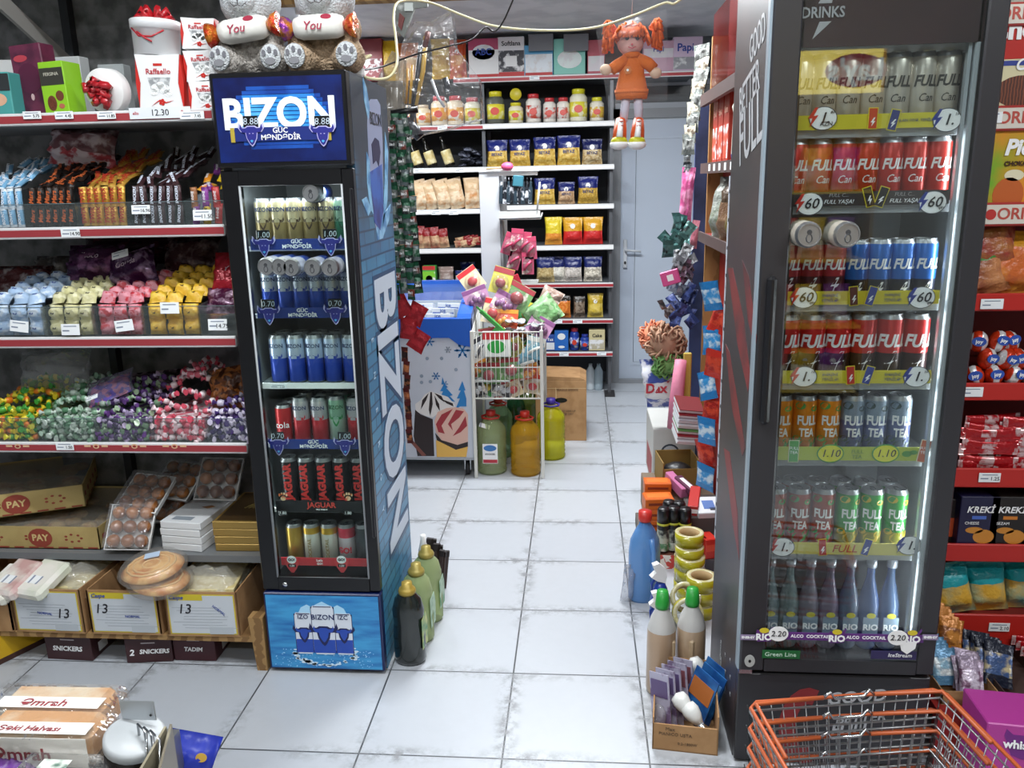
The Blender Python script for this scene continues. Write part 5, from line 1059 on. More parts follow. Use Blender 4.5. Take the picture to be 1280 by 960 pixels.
# printed front: trees, snowflakes, ice creams
yy = FY0 - .0006
def P_(px, py, e=0): q = at(px, py, FY0); return (q.x, q.z)
tr_ = MB(); BLUEP = mat('#2278b8', .4)
def tree(pts): obj('tree_print', MB().prism([P_(*p) for p in pts], yy - .0008, yy, 0), [BLUEP], fz)
tree([(544, 508), (554, 489), (550, 489), (555, 480), (552, 480), (553, 471), (556, 480), (560, 484), (558, 485), (566, 494), (562, 495), (569, 502), (556, 500), (556, 506)])
tree([(569, 512), (575, 498), (571, 498), (576, 488), (573, 488), (578, 476), (582, 488), (580, 488), (583, 498), (583, 508), (575, 508)])
def flake(px, py, s, slot=0):
    x, z_ = P_(px, py); tr_ = MB()
    for k in range(6): a = k * pi / 3; tr_.box(0, s, yy - .0009, yy - .0001, -s * .08, s * .08, slot, Tr(x, 0, z_, 0, a)); tr_.disc(x + s * .65 * cos(a), z_ - s * .65 * sin(a), s * .2, s * .16, yy - .0009, slot, n=6)
    obj('snowflake_print', tr_, [BLUEP, mat('#8c98a8', .4)], fz)
for px, py, s in ((537, 427, .028), (578, 438, .045), (532, 419, .016), (545, 470, .024), (560, 437, .02), (556, 480, .02)): flake(px, py, s, 0 if px != 560 else 1)
for k, (px, py) in enumerate(((556, 416), (522, 421), (552, 448), (570, 462), (527, 470), (527, 478), (538, 477), (534, 448), (520, 437))): x, z_ = P_(px, py); obj('dot_print', MB().disc(x, z_, .010, .010, yy - .0008, 0, n=10), [mat('#8c98a8', .4)], fz)
ic = MB()
ic.prism([P_(*p) for p in ((519, 505), (526, 500), (531, 493), (538, 489), (548, 492), (560, 496), (569, 506), (566, 512), (548, 516), (541, 522), (530, 519), (520, 514))], yy - .0010, yy, 0)
for a in (((528, 500), (536, 491), (533, 500), (526, 512)), ((538, 490), (540, 490), (541, 505), (538, 520), (536, 512)), ((543, 491), (552, 495), (556, 503), (549, 498)), ((543, 494), (549, 505), (550, 514), (545, 506)), ((553, 499), (566, 504), (567, 508), (558, 504))): ic.prism([P_(*p) for p in a], yy - .0014, yy - .0008, 1)
ic.prism([P_(*p) for p in ((519, 512), (526, 518), (541, 524), (543, 570), (522, 570), (517, 545))], yy - .0012, yy, 1)
ic.prism([P_(*p) for p in ((509, 548), (514, 548), (533, 569), (528, 570))], yy - .0018, yy - .001, 5)
ic.prism([P_(*p) for p in ((543, 526), (547, 515), (558, 510), (570, 509), (580, 511), (585, 518), (585, 556), (572, 556), (552, 550), (545, 540))], yy - .0016, yy, 2)
for a in (((545, 530), (552, 518), (566, 511), (560, 520), (552, 532), (556, 542), (548, 540)), ((570, 512), (580, 514), (574, 522), (564, 530), (566, 538), (560, 530)), ((582, 520), (584, 532), (576, 540), (566, 545), (574, 534))): ic.prism([P_(*p) for p in a], yy - .0021, yy - .0014, 3)
ic.prism([P_(*p) for p in ((544, 541), (552, 550), (572, 556), (585, 552), (585, 558), (570, 562), (546, 550))], yy - .0024, yy - .0015, 1)
ic.prism([P_(*p) for p in ((545, 550), (570, 561), (585, 558), (583, 571), (546, 571))], yy - .0020, yy, 4)
obj('ice_cream_print', ic, [mat('#dcd8d4', .4), mat('#241414', .4), mat('#d8b0a0', .4), mat('#9c2c34', .4), mat('#c88c34', .5, h2='#e0b054', kind='brick', scale=18), mat('#7c4438', .4)], fz)
for i in range(9):
    put('icebox', simple_box(.14, .1, .05, '#c8ccd4', '#3c58a4', 'ice', TBL, .03, name='ice_cream_box'), (FX0 + .16 + .17 * (i % 3), FY0 + .15 + .2 * (i // 3), zf - .33 + (.28 if 1 else 0)), (-.2, 0, RN.uniform(-.2, .2)), 'frozen packet under the curved freezer glass', 'box', 'packets in the freezer')
# ================================================================ WIRE TOY RACK
wx0, wx1, wy0, wy1 = -.352, .022, 1.86, 2.28
wz0, wz1 = at(635, 498, wy0).z, at(635, 415, wy0).z
wr = empty('wire_rack', (0, 0, 0)); tag(wr, 'cream wire basket stand heaped with toys between freezer and aisle', 'rack')
for x, y, h in ((wx0, wy0, wz1), (wx1, wy0, wz1), (wx0, wy1, wz1 + .1), (wx1, wy1, wz1 + .1)): obj('leg', MB().box(x - .009, x + .009, y - .009, y + .009, 0, h + .008, b=.002), [WIREW], wr)
sd_ = MB()
for k in range(14): x = wx0 + (wx1 - wx0) * (k + 1) / 15; sd_.tube([(x, wy0, wz0), (x, wy0, wz1)], .0018, 5)
for z_ in (wz0, (wz0 + wz1) / 2 - .01, wz1): sd_.tube([(wx0, wy0 - .003, z_), (wx1, wy0 - .003, z_)], .003 if z_ != wz0 else .005, 6)
obj('front_grid', sd_, [WIREW], wr)
for xx in (wx0, wx1):
    g_ = MB()
    for k in range(12): y = wy0 + (wy1 - wy0) * (k + 1) / 13; g_.tube([(xx, y, wz0), (xx, y, wz1 + .1 * (k + 1) / 13)], .0018, 5)
    for z_ in (wz0, (wz0 + wz1) / 2, wz1): g_.tube([(xx, wy0, z_), (xx, wy1, z_ + (.1 if z_ == wz1 else 0))], .003, 6)
    obj('side_grid', g_, [WIREW], wr)
g_ = MB()
for k in range(10): x = wx0 + (wx1 - wx0) * (k + .5) / 10; g_.tube([(x, wy0, wz0), (x, wy1, wz0)], .0018, 5)
obj('bottom_grid', g_, [WIREW], wr); obj('inner_shelf', MB().box(wx0 + .01, wx0 + .2, wy0 + .01, wy0 + .2, at(620, 476, wy0 + .01).z - .008, at(620, 476, wy0 + .01).z), [mat('#b8bcb8', .4)], wr)
def blister(w, h, c, c2, shape='o', name='toy_packet'):
    def fn():
        mb = MB().box(-w / 2, w / 2, 0, .002, 0, h, 0).box(-w / 2, w / 2, -.001, 0, h * .78, h * .98, 1)
        o = obj(name, mb, [mat(c, .5, h2='#e4dcd0', scale=20, lo=.55, hi=.65), mat(c2, .5)])
        tm = MB()
        if shape == 'o': tm.ball((0, -.012, h * .4), w * .26, (1, .4, .9), 10)
        elif shape == 's':
            for k in range(4): tm.ball((-w * .25 + w * .17 * k, -.01, h * (.3 + .12 * (k % 2))), w * .12, (1, .6, 1.2), 8)
        else: tm.tube([(-w * .3, -.01, h * .2), (0, -.014, h * .45), (w * .3, -.01, h * .6)], .009, 6)
        obj('toy', tm, [mat(c2, .35)], o); obj('blister', MB().ball((0, -.008, h * .4), w * .42, (1, .4, h / w * .8), 10), [film('#ffffff', .05, .5, .06, bump=.5)], o); return o
    return fn
TY = [('t0', blister(.1, .12, '#d8c8a0', '#c02028'), 'red and beige'), ('t1', blister(.12, .1, '#b080a4', '#7c4478', 's'), 'pink and purple'), ('t2', blister(.13, .12, '#649054', '#94282f'), 'green and red'), ('t3', blister(.11, .09, '#c84a20', '#d89028', 's'), 'orange'),
      ('t4', blister(.1, .13, '#b8b048', '#943038'), 'yellow'), ('t5', blister(.1, .12, '#7ab0c4', '#e0e0d8', 'x'), 'pale blue'), ('t6', blister(.12, .1, '#3a3c40', '#c0c4c8', 's'), 'black and silver'), ('t7', blister(.11, .12, '#d0d4d8', '#30303a', 'x'), 'white and black'), ('t8', blister(.1, .11, '#2c8c3c', '#e0c030'), 'dark green')]
def P3(px, py, y): return at(px, py, y)
# seen through the front grid
cells = [(605, 440, 7), (628, 438, 8), (648, 436, 4), (666, 440, 5), (600, 462, 3), (622, 462, 4), (640, 466, 2), (662, 466, 3), (604, 484, 8), (625, 486, 6), (645, 488, 0), (665, 484, 0), (612, 472, 2), (655, 455, 5), (634, 480, 3), (598, 488, 6)]
for i, (px, py, k) in enumerate(cells):
    p = P3(px, py + 8, wy0 + .035 + .03 * (i % 3)); put(TY[k][0], TY[k][1], p, (RN.uniform(-.3, .2), RN.uniform(-.5, .5), RN.uniform(-.2, .2)), '%s toy packet behind the grid of the wire rack' % TY[k][2], 'toy', 'toy packets in the wire basket')
for i in range(26):
    k = RN.randrange(9); put(TY[k][0], TY[k][1], (RN.uniform(wx0 + .06, wx1 - .06), RN.uniform(wy0 + .12, wy1 - .06), wz0 + .02 + .26 * RN.random()), (RN.uniform(-.8, .2), RN.uniform(-.8, .8), RN.uniform(-.4, .4)), '%s toy packet deep inside the wire basket' % TY[k][2], 'toy', 'toy packets deep in the basket')
topc = [(622, 355, .16, 4, .25, 'topmost, leaning on the grey board'), (600, 372, .14, 1, -.35, 'at the heap edge beside the freezer'), (625, 378, .12, 1, .5, 'in the middle of the heap'), (613, 392, .10, 0, .2, 'just above the red boxed toy'), (640, 372, .14, 2, .5, 'beneath the green toy bag'), (632, 398, .08, 3, .05, 'hanging over the front edge'), (668, 408, .1, 1, .5, 'at the right end of the heap'), (598, 350, .25, 0, -.6, 'behind the pink ones'), (655, 392, .22, 8, .3, 'behind the green toy bag')]
for i, (px, py, dy, k, r, w_) in enumerate(topc):
    p = P3(px, py + 12, wy0 + dy); put(TY[k][0], TY[k][1], p, (-.35, r, RN.uniform(-.2, .2)), '%s toy packet %s' % (TY[k][2], w_), 'toy', 'toy packets heaped on the rack', 1.15)
U('toy_bag', MB().pillow(.17, .2, .09, None, jit=.008), [mat('#6c9c64', .4, h2='#98b88c', kind='cell', scale=28, lo=.3, hi=.6, bump=.8)], P3(662, 405, wy0 + .14), (-.5, .95, 0), 'clear bag of pale green toy pieces on the wire rack', 'toy')
U('toy_bag', MB().pillow(.13, .16, .07, None, jit=.008), [mat('#8c7468', .4, h2='#a89488', kind='cell', scale=28, lo=.3, hi=.6, bump=.8)], P3(678, 392, wy0 + .3), (-.4, .5, 0), 'brownish toy bag behind the green one', 'toy')
o = U('toy_box', pack(.155, .03, .14, [('r', 0, .115, .15, .04, 1), ('o', 0, .055, .10, .07, 2)]), [mat('#c8ccc8', .4), mat('#b02028', .4), mat('#1f8c34', .5)], P3(621, 446, wy0 + .035), (-.1, 0, 0), 'toy box with a red top strip and bright green inside', 'toy')
U('plastic_gun', MB().box(-.09, .09, -.008, .008, -.012, .012, b=.005).box(.03, .06, -.007, .007, -.05, 0, b=.004).box(-.12, -.08, -.004, .004, -.004, .006), [mat('#409444', .35)], P3(616, 402, wy0 + .05), (0, .75, 0), 'bright green plastic stick toy lying across the heap', 'toy')
for i in range(14):
    p = P3(636 + 8 * (i % 6), 402 + 5 * (i // 3), wy0 + .06 + .03 * (i // 5)); put('coin', lambda: obj('foil_disc', MB().lathe([(.02, 0), (.024, .004), (.02, .008), (0, .009)], 12), [mat('#c0c4cc', .3, .6, h2='#e4e4e4', scale=60)]), p, (RN.uniform(-.5, .9), RN.uniform(-.4, .4), 0), 'silvery round toy on the top of the wire rack', 'toy', 'silvery round toys')
# grey board with hooks
gb0, gb1 = at(599, 216, 2.42), at(624, 216, 2.42); gz = at(600, 400, 2.42).z
hb_ = empty('display_board', (0, 0, 0)); tag(hb_, 'tall plain grey board with hooks rising behind the toy heap', 'board')
obj('panel', MB().box(gb0.x, gb1.x, 2.40, 2.42, gz - .6, gb0.z, 0, b=.002), [mat('#b4b6ba', .5)], hb_)
obj('side_panel', MB().box(gb1.x, gb1.x + .012, 2.42, 2.75, gz - .6, gb0.z), [mat('#8c8e92', .5)], hb_)
g2 = at(672, 216, 2.42)
obj('header', MB().tube([(gb0.x, 2.40, gb0.z + .006), (g2.x + .01, 2.40, gb0.z + .008)], .008, 8).box(gb1.x, g2.x, 2.41, 2.415, gb0.z - .02, gb0.z), [WHITE], hb_)
tz = at(640, 268, 2.40).z
obj('tray', MB().box(gb1.x, g2.x + .015, 2.36, 2.5, tz - .03, tz - .025).box(gb1.x, g2.x + .015, 2.355, 2.36, tz - .03, tz + .02).tube([(gb1.x, 2.35, tz - .02), (g2.x + .02, 2.35, tz - .015), (g2.x + .02, 2.5, tz)], .006, 6).tube([(g2.x - .005, 2.36, tz), (g2.x + .015, 2.36, tz + .18)], .006, 6), [mat('#b8bab8', .45)], hb_)
tz2 = at(640, 352, 2.40).z
obj('tray', MB().box(gb1.x + .03, g2.x - .005, 2.36, 2.5, tz2 - .01, tz2).box(gb1.x + .03, g2.x - .005, 2.355, 2.36, tz2 - .012, tz2 + .012), [mat('#b8bab8', .45)], hb_)
for i in range(9):
    px = 627 + i * 4.6; p = at(px, 222, 2.40)
    put('comb%d' % (i % 2), (lambda c: (lambda: obj('hair_comb', MB().box(-.007, .007, -.006, .006, -.13, -.02, b=.003).tube([(0, 0, 0), (0, 0, -.02)], .002, 5).box(-.011, .011, -.002, .002, -.14, -.05), [mat(c, .25, h2='#b8bcc4', scale=24, lo=.55, hi=.62)])))('#22262c' if i % 2 else '#2c3a44'), (p.x, 2.39, p.z), (0, .05, RN.uniform(-.5, .5)), 'dark comb hanging from the board rail, %s of nine' % ORD[i], 'comb', 'combs on the board', (1, 1, 1.05))
U('teal_hanger', MB().box(-.03, .03, -.01, 0, -.05, .012, 0, b=.004), [mat('#2c6878', .5)], at(648, 222, 2.38), (0, .1, 0), 'teal label card hanging in front of the combs', 'card')
U('pink_brush', MB().ball((0, 0, 0), .03, (1.2, .8, .8), 12, 0, jit=.006).tube([(-.12, 0, -.012), (-.02, 0, -.005)], .005, 6, 1), [mat('#d8507c', .5), mat('#c49a70', .5)], at(634, 208, 2.38), 0, 'pink brush lying on top of the board rail', 'brush')
for i, (px, py, r) in enumerate(((632, 300, .35), (645, 296, .1), (655, 300, .1), (664, 306, -.05), (640, 318, .3), (660, 325, 0))):
    put('pk', blister(.07, .13, '#b04c68', '#b84060', 'x'), at(px, py + 18, 2.36 - .01 * (i % 2)), (0, r, 0), 'pink toy packet hanging under the combs, %s of six' % ORD[i], 'toy', 'pink toy packets')
U('red_strap', MB().box(-.02, .02, -.004, .004, -.14, .14, b=.002), [mat('#b4283c', .5)], at(655, 372, 2.2), (0, -.38, 0), 'long red card hanging down into the toy heap', 'card')
# ================================================================ oil bottles
def oil(c, cap, lab=False, tint=None):
    def fn():
        r = .085; prof = [(r * .9, 0), (r, .012)]
        for k in range(9): z_ = .02 + k * .024; prof += [(r, z_), (r * (.95 if k not in (4,) else .90), z_ + .012)]
        prof += [(r, .235), (r * .92, .265), (r * .5, .31), (.024, .325), (.024, .335)]
        o = obj('oil_bottle', MB().lathe(prof, 20), [liquid(c, tint)])
        obj('cap', MB().lathe([(.026, .328), (.028, .34), (.027, .362), (0, .363)], 14), [mat(cap, .4)], o)
        obj('carry_handle', MB().tube([(-.028, 0, .335), (-.05, -.01, .33), (-.045, -.03, .325), (0, -.045, .322), (.045, -.03, .325), (.05, -.01, .33), (.028, 0, .335)], .006, 6), [mat(cap, .4)], o)
        if lab:
            l = obj('bottle_label', MB().box(-.042, .042, -.0865, -.085, .075, .19, 0).disc(0, .165, .036, .018, -.0875, 1).box(-.04, .04, -.0872, -.0865, .078, .098, 2), [TW, mat('#3c78b8', .5), mat('#b42838', .5)], o); txt('AYCICEK', .014, TB, l, (0, -.0885, .13), bold=.02)
            obj('price_sticker', MB().box(-.03, .03, -.001, .001, -.014, .014, 0, Tr(-.03, -.055, .285, -.9, .3)), [TAGM], o)
        return o
    return fn
def liquid(c, t_=None):
    return film(c, .34, .45, .08, tint=t_ or c, bump=.15, bscale=20)
dk = {'1': '#c4d4a0', '2': '#e0b030', '3': '#e0e030', '4': '#7ca878', '5': '#1f4a2c', '6': '#5c6c34'}
for i, (px, py, k, cap, lb) in enumerate(((615, 590, '1', '#b02c24', 'pale green oil bottle with a label under the wire rack'), (657, 592, '2', '#b82818', 'golden oil bottle under the wire rack'), (689, 572, '3', '#3c2c8c', 'lemon yellow oil bottle with a purple cap beside the rack leg'),
        (624, 570, '4', '#b03020', 'pale green oil bottle behind the labelled one'), (640, 553, '5', '#a82c20', 'dark green oil bottle at the back of the rack'), (660, 548, '6', '#a83020', 'olive oil bottle at the back behind the golden one'))):
    p = fl(px, py); o = put('oil' + k, oil(dk[k], cap, k == '1', {'1': '#eaf0d4', '2': '#f8d868', '3': '#f4f480', '4': '#d8ecd4'}.get(k)), (p.x, p.y + .085 * 0 + .02, 0), RN.uniform(-.3, .1) if k != '1' else 0, lb, 'bottle', 'oil bottles')
# ================================================================ hanging strips behind the narrow fridge
def sachet(w, h, c, c2, c3=None, word='', metal=.2):
    def fn():
        o = obj('sachet', MB().pillow(w, h, .012, [(0, 0), (.3, 1), (.7, 0)], nu=5, nv=8, jit=.0018, crimp=.06), [mat(c, .3, metal, bump=.5, bscale=60), mat(c2, .3, metal, h2=c3 or c, scale=40, bump=.5, bscale=60)])
        if word: txt(word, w * .4, TW, o, (0, -.008, h * .5), bold=.03)
        return o
    return fn
p = at(522, 137, .72)
U('hanging_rod', MB().tube([(-.10, 0, -.01), (.0, 0, 0)], .012, 8), [BLACK], p, 0, 'thick black rod holding the green sachet strips behind the narrow fridge', 'rod')
SC3 = [('s1', sachet(.034, .06, '#1c4c34', '#7c8480', '#7c3428', '3in1')), ('s2', sachet(.034, .062, '#1c5438', '#14181a', '#7c827c', '3in1')), ('s3', sachet(.034, .06, '#5c6466', '#1c4c34', '#8c9490', ''))]
for c in range(4):
    for r in range(11):
        px = 489 + c * (5.6 + r * .38) + r * .6; py = 152 + r * 20.5 - (c % 2) * 8
        q = at(px, py, .68 + .02 * (c % 2)); k = SC3[(r + c) % 3]
        put(k[0], k[1], (q.x, q.y, q.z - .055), (RN.uniform(-.15, .15), RN.uniform(-.12, .12), RN.uniform(-.6, .4)), 'green and silver coffee sachet in the hanging strips, %s strip' % ORD[c], 'sachet', 'green coffee sachets, strip %s' % ORD[c])
for r, (px, py) in enumerate(((508, 382), (515, 392), (510, 412), (517, 425))):
    q = at(px, py + 12, .7); put('rs', sachet(.075, .085, '#a01c24', '#b02830', '#8c1820'), q, (0, (-.5, .5, .1, .55)[r], -.2), 'large red sachet hanging below the green strips, %s from top' % ORD[r], 'sachet', 'large red sachets')
for r in range(7):
    q = at(506 + r * 1.2, 452 + r * 17, .75); put('rb_' + str(r % 2), sachet(.03, .06, '#5c1c18', '#8c4a30' if r % 2 else '#2c1814', '#c87848'), q, (0, RN.uniform(-.2, .2), -.3), 'brown and red sachet hanging low beside the printed fridge side, %s from top' % ORD[r], 'sachet', 'brown sachets')
# tools in clear bags hanging near the ceiling
def P4(px, py): return at(px, py, 1.15)
q = P4(560, 20)
hk = empty('tool_bag', (0, 0, 0)); tag(hk, 'clear hanging bag with hammers and yellow tools above the sachet strips', 'bag')
def hull(pts, y0, y1, mb, slot=0): mb.prism([(P4(*p).x, P4(*p).z) for p in pts], y0, y1, slot)
mb = MB(); hull([(540, 30), (566, 15), (570, 60), (600, 100), (604, 148), (560, 162), (520, 170), (500, 178), (490, 140), (500, 90), (506, 55), (520, 30)], 1.10, 1.20, mb)
obj('clear_bag', mb, [film('#c8ccd0', .06, .8, .12, bump=.9, bscale=16)], hk)
def tool(name, pts, r, c, lb, head=None, hc='#20242a'):
    q = [P4(*p) for p in pts]; q = [(v.x, 1.14, v.z) for v in q]; o = obj(name, MB().tube(q, r, 8), [mat(c, .35)]); tag(o, lb, 'tool', 'tools in the clear hanging bag')
    if head: h = [P4(*p) for p in head[:-1]]; obj('tool_head', MB().tube([(v.x, 1.14, v.z) for v in h], head[-1], 8), [mat(hc, .3, .3)], o)
tool('hammer', [(526, 66), (522, 100), (514, 160)], .011, '#1c1f26', 'dark handled hammer in the clear hanging bag', [(508, 150), (526, 172), .022])
tool('trowel', [(533, 46), (529, 90), (520, 132)], .010, '#b08c34', 'golden handled tool in the clear hanging bag', [(536, 40), (531, 60), .012], '#5c2c28')
tool('screwdriver', [(516, 82), (513, 130)], .006, '#c89828', 'thin yellow tool beside the hammer', [(512, 132), (508, 150), .004], '#8c9094')
tool('screwdriver', [(510, 86), (508, 130)], .006, '#b88420', 'thin yellow tool, outer of the pair beside the hammer', [(508, 132), (504, 150), .004], '#8c9094')
tool('pliers', [(540, 100), (548, 122), (556, 134)], .006, '#a4a8ac', 'steel pliers in the lower part of the hanging bag', [(556, 98), (562, 116), .014])
tool('putty_knife', [(494, 110), (493, 150)], .014, '#6c6860', 'grey handled tool at the left of the hanging bag', [(492, 150), (500, 172), .02], '#5c4c38')
mb = MB(); hull([(500, 0), (536, 0), (536, 10), (520, 12), (506, 48), (498, 40), (496, 12)], 1.12, 1.14, mb, 0); hull([(508, 6), (518, 6), (518, 16), (508, 16)], 1.11, 1.12, mb, 1); hull([(502, 18), (508, 24), (504, 40), (500, 34)], 1.11, 1.12, mb, 2)
o = obj('hanging_card', mb, [mat('#6c706c', .5, h2='#b8bcb8', scale=20, lo=.5, hi=.6), mat('#c4ccc8', .5), mat('#6c2c28', .5)]); tag(o, 'grey printed card pack hanging at the top above the tool bag', 'card')
mb = MB(); hull([(484, 100), (500, 70), (514, 80), (512, 140), (500, 176), (484, 172), (480, 130)], 1.0, 1.06, mb)
o = obj('cable_bag', mb, [film('#8c8478', .35, .6, .15, bump=.9, bscale=20)]); tag(o, 'cloudy brown clear bag hanging beside the tool bag', 'bag')
# ================================================================ DARK DRINKS FRIDGE ON THE RIGHT
GX0, GX1, GY0, GY1, GH = .657, 1.166, -.37, .04, 2.12
ff = empty('drinks_fridge', (0, 0, 0)); tag(ff, 'tall charcoal glass door fridge full of coloured cans on the right of the aisle', 'fridge')
char = mat('#2c2b2e', .35); charb = mat('#2b2a2d', .4, h2='#3a3032', scale=3, rnd=False); inner = mat('#a4a9ab', .5); gzb = .325
obj('cabinet', MB().box(GX0, GX0 + .03, GY0, GY1, 0, GH, 0).box(GX1 - .03, GX1, GY0, GY1, 0, GH, 0).box(GX0 + .03, GX1 - .03, GY1 - .02, GY1, 0, GH, 1).box(GX0 + .03, GX1 - .03, GY0 + .03, GY1 - .02, GH - .16, GH, 0).box(GX0 + .03, GX1 - .03, GY0, GY1 - .02, 0, gzb, 0)
    .box(GX0 + .03, GX0 + .033, GY0, GY1 - .02, gzb, GH - .16, 1).box(GX1 - .033, GX1 - .03, GY0, GY1 - .02, gzb, GH - .16, 1), [charb, inner], ff)
dz0, dz1 = .30, 2.11
g0, g1, gz0_, gz1_ = .722, 1.120, at(1050, 826, GY0 - .04).z, 2.06
dd = obj('door', MB().box(GX0, g0, GY0 - .04, GY0 - .002, dz0, dz1, 0, b=.004).box(g1, GX1, GY0 - .04, GY0 - .002, dz0, dz1, 0, b=.004).box(g0, g1, GY0 - .04, GY0 - .002, dz0, gz0_, 0).box(g0, g1, GY0 - .04, GY0 - .002, gz1_, dz1, 0), [char], ff)
obj('edge_strip', MB().box(GX0 - .006, GX0 + .002, GY0 - .036, GY0 - .006, dz0, dz1, 0, b=.003), [mat('#8c9aa4', .35)], dd)
obj('glass_pane', MB().box(g0, g1, GY0 - .036, GY0 - .032, gz0_, gz1_), [film('#90989c', 0, .3, .015, tint='#f2f6f6', base=.09)], dd)
obj('seal', MB().box(g1 - .014, g1 - .002, GY0 - .028, GY0 - .006, gz0_, gz1_, 0, b=.003).box(g1 - .026, g1 - .018, GY0 - .02, GY0 - .006, gz0_, gz1_, 0).box(g0 + .001, g0 + .006, GY0 - .028, GY0 - .006, gz0_, gz1_, 1), [mat('#9aa0a4', .4), DARK], dd)
q0, q1 = at(972, 345, GY0 - .05), at(958, 530, GY0 - .05)
obj('handle', MB().box(GX0 + .016, GX0 + .038, GY0 - .062, GY0 - .038, q1.z, q0.z, 0, b=.008), [mat('#17171a', .3)], dd)
lk = at(937, 826, GY0 - .04); obj('lock', MB().disc(lk.x, lk.z, .014, .018, GY0 - .042, 0, n=20, t=.003).disc(lk.x, lk.z, .004, .005, GY0 - .0425, 1, n=8), [mat('#a8a8a4', .4), BLACK], dd)
obj('hinge', MB().box(GX0, GX0 + .035, GY0 - .035, GY0 - .005, dz0 - .012, dz0), [CHROME], dd)
# base with its printed ring and lettering
bs_ = obj('base_panel', MB().box(GX0, GX1, GY0 - .03, GY0, .01, dz0 - .014, 0, b=.003), [mat('#2a292c', .35)], ff)
a = at(1010, 880, GY0 - .031)
ring = [(a.x + .075 * cos(t * .35 + 1.2), a.z - .07 + .12 * sin(t * .35 + 1.2)) for t in range(12)] + [(a.x + .03 * cos(t * .35 + 1.2), a.z - .07 + .07 * sin(t * .35 + 1.2)) for t in range(11, -1, -1)]
obj('ring_print', MB().prism(ring, GY0 - .0312, GY0 - .03), [mat('#7c2426', .4)], bs_)
for s, px, py, z in (('GOOD', 1070, 872, .05), ('BETTER', 1075, 898, .04), ('FULL', 1062, 912, .05)): q = at(px, py, GY0 - .0315); txt(s, z, mat('#a8a9ac', .4), bs_, (q.x, GY0 - .0315, q.z), rot=(pi / 2, -.12, 0), bold=.02, shear=.25)
# printed left side
sdp = MB()
def sidep(pts, slot, e=0):
    q = [atx(px, py, GX0) for px, py in pts]; n = len(q)
    sdp.add([(GX0 - h, p.y, p.z) for h in (0, .0006 + e) for p in q], [tuple(range(n)), tuple(range(n, 2 * n))[::-1]] + [(i, i + n, (i + 1) % n + n, (i + 1) % n) for i in range(n)], slot)
for pts in ([(910, 335), (916, 335), (930, 400), (938, 470), (935, 490), (922, 430)], [(928, 325), (936, 345), (946, 420), (944, 440), (935, 400)], [(905, 560), (912, 565), (922, 640), (924, 700), (917, 660)], [(907, 430), (912, 440), (925, 520), (932, 560), (928, 570), (915, 510)]): sidep(pts, 0)
sp_ = obj('side_print', sdp, [mat('#7c2626', .45, h2='#2c2628', scale=6, lo=.45, hi=.7, rnd=False)], ff)
for s, l0, l1, hp in (('GOOD', (938, 81), (957, 48), 34), ('BETTER', (925, 148), (950, 110), 36), ('FULL', (925, 209), (953, 174), 62)):
    A_, B_, C_ = atx(*l0, GX0), atx(*l1, GX0), atx(l0[0], l0[1] - hp, GX0); me = tmesh(s, .1, mat('#b8babd', .4), bold=.01, align='LEFT').copy()
    xs = [v.co.x for v in me.vertices]; ys = [v.co.y for v in me.vertices]; bx, by = min(xs), min(ys); ux, uy = (B_ - A_) / (max(xs) - bx), (C_ - A_) / (max(ys) - by)
    for v in me.vertices: p_ = A_ + ux * (v.co.x - bx) + uy * (v.co.y - by); v.co = (GX0 - .0008 - (v.co.z > 0) * .0006, p_.y, p_.z)
    obj('lettering', me, [], sp_)
for k in range(9):
    q = atx(901 + (k % 3) * 6, 812 + k * 7, GX0); txtm('GOOD' if k % 3 == 0 else 'x', .022, mat('#9a9c9e', .4), sp_, ((0, 0, -1), (0, -1, 0)), (GX0 - .001, q.y, q.z))
# header behind the glass
HZ = at(1085, 57, GY0 - .028).z
hd = obj('header_panel', MB().box(g0 - .01, g1 + .01, GY0 - .028, GY0 - .022, HZ, 2.07, 0), [mat('#3a2024', .4, h2='#2c1a1e', scale=3, rnd=False)], ff)
q = at(1029, 16, GY0 - .03); txt('DRINKS', .032, mat('#b0aeb0', .4), hd, (q.x, GY0 - .0305, q.z), bold=.02, sx=.85)
obj('bolt_print', MB().prism([(q.x + .012, q.z + .055), (q.x - .012, q.z + .02), (q.x + .018, q.z + .02), (q.x + .024, q.z + .055)], GY0 - .0288, GY0 - .028).prism([(q.x - .02, q.z - .055), (q.x - .006, q.z - .018), (q.x + .02, q.z - .018)], GY0 - .0288, GY0 - .028), [mat('#b0aeb0', .4)], hd)
fl_ = area('fridge_fill_light', ((g0 + g1) / 2, GY0 + .04, HZ - .02), .36, .02, 2.2, (.35, 0, 0));  # added fill light, brightens the cans from above
obj('fill_light_housing', MB().box(g0, g1, GY0 + .02, GY0 + .06, HZ - .01, HZ + .01), [WHITE], ff)  # housing made up to go with the added fill light
l3 = area('fridge_fill_light', (g1 - .012, GY0 + .0, 1.05), .02, 1.3, 3.6, (pi / 2, 0, 2.2))  # second added fill light, upright along the door edge
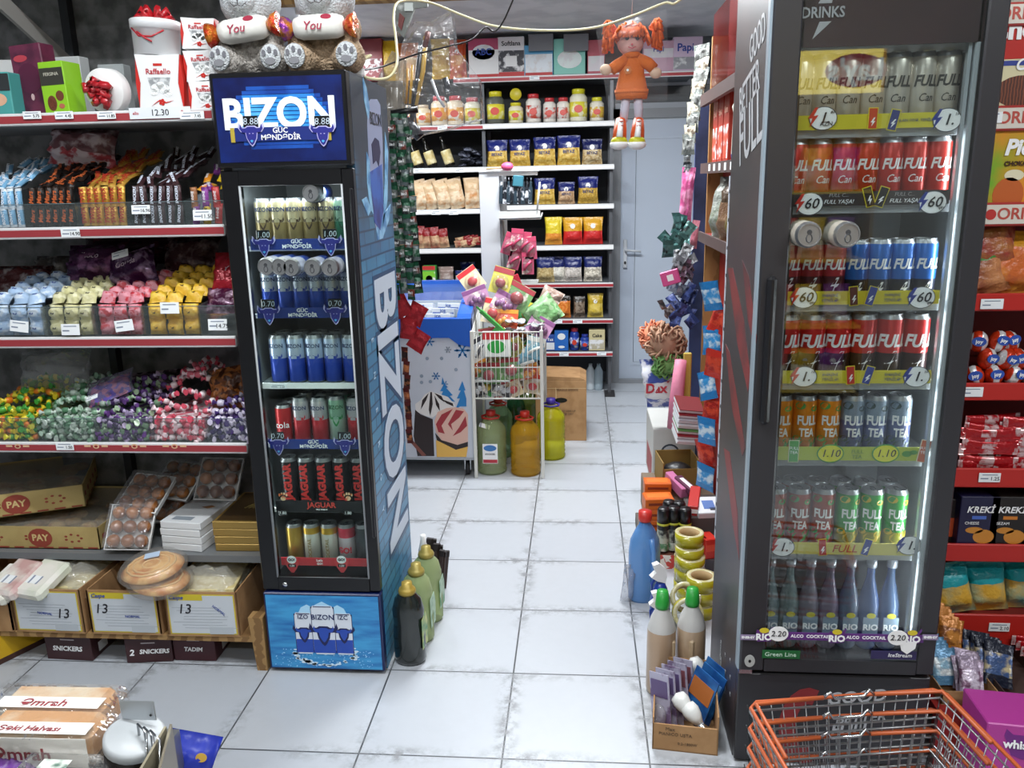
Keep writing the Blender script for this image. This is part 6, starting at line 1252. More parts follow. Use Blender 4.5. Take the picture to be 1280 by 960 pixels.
# shelves, price strips and cans
CY = GY0 + .035; SYF = GY0 - .012
FZ = []
DG = mat('#f0f0ee', .4)
def badge(par, px, py, word, c='#2c3c9c', ex=''):
    q = at(px, py, SYF - .004)
    b = obj('price_badge', MB().disc(q.x, q.z, .032, .027, SYF - .004, 1, n=22, t=.001).disc(q.x, q.z, .030, .025, SYF - .0046, 0, n=22, t=.0006).prism(sc_(BOLT, .045, q.x - .024, q.z + .002), SYF - .0056, SYF - .0048, 2), [DG, mat('#50545c', .4), mat(c, .4)], par)
    txt(word, .034, TB, b, (q.x + .003, SYF - .0058, q.z), shear=.25, bold=.01)
    if ex: txt(ex, .010, TB, b, (q.x + .02, SYF - .0058, q.z + (-.012 if ex != '10' and ex != '80' else .013)), shear=.2); 
    return b
def minican(par, px, py, c, r=.12):
    q = at(px, py, SYF - .004); M = Tr(q.x, SYF - .004, q.z, 0, r)
    obj('can_print', MB().box(-.011, .011, -.001, 0, -.024, .024, 1, M).box(-.009, .009, -.0018, -.0008, -.022, .022, 0, M).prism(sc_(BOLT, .02, 0, -.008), -.0026, -.0016, 2, M), [mat(c, .4), mat('#d8c838', .4), TW], par)
strips = [ # py of the strip, height px, colour, badge words
    (152, 20, '#c8bc30'), (248, 20, '#3c3638'), (372, 18, '#c8b828'), (471, 18, '#cabc30'), (567, 20, '#a8b43c'), (686, 18, '#cfc466')]
for i, (py, hp, c) in enumerate(strips):
    zc = at(1075, py, SYF).z; zt = at(1075, py + hp * .35, SYF).z; FZ.append(zt)
    s = obj('wire_shelf', MB().box(g0 - .03, g1 + .03, GY0 + .004, GY1 - .03, zt - .006, zt, 0).box(g0 - .03, g1 + .0, GY0 - .002, GY0 + .006, zt - .022, zt + .004, 0), [mat('#a4a8ac', .4)], ff)
    for k in range(22): pass
    zst = .0165 if i != 4 else .018
    st = obj('price_strip', MB().box(g0 + .004, g1 - .03, SYF - .002, SYF, zc - zst, zc + zst, 0), [mat(c, .4)], s)
    if i == 0: badge(st, 1029, 148, '1.', '#c83028', '80'); badge(st, 1184, 150, '1.', '#28388c', '10'); txt('AZN', .014, TB, st, (at(1032, 155, SYF).x, SYF - .006, at(1032, 155, SYF).z)); minican(st, 1091, 148, '#c03a2c', 0); minican(st, 1117, 150, '#2a3470', .2); txt('QALAN ÖDƏ, YENİLƏN!', .009, TGY, st, (at(1145, 150, SYF).x, SYF - .003, zc))
    if i == 1:
        badge(st, 1012, 255, '60', '#c83028'); badge(st, 1166, 253, '60', '#28388c', 'qəp')
        for px in (1048, 1130): txt('FULL C...', .012, mat('#a8a4a4', .4), st, (at(px, 244, SYF).x, SYF - .003, zc + .008), shear=.2); txt('FULL YAŞA!', .013, TW, st, (at(px, 250, SYF).x, SYF - .003, zc - .007), shear=.25)
        minican(st, 1086, 246, '#2a2628', -.3); minican(st, 1102, 246, '#26242a', .3)
    if i in (2, 3):
        w = '60' if i == 2 else '1.'; e = 'qəp' if i == 2 else '10'
        badge(st, 1005, py, w, '#c83028', e); badge(st, 1152 if i == 2 else 1146, py, w, '#28388c', e); minican(st, 1067 if i == 2 else 1063, py - 2, '#c03030' if i == 3 else '#5c3030', -.1); minican(st, 1089 if i == 2 else 1085, py - 2, '#2c3c8c', .25)
        for px in (1037, 1115): txt('ENERJİNİ', .009, TGY, st, (at(px, py, SYF).x, SYF - .003, zc + .006)); txt('YENİLƏ!', .011, TGY, st, (at(px, py, SYF).x, SYF - .003, zc - .006), shear=.2)
    if i == 4:
        for px in (1038, 1107):
            q = at(px, py, SYF - .004); b = obj('price_badge', MB().disc(q.x, q.z, .034, .025, SYF - .004, 1, n=22, t=.001).disc(q.x, q.z, .031, .022, SYF - .0046, 0, n=22, t=.0006), [mat('#d8d430', .4), mat('#3c8c4c', .4)], st); txt('1.10', .028, TB, b, (q.x, SYF - .0052, q.z), shear=.2)
        txt('FULL', .014, mat('#6c8c3c', .5), st, (at(1071, py, SYF).x, SYF - .003, zc + .006)); txt('TEA', .014, mat('#6c8c3c', .5), st, (at(1071, py, SYF).x, SYF - .003, zc - .008))
        for px, c1, rr in ((992, '#4c9c4c', 0), (1155, '#c0603c', .15)):
            q = at(px, py - 3, SYF - .004); M = Tr(q.x, SYF - .004, q.z, 0, rr); o = obj('can_print', MB().box(-.013, .013, -.001, 0, -.03, .03, 1, M).box(-.011, .011, -.0018, -.0008, -.028, .028, 0, M), [mat(c1, .4), mat('#d8d4b8', .4)], st); txt('FULL', .011, TW, o, (q.x, SYF - .0062, q.z + .008)); txt('TEA', .011, TW, o, (q.x, SYF - .0062, q.z - .003))
        q = at(1133, py, SYF); obj('leaf_print', MB().disc(q.x, q.z, .012, .008, SYF - .003, 0).disc(q.x + .016, q.z + .004, .01, .006, SYF - .003, 0), [mat('#4c8c34', .4)], st)
    if i == 5:
        badge(st, 978, 684, '1.', '#c83028', '10'); badge(st, 1137, 682, '1.', '#28388c', '10'); minican(st, 1028, 684, '#b83838', -.1); minican(st, 1083, 684, '#2c3c8c', .25); q = at(1055, 685, SYF); txt('FULL', .03, mat('#b8423c', .4), st, (q.x, SYF - .003, zc), shear=.25)
def full_can(key, c, word='FULL', w2='', r=.031, h=.155, size=.034, tc=None, sub=None, marks=None, bands=None, tilt=0, extra=None, metal=.3):
    tc = tc or mat('#dcdcda', .35)
    tx = [(word, size, tc, (0, 0, h * .6), dict(bold=.03, shear=.25 if 'FULL' == word and not w2 == 'TEA' else 0, sx=.8 if w2 != 'TEA' else .72))]
    if w2: tx.append((w2, size * (.9 if w2 == 'TEA' else .75), tc, (0, 0, h * (.6 - .2 if w2 == 'TEA' else .38)), dict(shear=.3 if w2 != 'TEA' else 0, bold=.03 if w2 == 'TEA' else 0, sx=.85 if w2 != 'TEA' else .72)))
    return (key, drink_can(r, h, bands or [(0, 1)], [CANTOP, mat(c, .3, metal), mat(sub or c, .3, metal), mat(extra or '#e0e0e0', .35)], tx, marks))
gx0, gx1 = g0 + .012, g1 - .02
FG = 'of the dark fridge'
hh = lambda i: 0
wc = full_can('w1', '#c4bcae', 'FULL', 'Can', h=.165, tc=mat('#3c3a36', .4)) + ('cream can',)
shelf_cans([wc] * 7, CY, FZ[0], gx0 - .02, gx1, 'cream cans in the dark fridge', 'on the top shelf ' + FG)
rc_ = full_can('w2', '#b82a20', 'FULL', 'Can', h=.150) + ('red can with silver script',)
shelf_cans([rc_] * 7, CY, FZ[1], gx0 - .02, gx1, 'red script cans', 'on the second shelf ' + FG, 1)
pr = full_can('w3', '#a02a34', h=.15, bands=[(0, 2), (.42, 1)], sub='#54202c', marks=bolt_mark(3, .04, .04)) + ('purple and red can',)
bl_ = full_can('w4', '#1c5ca8', h=.15, bands=[(0, 2), (.36, 1)], sub='#1c2030', marks=bolt_mark(3, .035, .03)) + ('black based blue can',)
shelf_cans([pr, pr, pr, bl_, bl_, bl_, bl_], CY, FZ[2], gx0 - .02, gx1 - .01, 'purple and blue cans', 'on the third shelf ' + FG, 1)
r4 = full_can('w5', '#b41c1c', h=.165, r=.033, size=.044, bands=[(0, 2), (.42, 1)], sub='#2c1416', marks=bolt_mark(3, .06, .045)) + ('tall red bolt can',)
shelf_cans([r4] * 6, CY, FZ[3], gx0 - .02, gx1 - .008, 'tall red bolt cans', 'on the fourth shelf ' + FG, 1)
def teamarks(mb, r, h):
    for x, z, s in ((-.02, .85, .014), (.018, .8, .011), (.0, .2, .02), (.02, .26, .014), (-.025, .3, .012)): bend_patch(mb, [(x + s * cos(t), h * z + s * .7 * sin(t)) for t in [q * .7 for q in range(9)]], r, 3)
to = full_can('w6', '#d07c1c', 'FULL', 'TEA', h=.16, size=.034, extra='#4c8c3c', marks=teamarks, sub='#d07c1c') + ('orange iced tea can',)
tg = full_can('w7', '#7c8c9c', 'FULL', 'TEA', h=.16, size=.034, extra='#3c4c4c', marks=teamarks, bands=[(0, 2), (.6, 1)], sub='#5c6490') + ('blue grey iced tea can',)
shelf_cans([to, to, to, tg, tg, tg], CY, FZ[4], gx0 - .02, gx1 - .03, 'orange and grey tea cans', 'on the fifth shelf ' + FG, 1)
t1 = full_can('w8', '#8c4030', 'FULL', 'TEA', h=.165, size=.034, extra='#2c8c3c', marks=teamarks, bands=[(0, 2), (.4, 1)], sub='#b43426') + ('red based tea can',)
t2 = full_can('w9', '#2c8c34', 'FULL', 'TEA', h=.165, size=.034, extra='#c8aa30', marks=teamarks, bands=[(0, 2), (.3, 1)], sub='#8c8c28') + ('bright green tea can',)
shelf_cans([t1, t1, t1, t2, t2, t2], CY + .01, FZ[5], gx0 - .02, gx1 - .01, 'red and green tea cans', 'on the sixth shelf ' + FG, 2)
for i, px in enumerate((992, 1037)):
    q = at(px, 289, GY0 + .06); put('w1', None, (q.x, GY0 + .08, q.z), (pi / 2, 0, 0), 'can lying flat with its lid forward above the purple cans, %s one' % ('left', 'right')[i], 'can', 'cans lying flat in the dark fridge')
# pale bottles at the bottom
def rio():
    o = obj('bottle', MB().lathe([(.026, 0), (.028, .01), (.028, .13), (.022, .16), (.010, .21), (.010, .235), (.013, .24), (.013, .255), (0, .256)], 14), [film('#8ca0b8', .42, .4, .05, tint='#c0d4e0')])
    obj('cap', MB().lathe([(.0135, .238), (.0135, .258), (0, .259)], 12), [mat('#c8ccd4', .3, .5)], o); l = obj('bottle_label', MB().box(-.02, .02, -.0295, -.0285, .05, .1, 0).disc(0, .105, .012, .008, -.0298, 1), [mat('#7a8c9c', .4), mat('#c8c040', .4)], o); txt('RIO', .024, TW, l, (0, -.0305, .07), bold=.03); return o
cols_ = ['#b8ccd0', '#b4c8c8', '#bcb4c4', '#b8a8c0', '#a0b0cc', '#6c8cc8', '#80a0d0']
for i in range(7):
    def f(c=cols_[i]):
        o = rio(); o.material_slots[0].material = film(c, .3, .4, .05, tint=c); return o
    put('rio%d' % i, f, (gx0 + .012 + i * .0535, CY + .012, gz0_ - .002), 0, 'see-through cocktail bottle behind the purple band, %s' % nth(i, 7), 'bottle', 'cocktail bottles in the dark fridge')
zc = at(1050, 797, GY0 - .044).z
o = obj('price_band', MB().box(g0 - .01, g1 + .01, GY0 - .0435, GY0 - .042, zc - .010, zc + .012, 0), [mat('#5c2c74', .4)], ff)
for px, py in ((955, 793), (1046, 795), (1140, 796)):
    q = at(px, py, GY0 - .045); r_ = obj('brand_print', MB().prism(sc_([(-1, -.2), (-.9, .6), (-.3, .5), (0, .9), (.6, .5), (1, 1.1), (1.1, .9), (.8, .2), (.9, -.9), (-.8, -1)], .022, q.x, q.z), GY0 - .0455, GY0 - .0445, 0).disc(q.x, q.z + .012, .013, .008, GY0 - .0462, 1, n=10), [mat('#5c2c74', .4), mat('#d0bc30', .4)], o); txt('RIO', .026, TW, r_, (q.x, GY0 - .0465, q.z - .008), bold=.04)
for px, py in ((973, 792), (1122, 797)):
    q = at(px, py, GY0 - .046); b = obj('price_badge', MB().disc(q.x, q.z, .026, .022, GY0 - .0475, 0, n=20), [DG], o); txt('2.20', .023, TB, b, (q.x, GY0 - .0485, q.z), shear=.1)
q = at(1134, 812, GY0 - .045); obj('paper_tab', MB().prism(sc_([(-1, 1), (1, 1.1), (.9, .2), (0, -.6), (-.7, -.1)], .022, q.x, q.z), GY0 - .0465, GY0 - .0455, 0), [DG], o)
for px, w in ((1013, 'ALCO  COCKTAIL'), (1083, 'ALCO  COCKTAIL')): q = at(px, 796, GY0 - .045); txt(w, .0125, TW, o, (q.x, GY0 - .044, zc + .001), bold=.02)
for px in (935, 1163): q = at(px, 797, GY0 - .047); txt('ENERGY', .009, TW, obj('side_tab', MB().box(q.x - .02, q.x + .02, GY0 - .046, GY0 - .045, q.z - .008, q.z + .008), [mat('#8c7c9c', .4)], o), (q.x, GY0 - .0468, q.z), bold=.04)
q0 = at(975, 817, GY0 - .038); q1 = at(1118, 818, GY0 - .038)
o = obj('name_plate', MB().box(q0.x - .048, q0.x + .052, GY0 - .0425, GY0 - .041, q0.z - .012, q0.z + .012, 0), [mat('#1c5c30', .4)], ff); txt('Green Line', .0175, mat('#c0d8c4', .4), o, (q0.x, GY0 - .0432, q0.z), sx=1.05)
o = obj('name_plate', MB().box(q1.x - .062, q1.x + .055, GY0 - .0425, GY0 - .041, q1.z - .012, q1.z + .012, 0), [mat('#2c2450', .4)], ff); txt('IceStream', .0155, TW, o, (q1.x + .012, GY0 - .0432, q1.z), shear=.2)
# ================================================================ RED SHELVES AT THE RIGHT EDGE
RYF = -.10
rs = empty('shelving_unit', (0, 0, 0)); tag(rs, 'red fronted shelving with snacks at the right edge of the picture', 'shelving')
rx0, rx1 = 1.215, 2.1
redp = mat('#b8241c', .45); 
RZ = {}
def rz(py): return at(1250, py, RYF).z
obj('back_panel', MB().box(rx0, rx1, .34, .36, 0, 2.3), [mat('#8c1c1c', .5)], rs); obj('side_panel', MB().box(rx0 - .02, rx0, RYF + .03, .36, 0, 2.3), [mat('#3c3634', .5)], rs)
for k, (py, hp) in enumerate(((18, 30), (148, 32), (268, 30), (378, 22), (490, 22), (598, 24), (692, 22), (792, 46))):
    z = rz(py); hz = (rz(py - hp / 2) - rz(py + hp / 2)) / 2; RZ[k] = z + hz * .5
    s = obj('shelf', MB().box(rx0, rx1, RYF + .01, .34, z - .01, z + hz * .5), [mat('#7c2420', .5)], rs)
    w = k < 3
    r = obj('price_rail', MB().box(rx0, rx1, RYF, RYF + .01, z - hz, z + hz, 0, b=.003), [mat('#a83430', .4) if w else redp], s)
    if w:
        p = obj('shelf_card', MB().box(rx0 + .01, rx1, RYF - .0015, RYF, z - hz * .8, z + hz * .8, 0), [mat('#d8d0c4', .5)], r)
        for c in range(3): x = at(1238, py, RYF).x + c * .2; txt('ORION', .042, mat('#b84c40', .5), p, (x + .085, RYF - .002, z), bold=.02); 
        obj('sun_logo', MB().disc(at(1238, py, RYF).x, z, .014, .014, RYF - .0028, 0), [mat('#b8302c', .5)], p)
tg_ = [((1238, 147), 'grey printed tag on the upper white shelf card', ''), ((1237, 597), 'white tag reading 1.25 on the red rail below the red bars', '1.25'), ((1188, 782), 'white tag on the lowest red rail below the first turquoise bag', '1.30'), ((1249, 784), 'white tag on the lowest red rail below the second turquoise bag', '2.10'), ((1240, 380), 'torn white paper on the red rail beneath the croissants', ''), ((1215, 490), 'white tag on the red rail below the chocolate eggs', '')]
for (px, py), lb, s in tg_: price_tag(at(px, py, RYF - .004), lb, .06, .028, s, rx=0, group='tags on the red shelves')
def rp(px, y=None): return at(px, 400, y if y is not None else RYF + .06).x
YR = RYF + .06
U('snack_box', pack(.2, .1, .11, [('o', -.04, .03, .05, .03, 1)]), [mat('#cfccc4', .5), RED], (rp(1268), YR, RZ[0]), 0, 'pale box with a red oval at the top right corner', 'box')
o = U('pie_box', pack(.32, .1, .265, [('r', 0, .195, .31, .13, 1), ('r', 0, .12, .31, .012, 3), ('o', -.07, .05, .13, .08, 2), ('o', .08, .09, .12, .07, 4)]), [mat('#d8cfa8', .4), mat('#b8241c', .4), mat('#4a2418', .5, h2='#7a4028', kind='wave', scale=40), mat('#2c3c8c', .5), mat('#d8a83c', .5)], (at(1226, 60, YR).x + .16, YR, RZ[1]), 0, 'red topped chocolate pie box on the upper white carded shelf', 'box')
txt('Choco-Pie', .07, TW, o, (-.02, -.053, .2), bold=.04); txt('Original', .04, TW, o, (-.03, -.053, .115), shear=.3, bold=.02)
o = U('pie_box', pack(.15, .1, .205, [('o', -.01, .035, .08, .09, 1), ('o', .0, .085, .05, .03, 2)]), [mat('#6ca82c', .4, h2='#d88c28', scale=5, lo=.4, hi=.6), mat('#c0602c', .4), mat('#e0d8b8', .5)], (at(1240, 210, YR).x + .035, YR, RZ[2]), 0, 'lime and orange pie box above the croissants', 'box')
txt('Pie', .055, TW, o, (.0, -.053, .155), bold=.04, shear=.2); txt('CHOKO', .016, mat('#3c1c10', .5), o, (0, -.053, .115), bold=.04)
U('snack_box', pack(.15, .1, .2, [('o', -.03, .08, .07, .1, 1)]), [mat('#b89c5c', .4), mat('#6c3c20', .4)], (at(1290, 210, YR).x + .06, YR, RZ[2]), 0, 'tan snack box beside the lime pie box', 'box')
cr = lambda c, c2, c3: food_bag(.19, .16, .08, c, c2, c3, 16, kind='noise', bands=[(0, 1), (.2, 1), (.75, 0)], name='croissant_bag')
put('cr1', cr('#8c4030', '#b4803c', '#8c2c28'), (at(1232, 310, YR).x, YR, RZ[3] + .06), (-.15, -.1, -.1), 'clear red and brown croissant bag leaning on the upper part of the shelf', 'bag', 'croissant bags')
put('cr2', cr('#3c7c30', '#7c3424', '#c08050'), (at(1225, 350, YR).x, YR - .02, RZ[3]), (-.1, -.3, -.1), 'green and brown croissant bag with filling printed', 'bag', 'croissant bags', .8)
put('cr3', cr('#c88c28', '#d89c3c', '#c8642c'), (at(1272, 330, YR).x, YR, RZ[3]), (-.1, .05, 0), 'golden croissant bag at the right frame edge', 'bag', 'croissant bags', 1.1)
def egg(): 
    o = obj('chocolate_egg', MB().ball((0, 0, .024), .022, (1, 1, 1.25), 14, 0), [mat('#dcdcdc', .25, h2='#c83818', kind='wave', scale=9, lo=.35, hi=.45, metal=.3, bump=.4, bscale=70)])
    obj('egg_band', MB().disc(0, .03, .016, .012, -.0235, 0, n=14, t=.002), [mat('#2c50a8', .4)], o); txt('joy', .013, TW, o, (0, -.0245, .03), bold=.03); return o
for i in range(17):
    r = i // 7; c = i % 7; put('egg', egg, (at(1218, 450, YR).x + c * .047 + (r % 2) * .02, YR - .03 + r * .01, RZ[4] + .0 + r * .048), (RN.uniform(-.2, .2), RN.uniform(-.4, .4), RN.uniform(-.4, .4)), 'foil wrapped egg in the %s layer on the red shelves' % ('lowest', 'middle', 'top')[r], 'egg', 'foil wrapped eggs, layer %d' % (r + 1), 1.15)
kk = ('kit', lambda: obj('chocolate_bar', MB().pillow(.035, .16, .016, [(0, 1), (.12, 0), (.35, 1), (.55, 0), (.88, 1)], nu=4, nv=12, jit=.001, crimp=.05), [mat('#a8141c', .25, .2, bump=.4, bscale=70), mat('#d8b8b8', .25, .4, h2='#b01c24', scale=50)]))
for i in range(34):
    r = i % 9; c = i // 9; put(kk[0], kk[1], (at(1194, 560, YR).x + c * .10 + (r % 3) * .006, YR - .02 + RN.uniform(-.01, .01), RZ[5] + .012 + r * .0165), (0, pi / 2 + RN.uniform(-.08, .12), RN.uniform(-.12, .12)), 'flat red foil bar in the tall pile above the black snack boxes', 'bar', 'red foil bars')
for i, (px, c) in enumerate(((1204, '#1c1a3c'), (1242, '#1c1614'))):
    o = U('snack_box', pack(.112, .1, .16, [('o', .018, .035, .06, .045, 1), ('o', -.01, .055, .05, .02, 1), ('r', 0, .095, .04, .01, 2), ('r', 0, .006, .11, .012, 3)], b=.002), [mat(c, .4), mat('#c8842c', .4), mat('#4c6cc0', .4) if not i else mat('#c87828', .5), mat('#4c3c9c', .4) if not i else mat('#b8a028', .5)], (at(px, 650, YR).x + .02, YR, RZ[6]), (0, 0, 0), ('dark violet', 'black')[i] + ' snack box with white brush lettering and golden crackers', 'box', 'dark cracker boxes')
    txt('KREKİ', .027, TW, o, (0, -.053, .12), shear=.2, bold=.02); txt('CHEESE' if not i else 'SEZAM', .012, TW, o, (-.02, -.053, .078))
U('snack_box', pack(.05, .1, .14, [('r', 0, .05, .045, .06, 1)]), [mat('#241c1c', .4), mat('#b84c28', .4)], (at(1186, 650, YR + .03).x, YR + .03, RZ[6]), 0, 'narrow dark box with an orange patch beside the charcoal fridge', 'box')
U('snack_box', pack(.12, .1, .16, [('o', .0, .035, .07, .045, 1)]), [mat('#1c1614', .4), mat('#c8842c', .4)], (at(1285, 650, YR).x + .02, YR, RZ[6]), 0, 'black cracker box cut by the right frame edge', 'box')
for i, px in enumerate((1196, 1240, 1288)):
    put('tq', food_bag(.115, .155, .07, '#1c9ca4', '#2ca4a8', '#d8a838', 9, 0, '', [(0, 1), (.62, 0)], kind='noise'), (at(px, 750, YR).x, YR + .02 * i, RZ[7] + .004), (-.1, -.25 + .1 * i, -.1), 'turquoise snack bag with yellow shapes, %s' % nth(i, 3), 'bag', 'turquoise snack bags', 1.05)
# floor level trays in front of the red shelves
def small(key, c, c2, c3, w=.07, h=.1): return (key, sachet(w, h, c, c2, c3))
S_ = [small('fs1', '#b8742c', '#c88438', '#7c4820'), small('fs2', '#5c8cb0', '#8cb4cc', '#d8e0e4'), small('fs3', '#9c8ca0', '#c4b8c8', '#6c4c64'), small('fs4', '#1c2030', '#3c5480', '#c8b890')]
for k in range(3):
    x0 = (1.22, 1.385, 1.56)[k]
    mb = MB(); c_ = .003
    for (a, b, c2, d) in ((x0, x0 + .15, -.36, -.357), (x0, x0 + .003, -.36, -.02), (x0 + .147, x0 + .15, -.36, -.02), (x0, x0 + .15, -.02, -.017)): mb.box(a, b, c2, d, .18, .27 if c2 != -.36 else .22)
    mb.box(x0, x0 + .15, -.36, -.02, .178, .182)
    o = obj('card_tray', mb, [mat('#3c2a24', .7) if k else CARD]); tag(o, 'open card tray below the red shelves, %s' % ('next to the charcoal fridge', 'in the middle', 'by the frame edge')[k], 'tray', 'open card trays')
tr = obj('low_shelf', MB().box(1.2, 2.0, -.38, .0, .15, .178).box(1.2, 2.0, -.38, -.36, 0, .15), [mat('#8c2420', .5)]); tag(tr, 'low red plinth under the open card trays', 'shelf')
for i in range(9): put(S_[0][0], S_[0][1], (1.285 + .004 * (i % 3), -.06 - .02 * i, .25 + .0 * i), (-.5, .15, RN.uniform(-.1, .1)), 'golden brown sachet standing in the first card tray', 'sachet', 'golden brown sachets')
for i in range(7): put(S_[1][0], S_[1][1], (1.255, -.2 - .018 * i, .205), (-.5, -.1, RN.uniform(-.1, .1)), 'pale blue sachet at the front of the first card tray', 'sachet', 'pale blue sachets')
for i in range(6): put(S_[2][0], S_[2][1], (1.30, -.3 - .012 * i, .20), (-.6, .1, RN.uniform(-.3, .3)), 'silvery violet sachet at the front of the first card tray', 'sachet', 'silvery violet sachets')
for i in range(4): put(S_[3][0], S_[3][1], (1.365 + .01 * i, -.24 - .02 * i, .20), (-.6, .2, RN.uniform(-.1, .1)), 'black fish snack sachet with white dots', 'sachet', 'black fish sachets', 1.2)
for i in range(12): put(kk[0], kk[1], (1.52, -.33 + .027 * i, .22 + .002 * i), (0, pi / 2, .05), 'dark red bar lying in the second card tray', 'bar', 'dark red bars in the tray', .9)
for i in range(10): put('pl', lambda: sachet(.06, .05, '#5c2444', '#8c3c5c', '#a0545c')(), (1.6 + .06 * (i % 2), -.33 + .032 * i, .235), (-1.0, 0, RN.uniform(-.3, .3)), 'plum coloured sweet packet in the tray at the frame edge', 'packet', 'plum coloured packets')
q = fl(1240, 940, .2)
o = U('pet_food_box', MB().box(-.13, .13, -.09, .09, 0, .262, 0, b=.003).prism(sc_([(-1, .5), (-.9, .9), (-.55, .6), (.5, .6), (.85, .9), (1, .5), (.6, -.6), (0, -.8), (-.6, -.6)],   .045, -.045, .21), -.0912, -.09, 1).box(-.125, .125, -.0912, -.09, .02, .12, 2).box(.02, .125, -.0925, -.091, .235, .26, 3), [mat('#a8388c', .4), mat('#6c2478', .4), mat('#d8c4c0', .5, h2='#a87c5c', scale=30, lo=.5, hi=.6), mat('#d0a020', .5)], (1.375, -.52, .0), (-.12, 0, -.12), 'magenta cat food box with a cat head print beside the baskets', 'box')
txt('whiskas', .030, TW, o, (-.045, -.0935, .212), bold=.03)
# ================================================================ goods along the wall behind the charcoal fridge
ru = empty('shelving_unit', (0, 0, 0)); tag(ru, 'red backed wall shelves between the charcoal fridge and the doll', 'shelving')
woodb = mat('#9a7240', .6, h2='#86602f', kind='wave', scale=3, stretch=(1, 1, 4), rnd=False)
WY = 1.55; e0, e1 = at(880, 388, WY).x, at(897, 388, WY).x
obj('end_panel', MB().box(e0 - .005, e1 + .3, WY, WY + .02, 0, at(900, 45, WY).z), [woodb], ru)
obj('back_panel', MB().box(e1, e1 + .015, .15, WY, 0, 2.36), [mat('#94201c', .5)], ru)
blue_ = mat('#4c5a8c', .5, h2='#39456c', scale=4, rnd=False)
obj('outer_panel', MB().box(at(862, 388, WY + .35).x, e0 + .3, WY + .33, WY + .35, 0, 2.0), [blue_], ru)
for k, (px, py) in enumerate(((900, 205), (893, 300))):
    z = at(px, py, 1.1).z; o = obj('shelf', MB().box(e0 - .03, e1, .5, WY, z - .012, z), [mat('#7c2420', .5)], ru); obj('price_rail', MB().box(e0 - .04, e0 - .03, .5, WY, z - .035, z + .01), [mat('#503e3c', .5)], o)
z = at(905, 112, 1.1).z; o = obj('shelf', MB().box(e0 - .03, e1, .5, WY, z - .012, z), [mat('#7c2420', .5)], ru); obj('price_rail', MB().box(e0 - .05, e0 - .03, .5, WY, z - .03, z + .02), [mat('#503e3c', .5)], o)
obj('glass_front', MB().box(e0 - .01, e0, .5, WY - .05, z + .05, 2.3), [film('#6c2420', .35, .5, .1)], ru)
for k in range(5):
    zz = at(903, 205, 1.1).z; U('price_tag', MB().box(-.001, .001, -.02, .02, -.014, .014), [TAGM], (e0 - .0415, .75 + .13 * k, zz - .012), 0, 'white tag on the upper red wall shelf, %s from the fridge' % ORD[k], 'price tag', 'tags on the red wall shelf')
zz = at(900, 205, 1.1).z
for k in range(3): put('redbox', simple_box(.12, .1, .3, '#a83424', '#c04c34', 'Style', mat('#d8a08c', .5), .04), (e0 + .05, 1.42 - .14 * k, zz), -pi / 2, 'tall red box with script on the upper wall shelf, %s from the wooden panel' % ORD[k], 'box', 'tall red boxes')
o = U('bottle', MB().lathe([(.04, 0), (.042, .03), (.04, .18), (.045, .2), (.02, .26), (0, .26)], 14, [1, 0, 0, 0, 2]), [mat('#dcd8c8', .4), mat('#1c60b0', .4), mat('#2c3c7c', .4)], (e0 + .01, .82, zz + .001), 0, 'white bottle with a blue base beside the charcoal fridge', 'bottle')
zz = at(893, 300, 1.1).z
for k in range(3): put('nut%d' % k, food_bag(.17, .26, .12, ('#8c9088', '#4c3c2c', '#6c5c2c')[k], ('#5c6c3c', '#6c4c34', '#a08c3c')[k], ('#a8aca4', '#8c6c50', '#5c4c20')[k], 18, kind='noise', metal=.2), (e0 + .01, 1.15 - .2 * k, zz), (-.15, 0, -pi / 2 + .5), ('silver and green', 'dark brown', 'olive gold')[k] + ' bulky bag on the lower red wall shelf', 'bag', 'bulky bags on the wall shelf')
# sachet strips hanging on the wall shelves' aisle side
STR = [('h1', sachet(.075, .08, '#5c605c', '#8c8e8a', '#3c3c3a')), ('h2', sachet(.07, .075, '#a8a490', '#c4c0b0', '#6c5c4c'))]
for r in range(9):
    q = at(878 - r * 2.2, 68 + r * 14, 1.75); put(STR[r % 2][0], STR[r % 2][1], (q.x, q.y, q.z - .05), (0, RN.uniform(-.1, .25), -.9 + RN.uniform(-.2, .2)), 'grey printed sachet in the strip beside the wooden panel, %s from top' % ORD[r], 'sachet', 'grey printed sachets', 1.2)
for r in range(5):
    q = at(860 - r * .5, 172 + r * 12, 1.8); put('h3', sachet(.04, .06, '#303438', '#9ca0a0', '#4c5054'), (q.x, q.y, q.z - .04), (0, RN.uniform(-.2, .2), -.6), 'narrow dark sachet under the grey strip, %s from top' % ORD[r], 'sachet', 'narrow dark sachets')
pkb = at(856, 248, 1.8)
U('pink_packet', MB().pillow(.07, .30, .03, None, jit=.004), [mat('#b84c80', .4, h2='#d88cae', scale=22, lo=.45, hi=.6, bump=.5)], (pkb.x, 1.8, pkb.z - .15), (0, .06, -.5), 'long pink packet hanging against the white door', 'packet')
U('pink_packet', MB().pillow(.04, .14, .02, None, jit=.003), [mat('#c87888', .4, bump=.5)], (at(866, 290, 1.8).x, 1.78, at(866, 290, 1.8).z - .08), (0, .1, -.5), 'small rose packet behind the long pink one', 'packet')
def cluster(n, cx, cy, dx, dy, key, fn, lb, gp, y=1.65, s=1, cat='packet'):
    for i in range(n):
        q = at(cx + RN.uniform(-dx, dx), cy + (i + .5 - n / 2) / n * 2 * dy, y + RN.uniform(-.06, .06)); put(key, fn, q, (RN.uniform(-.6, .6), RN.uniform(-1.1, 1.1), RN.uniform(-1.2, .3)), lb, cat, gp, s * RN.uniform(.85, 1.15))
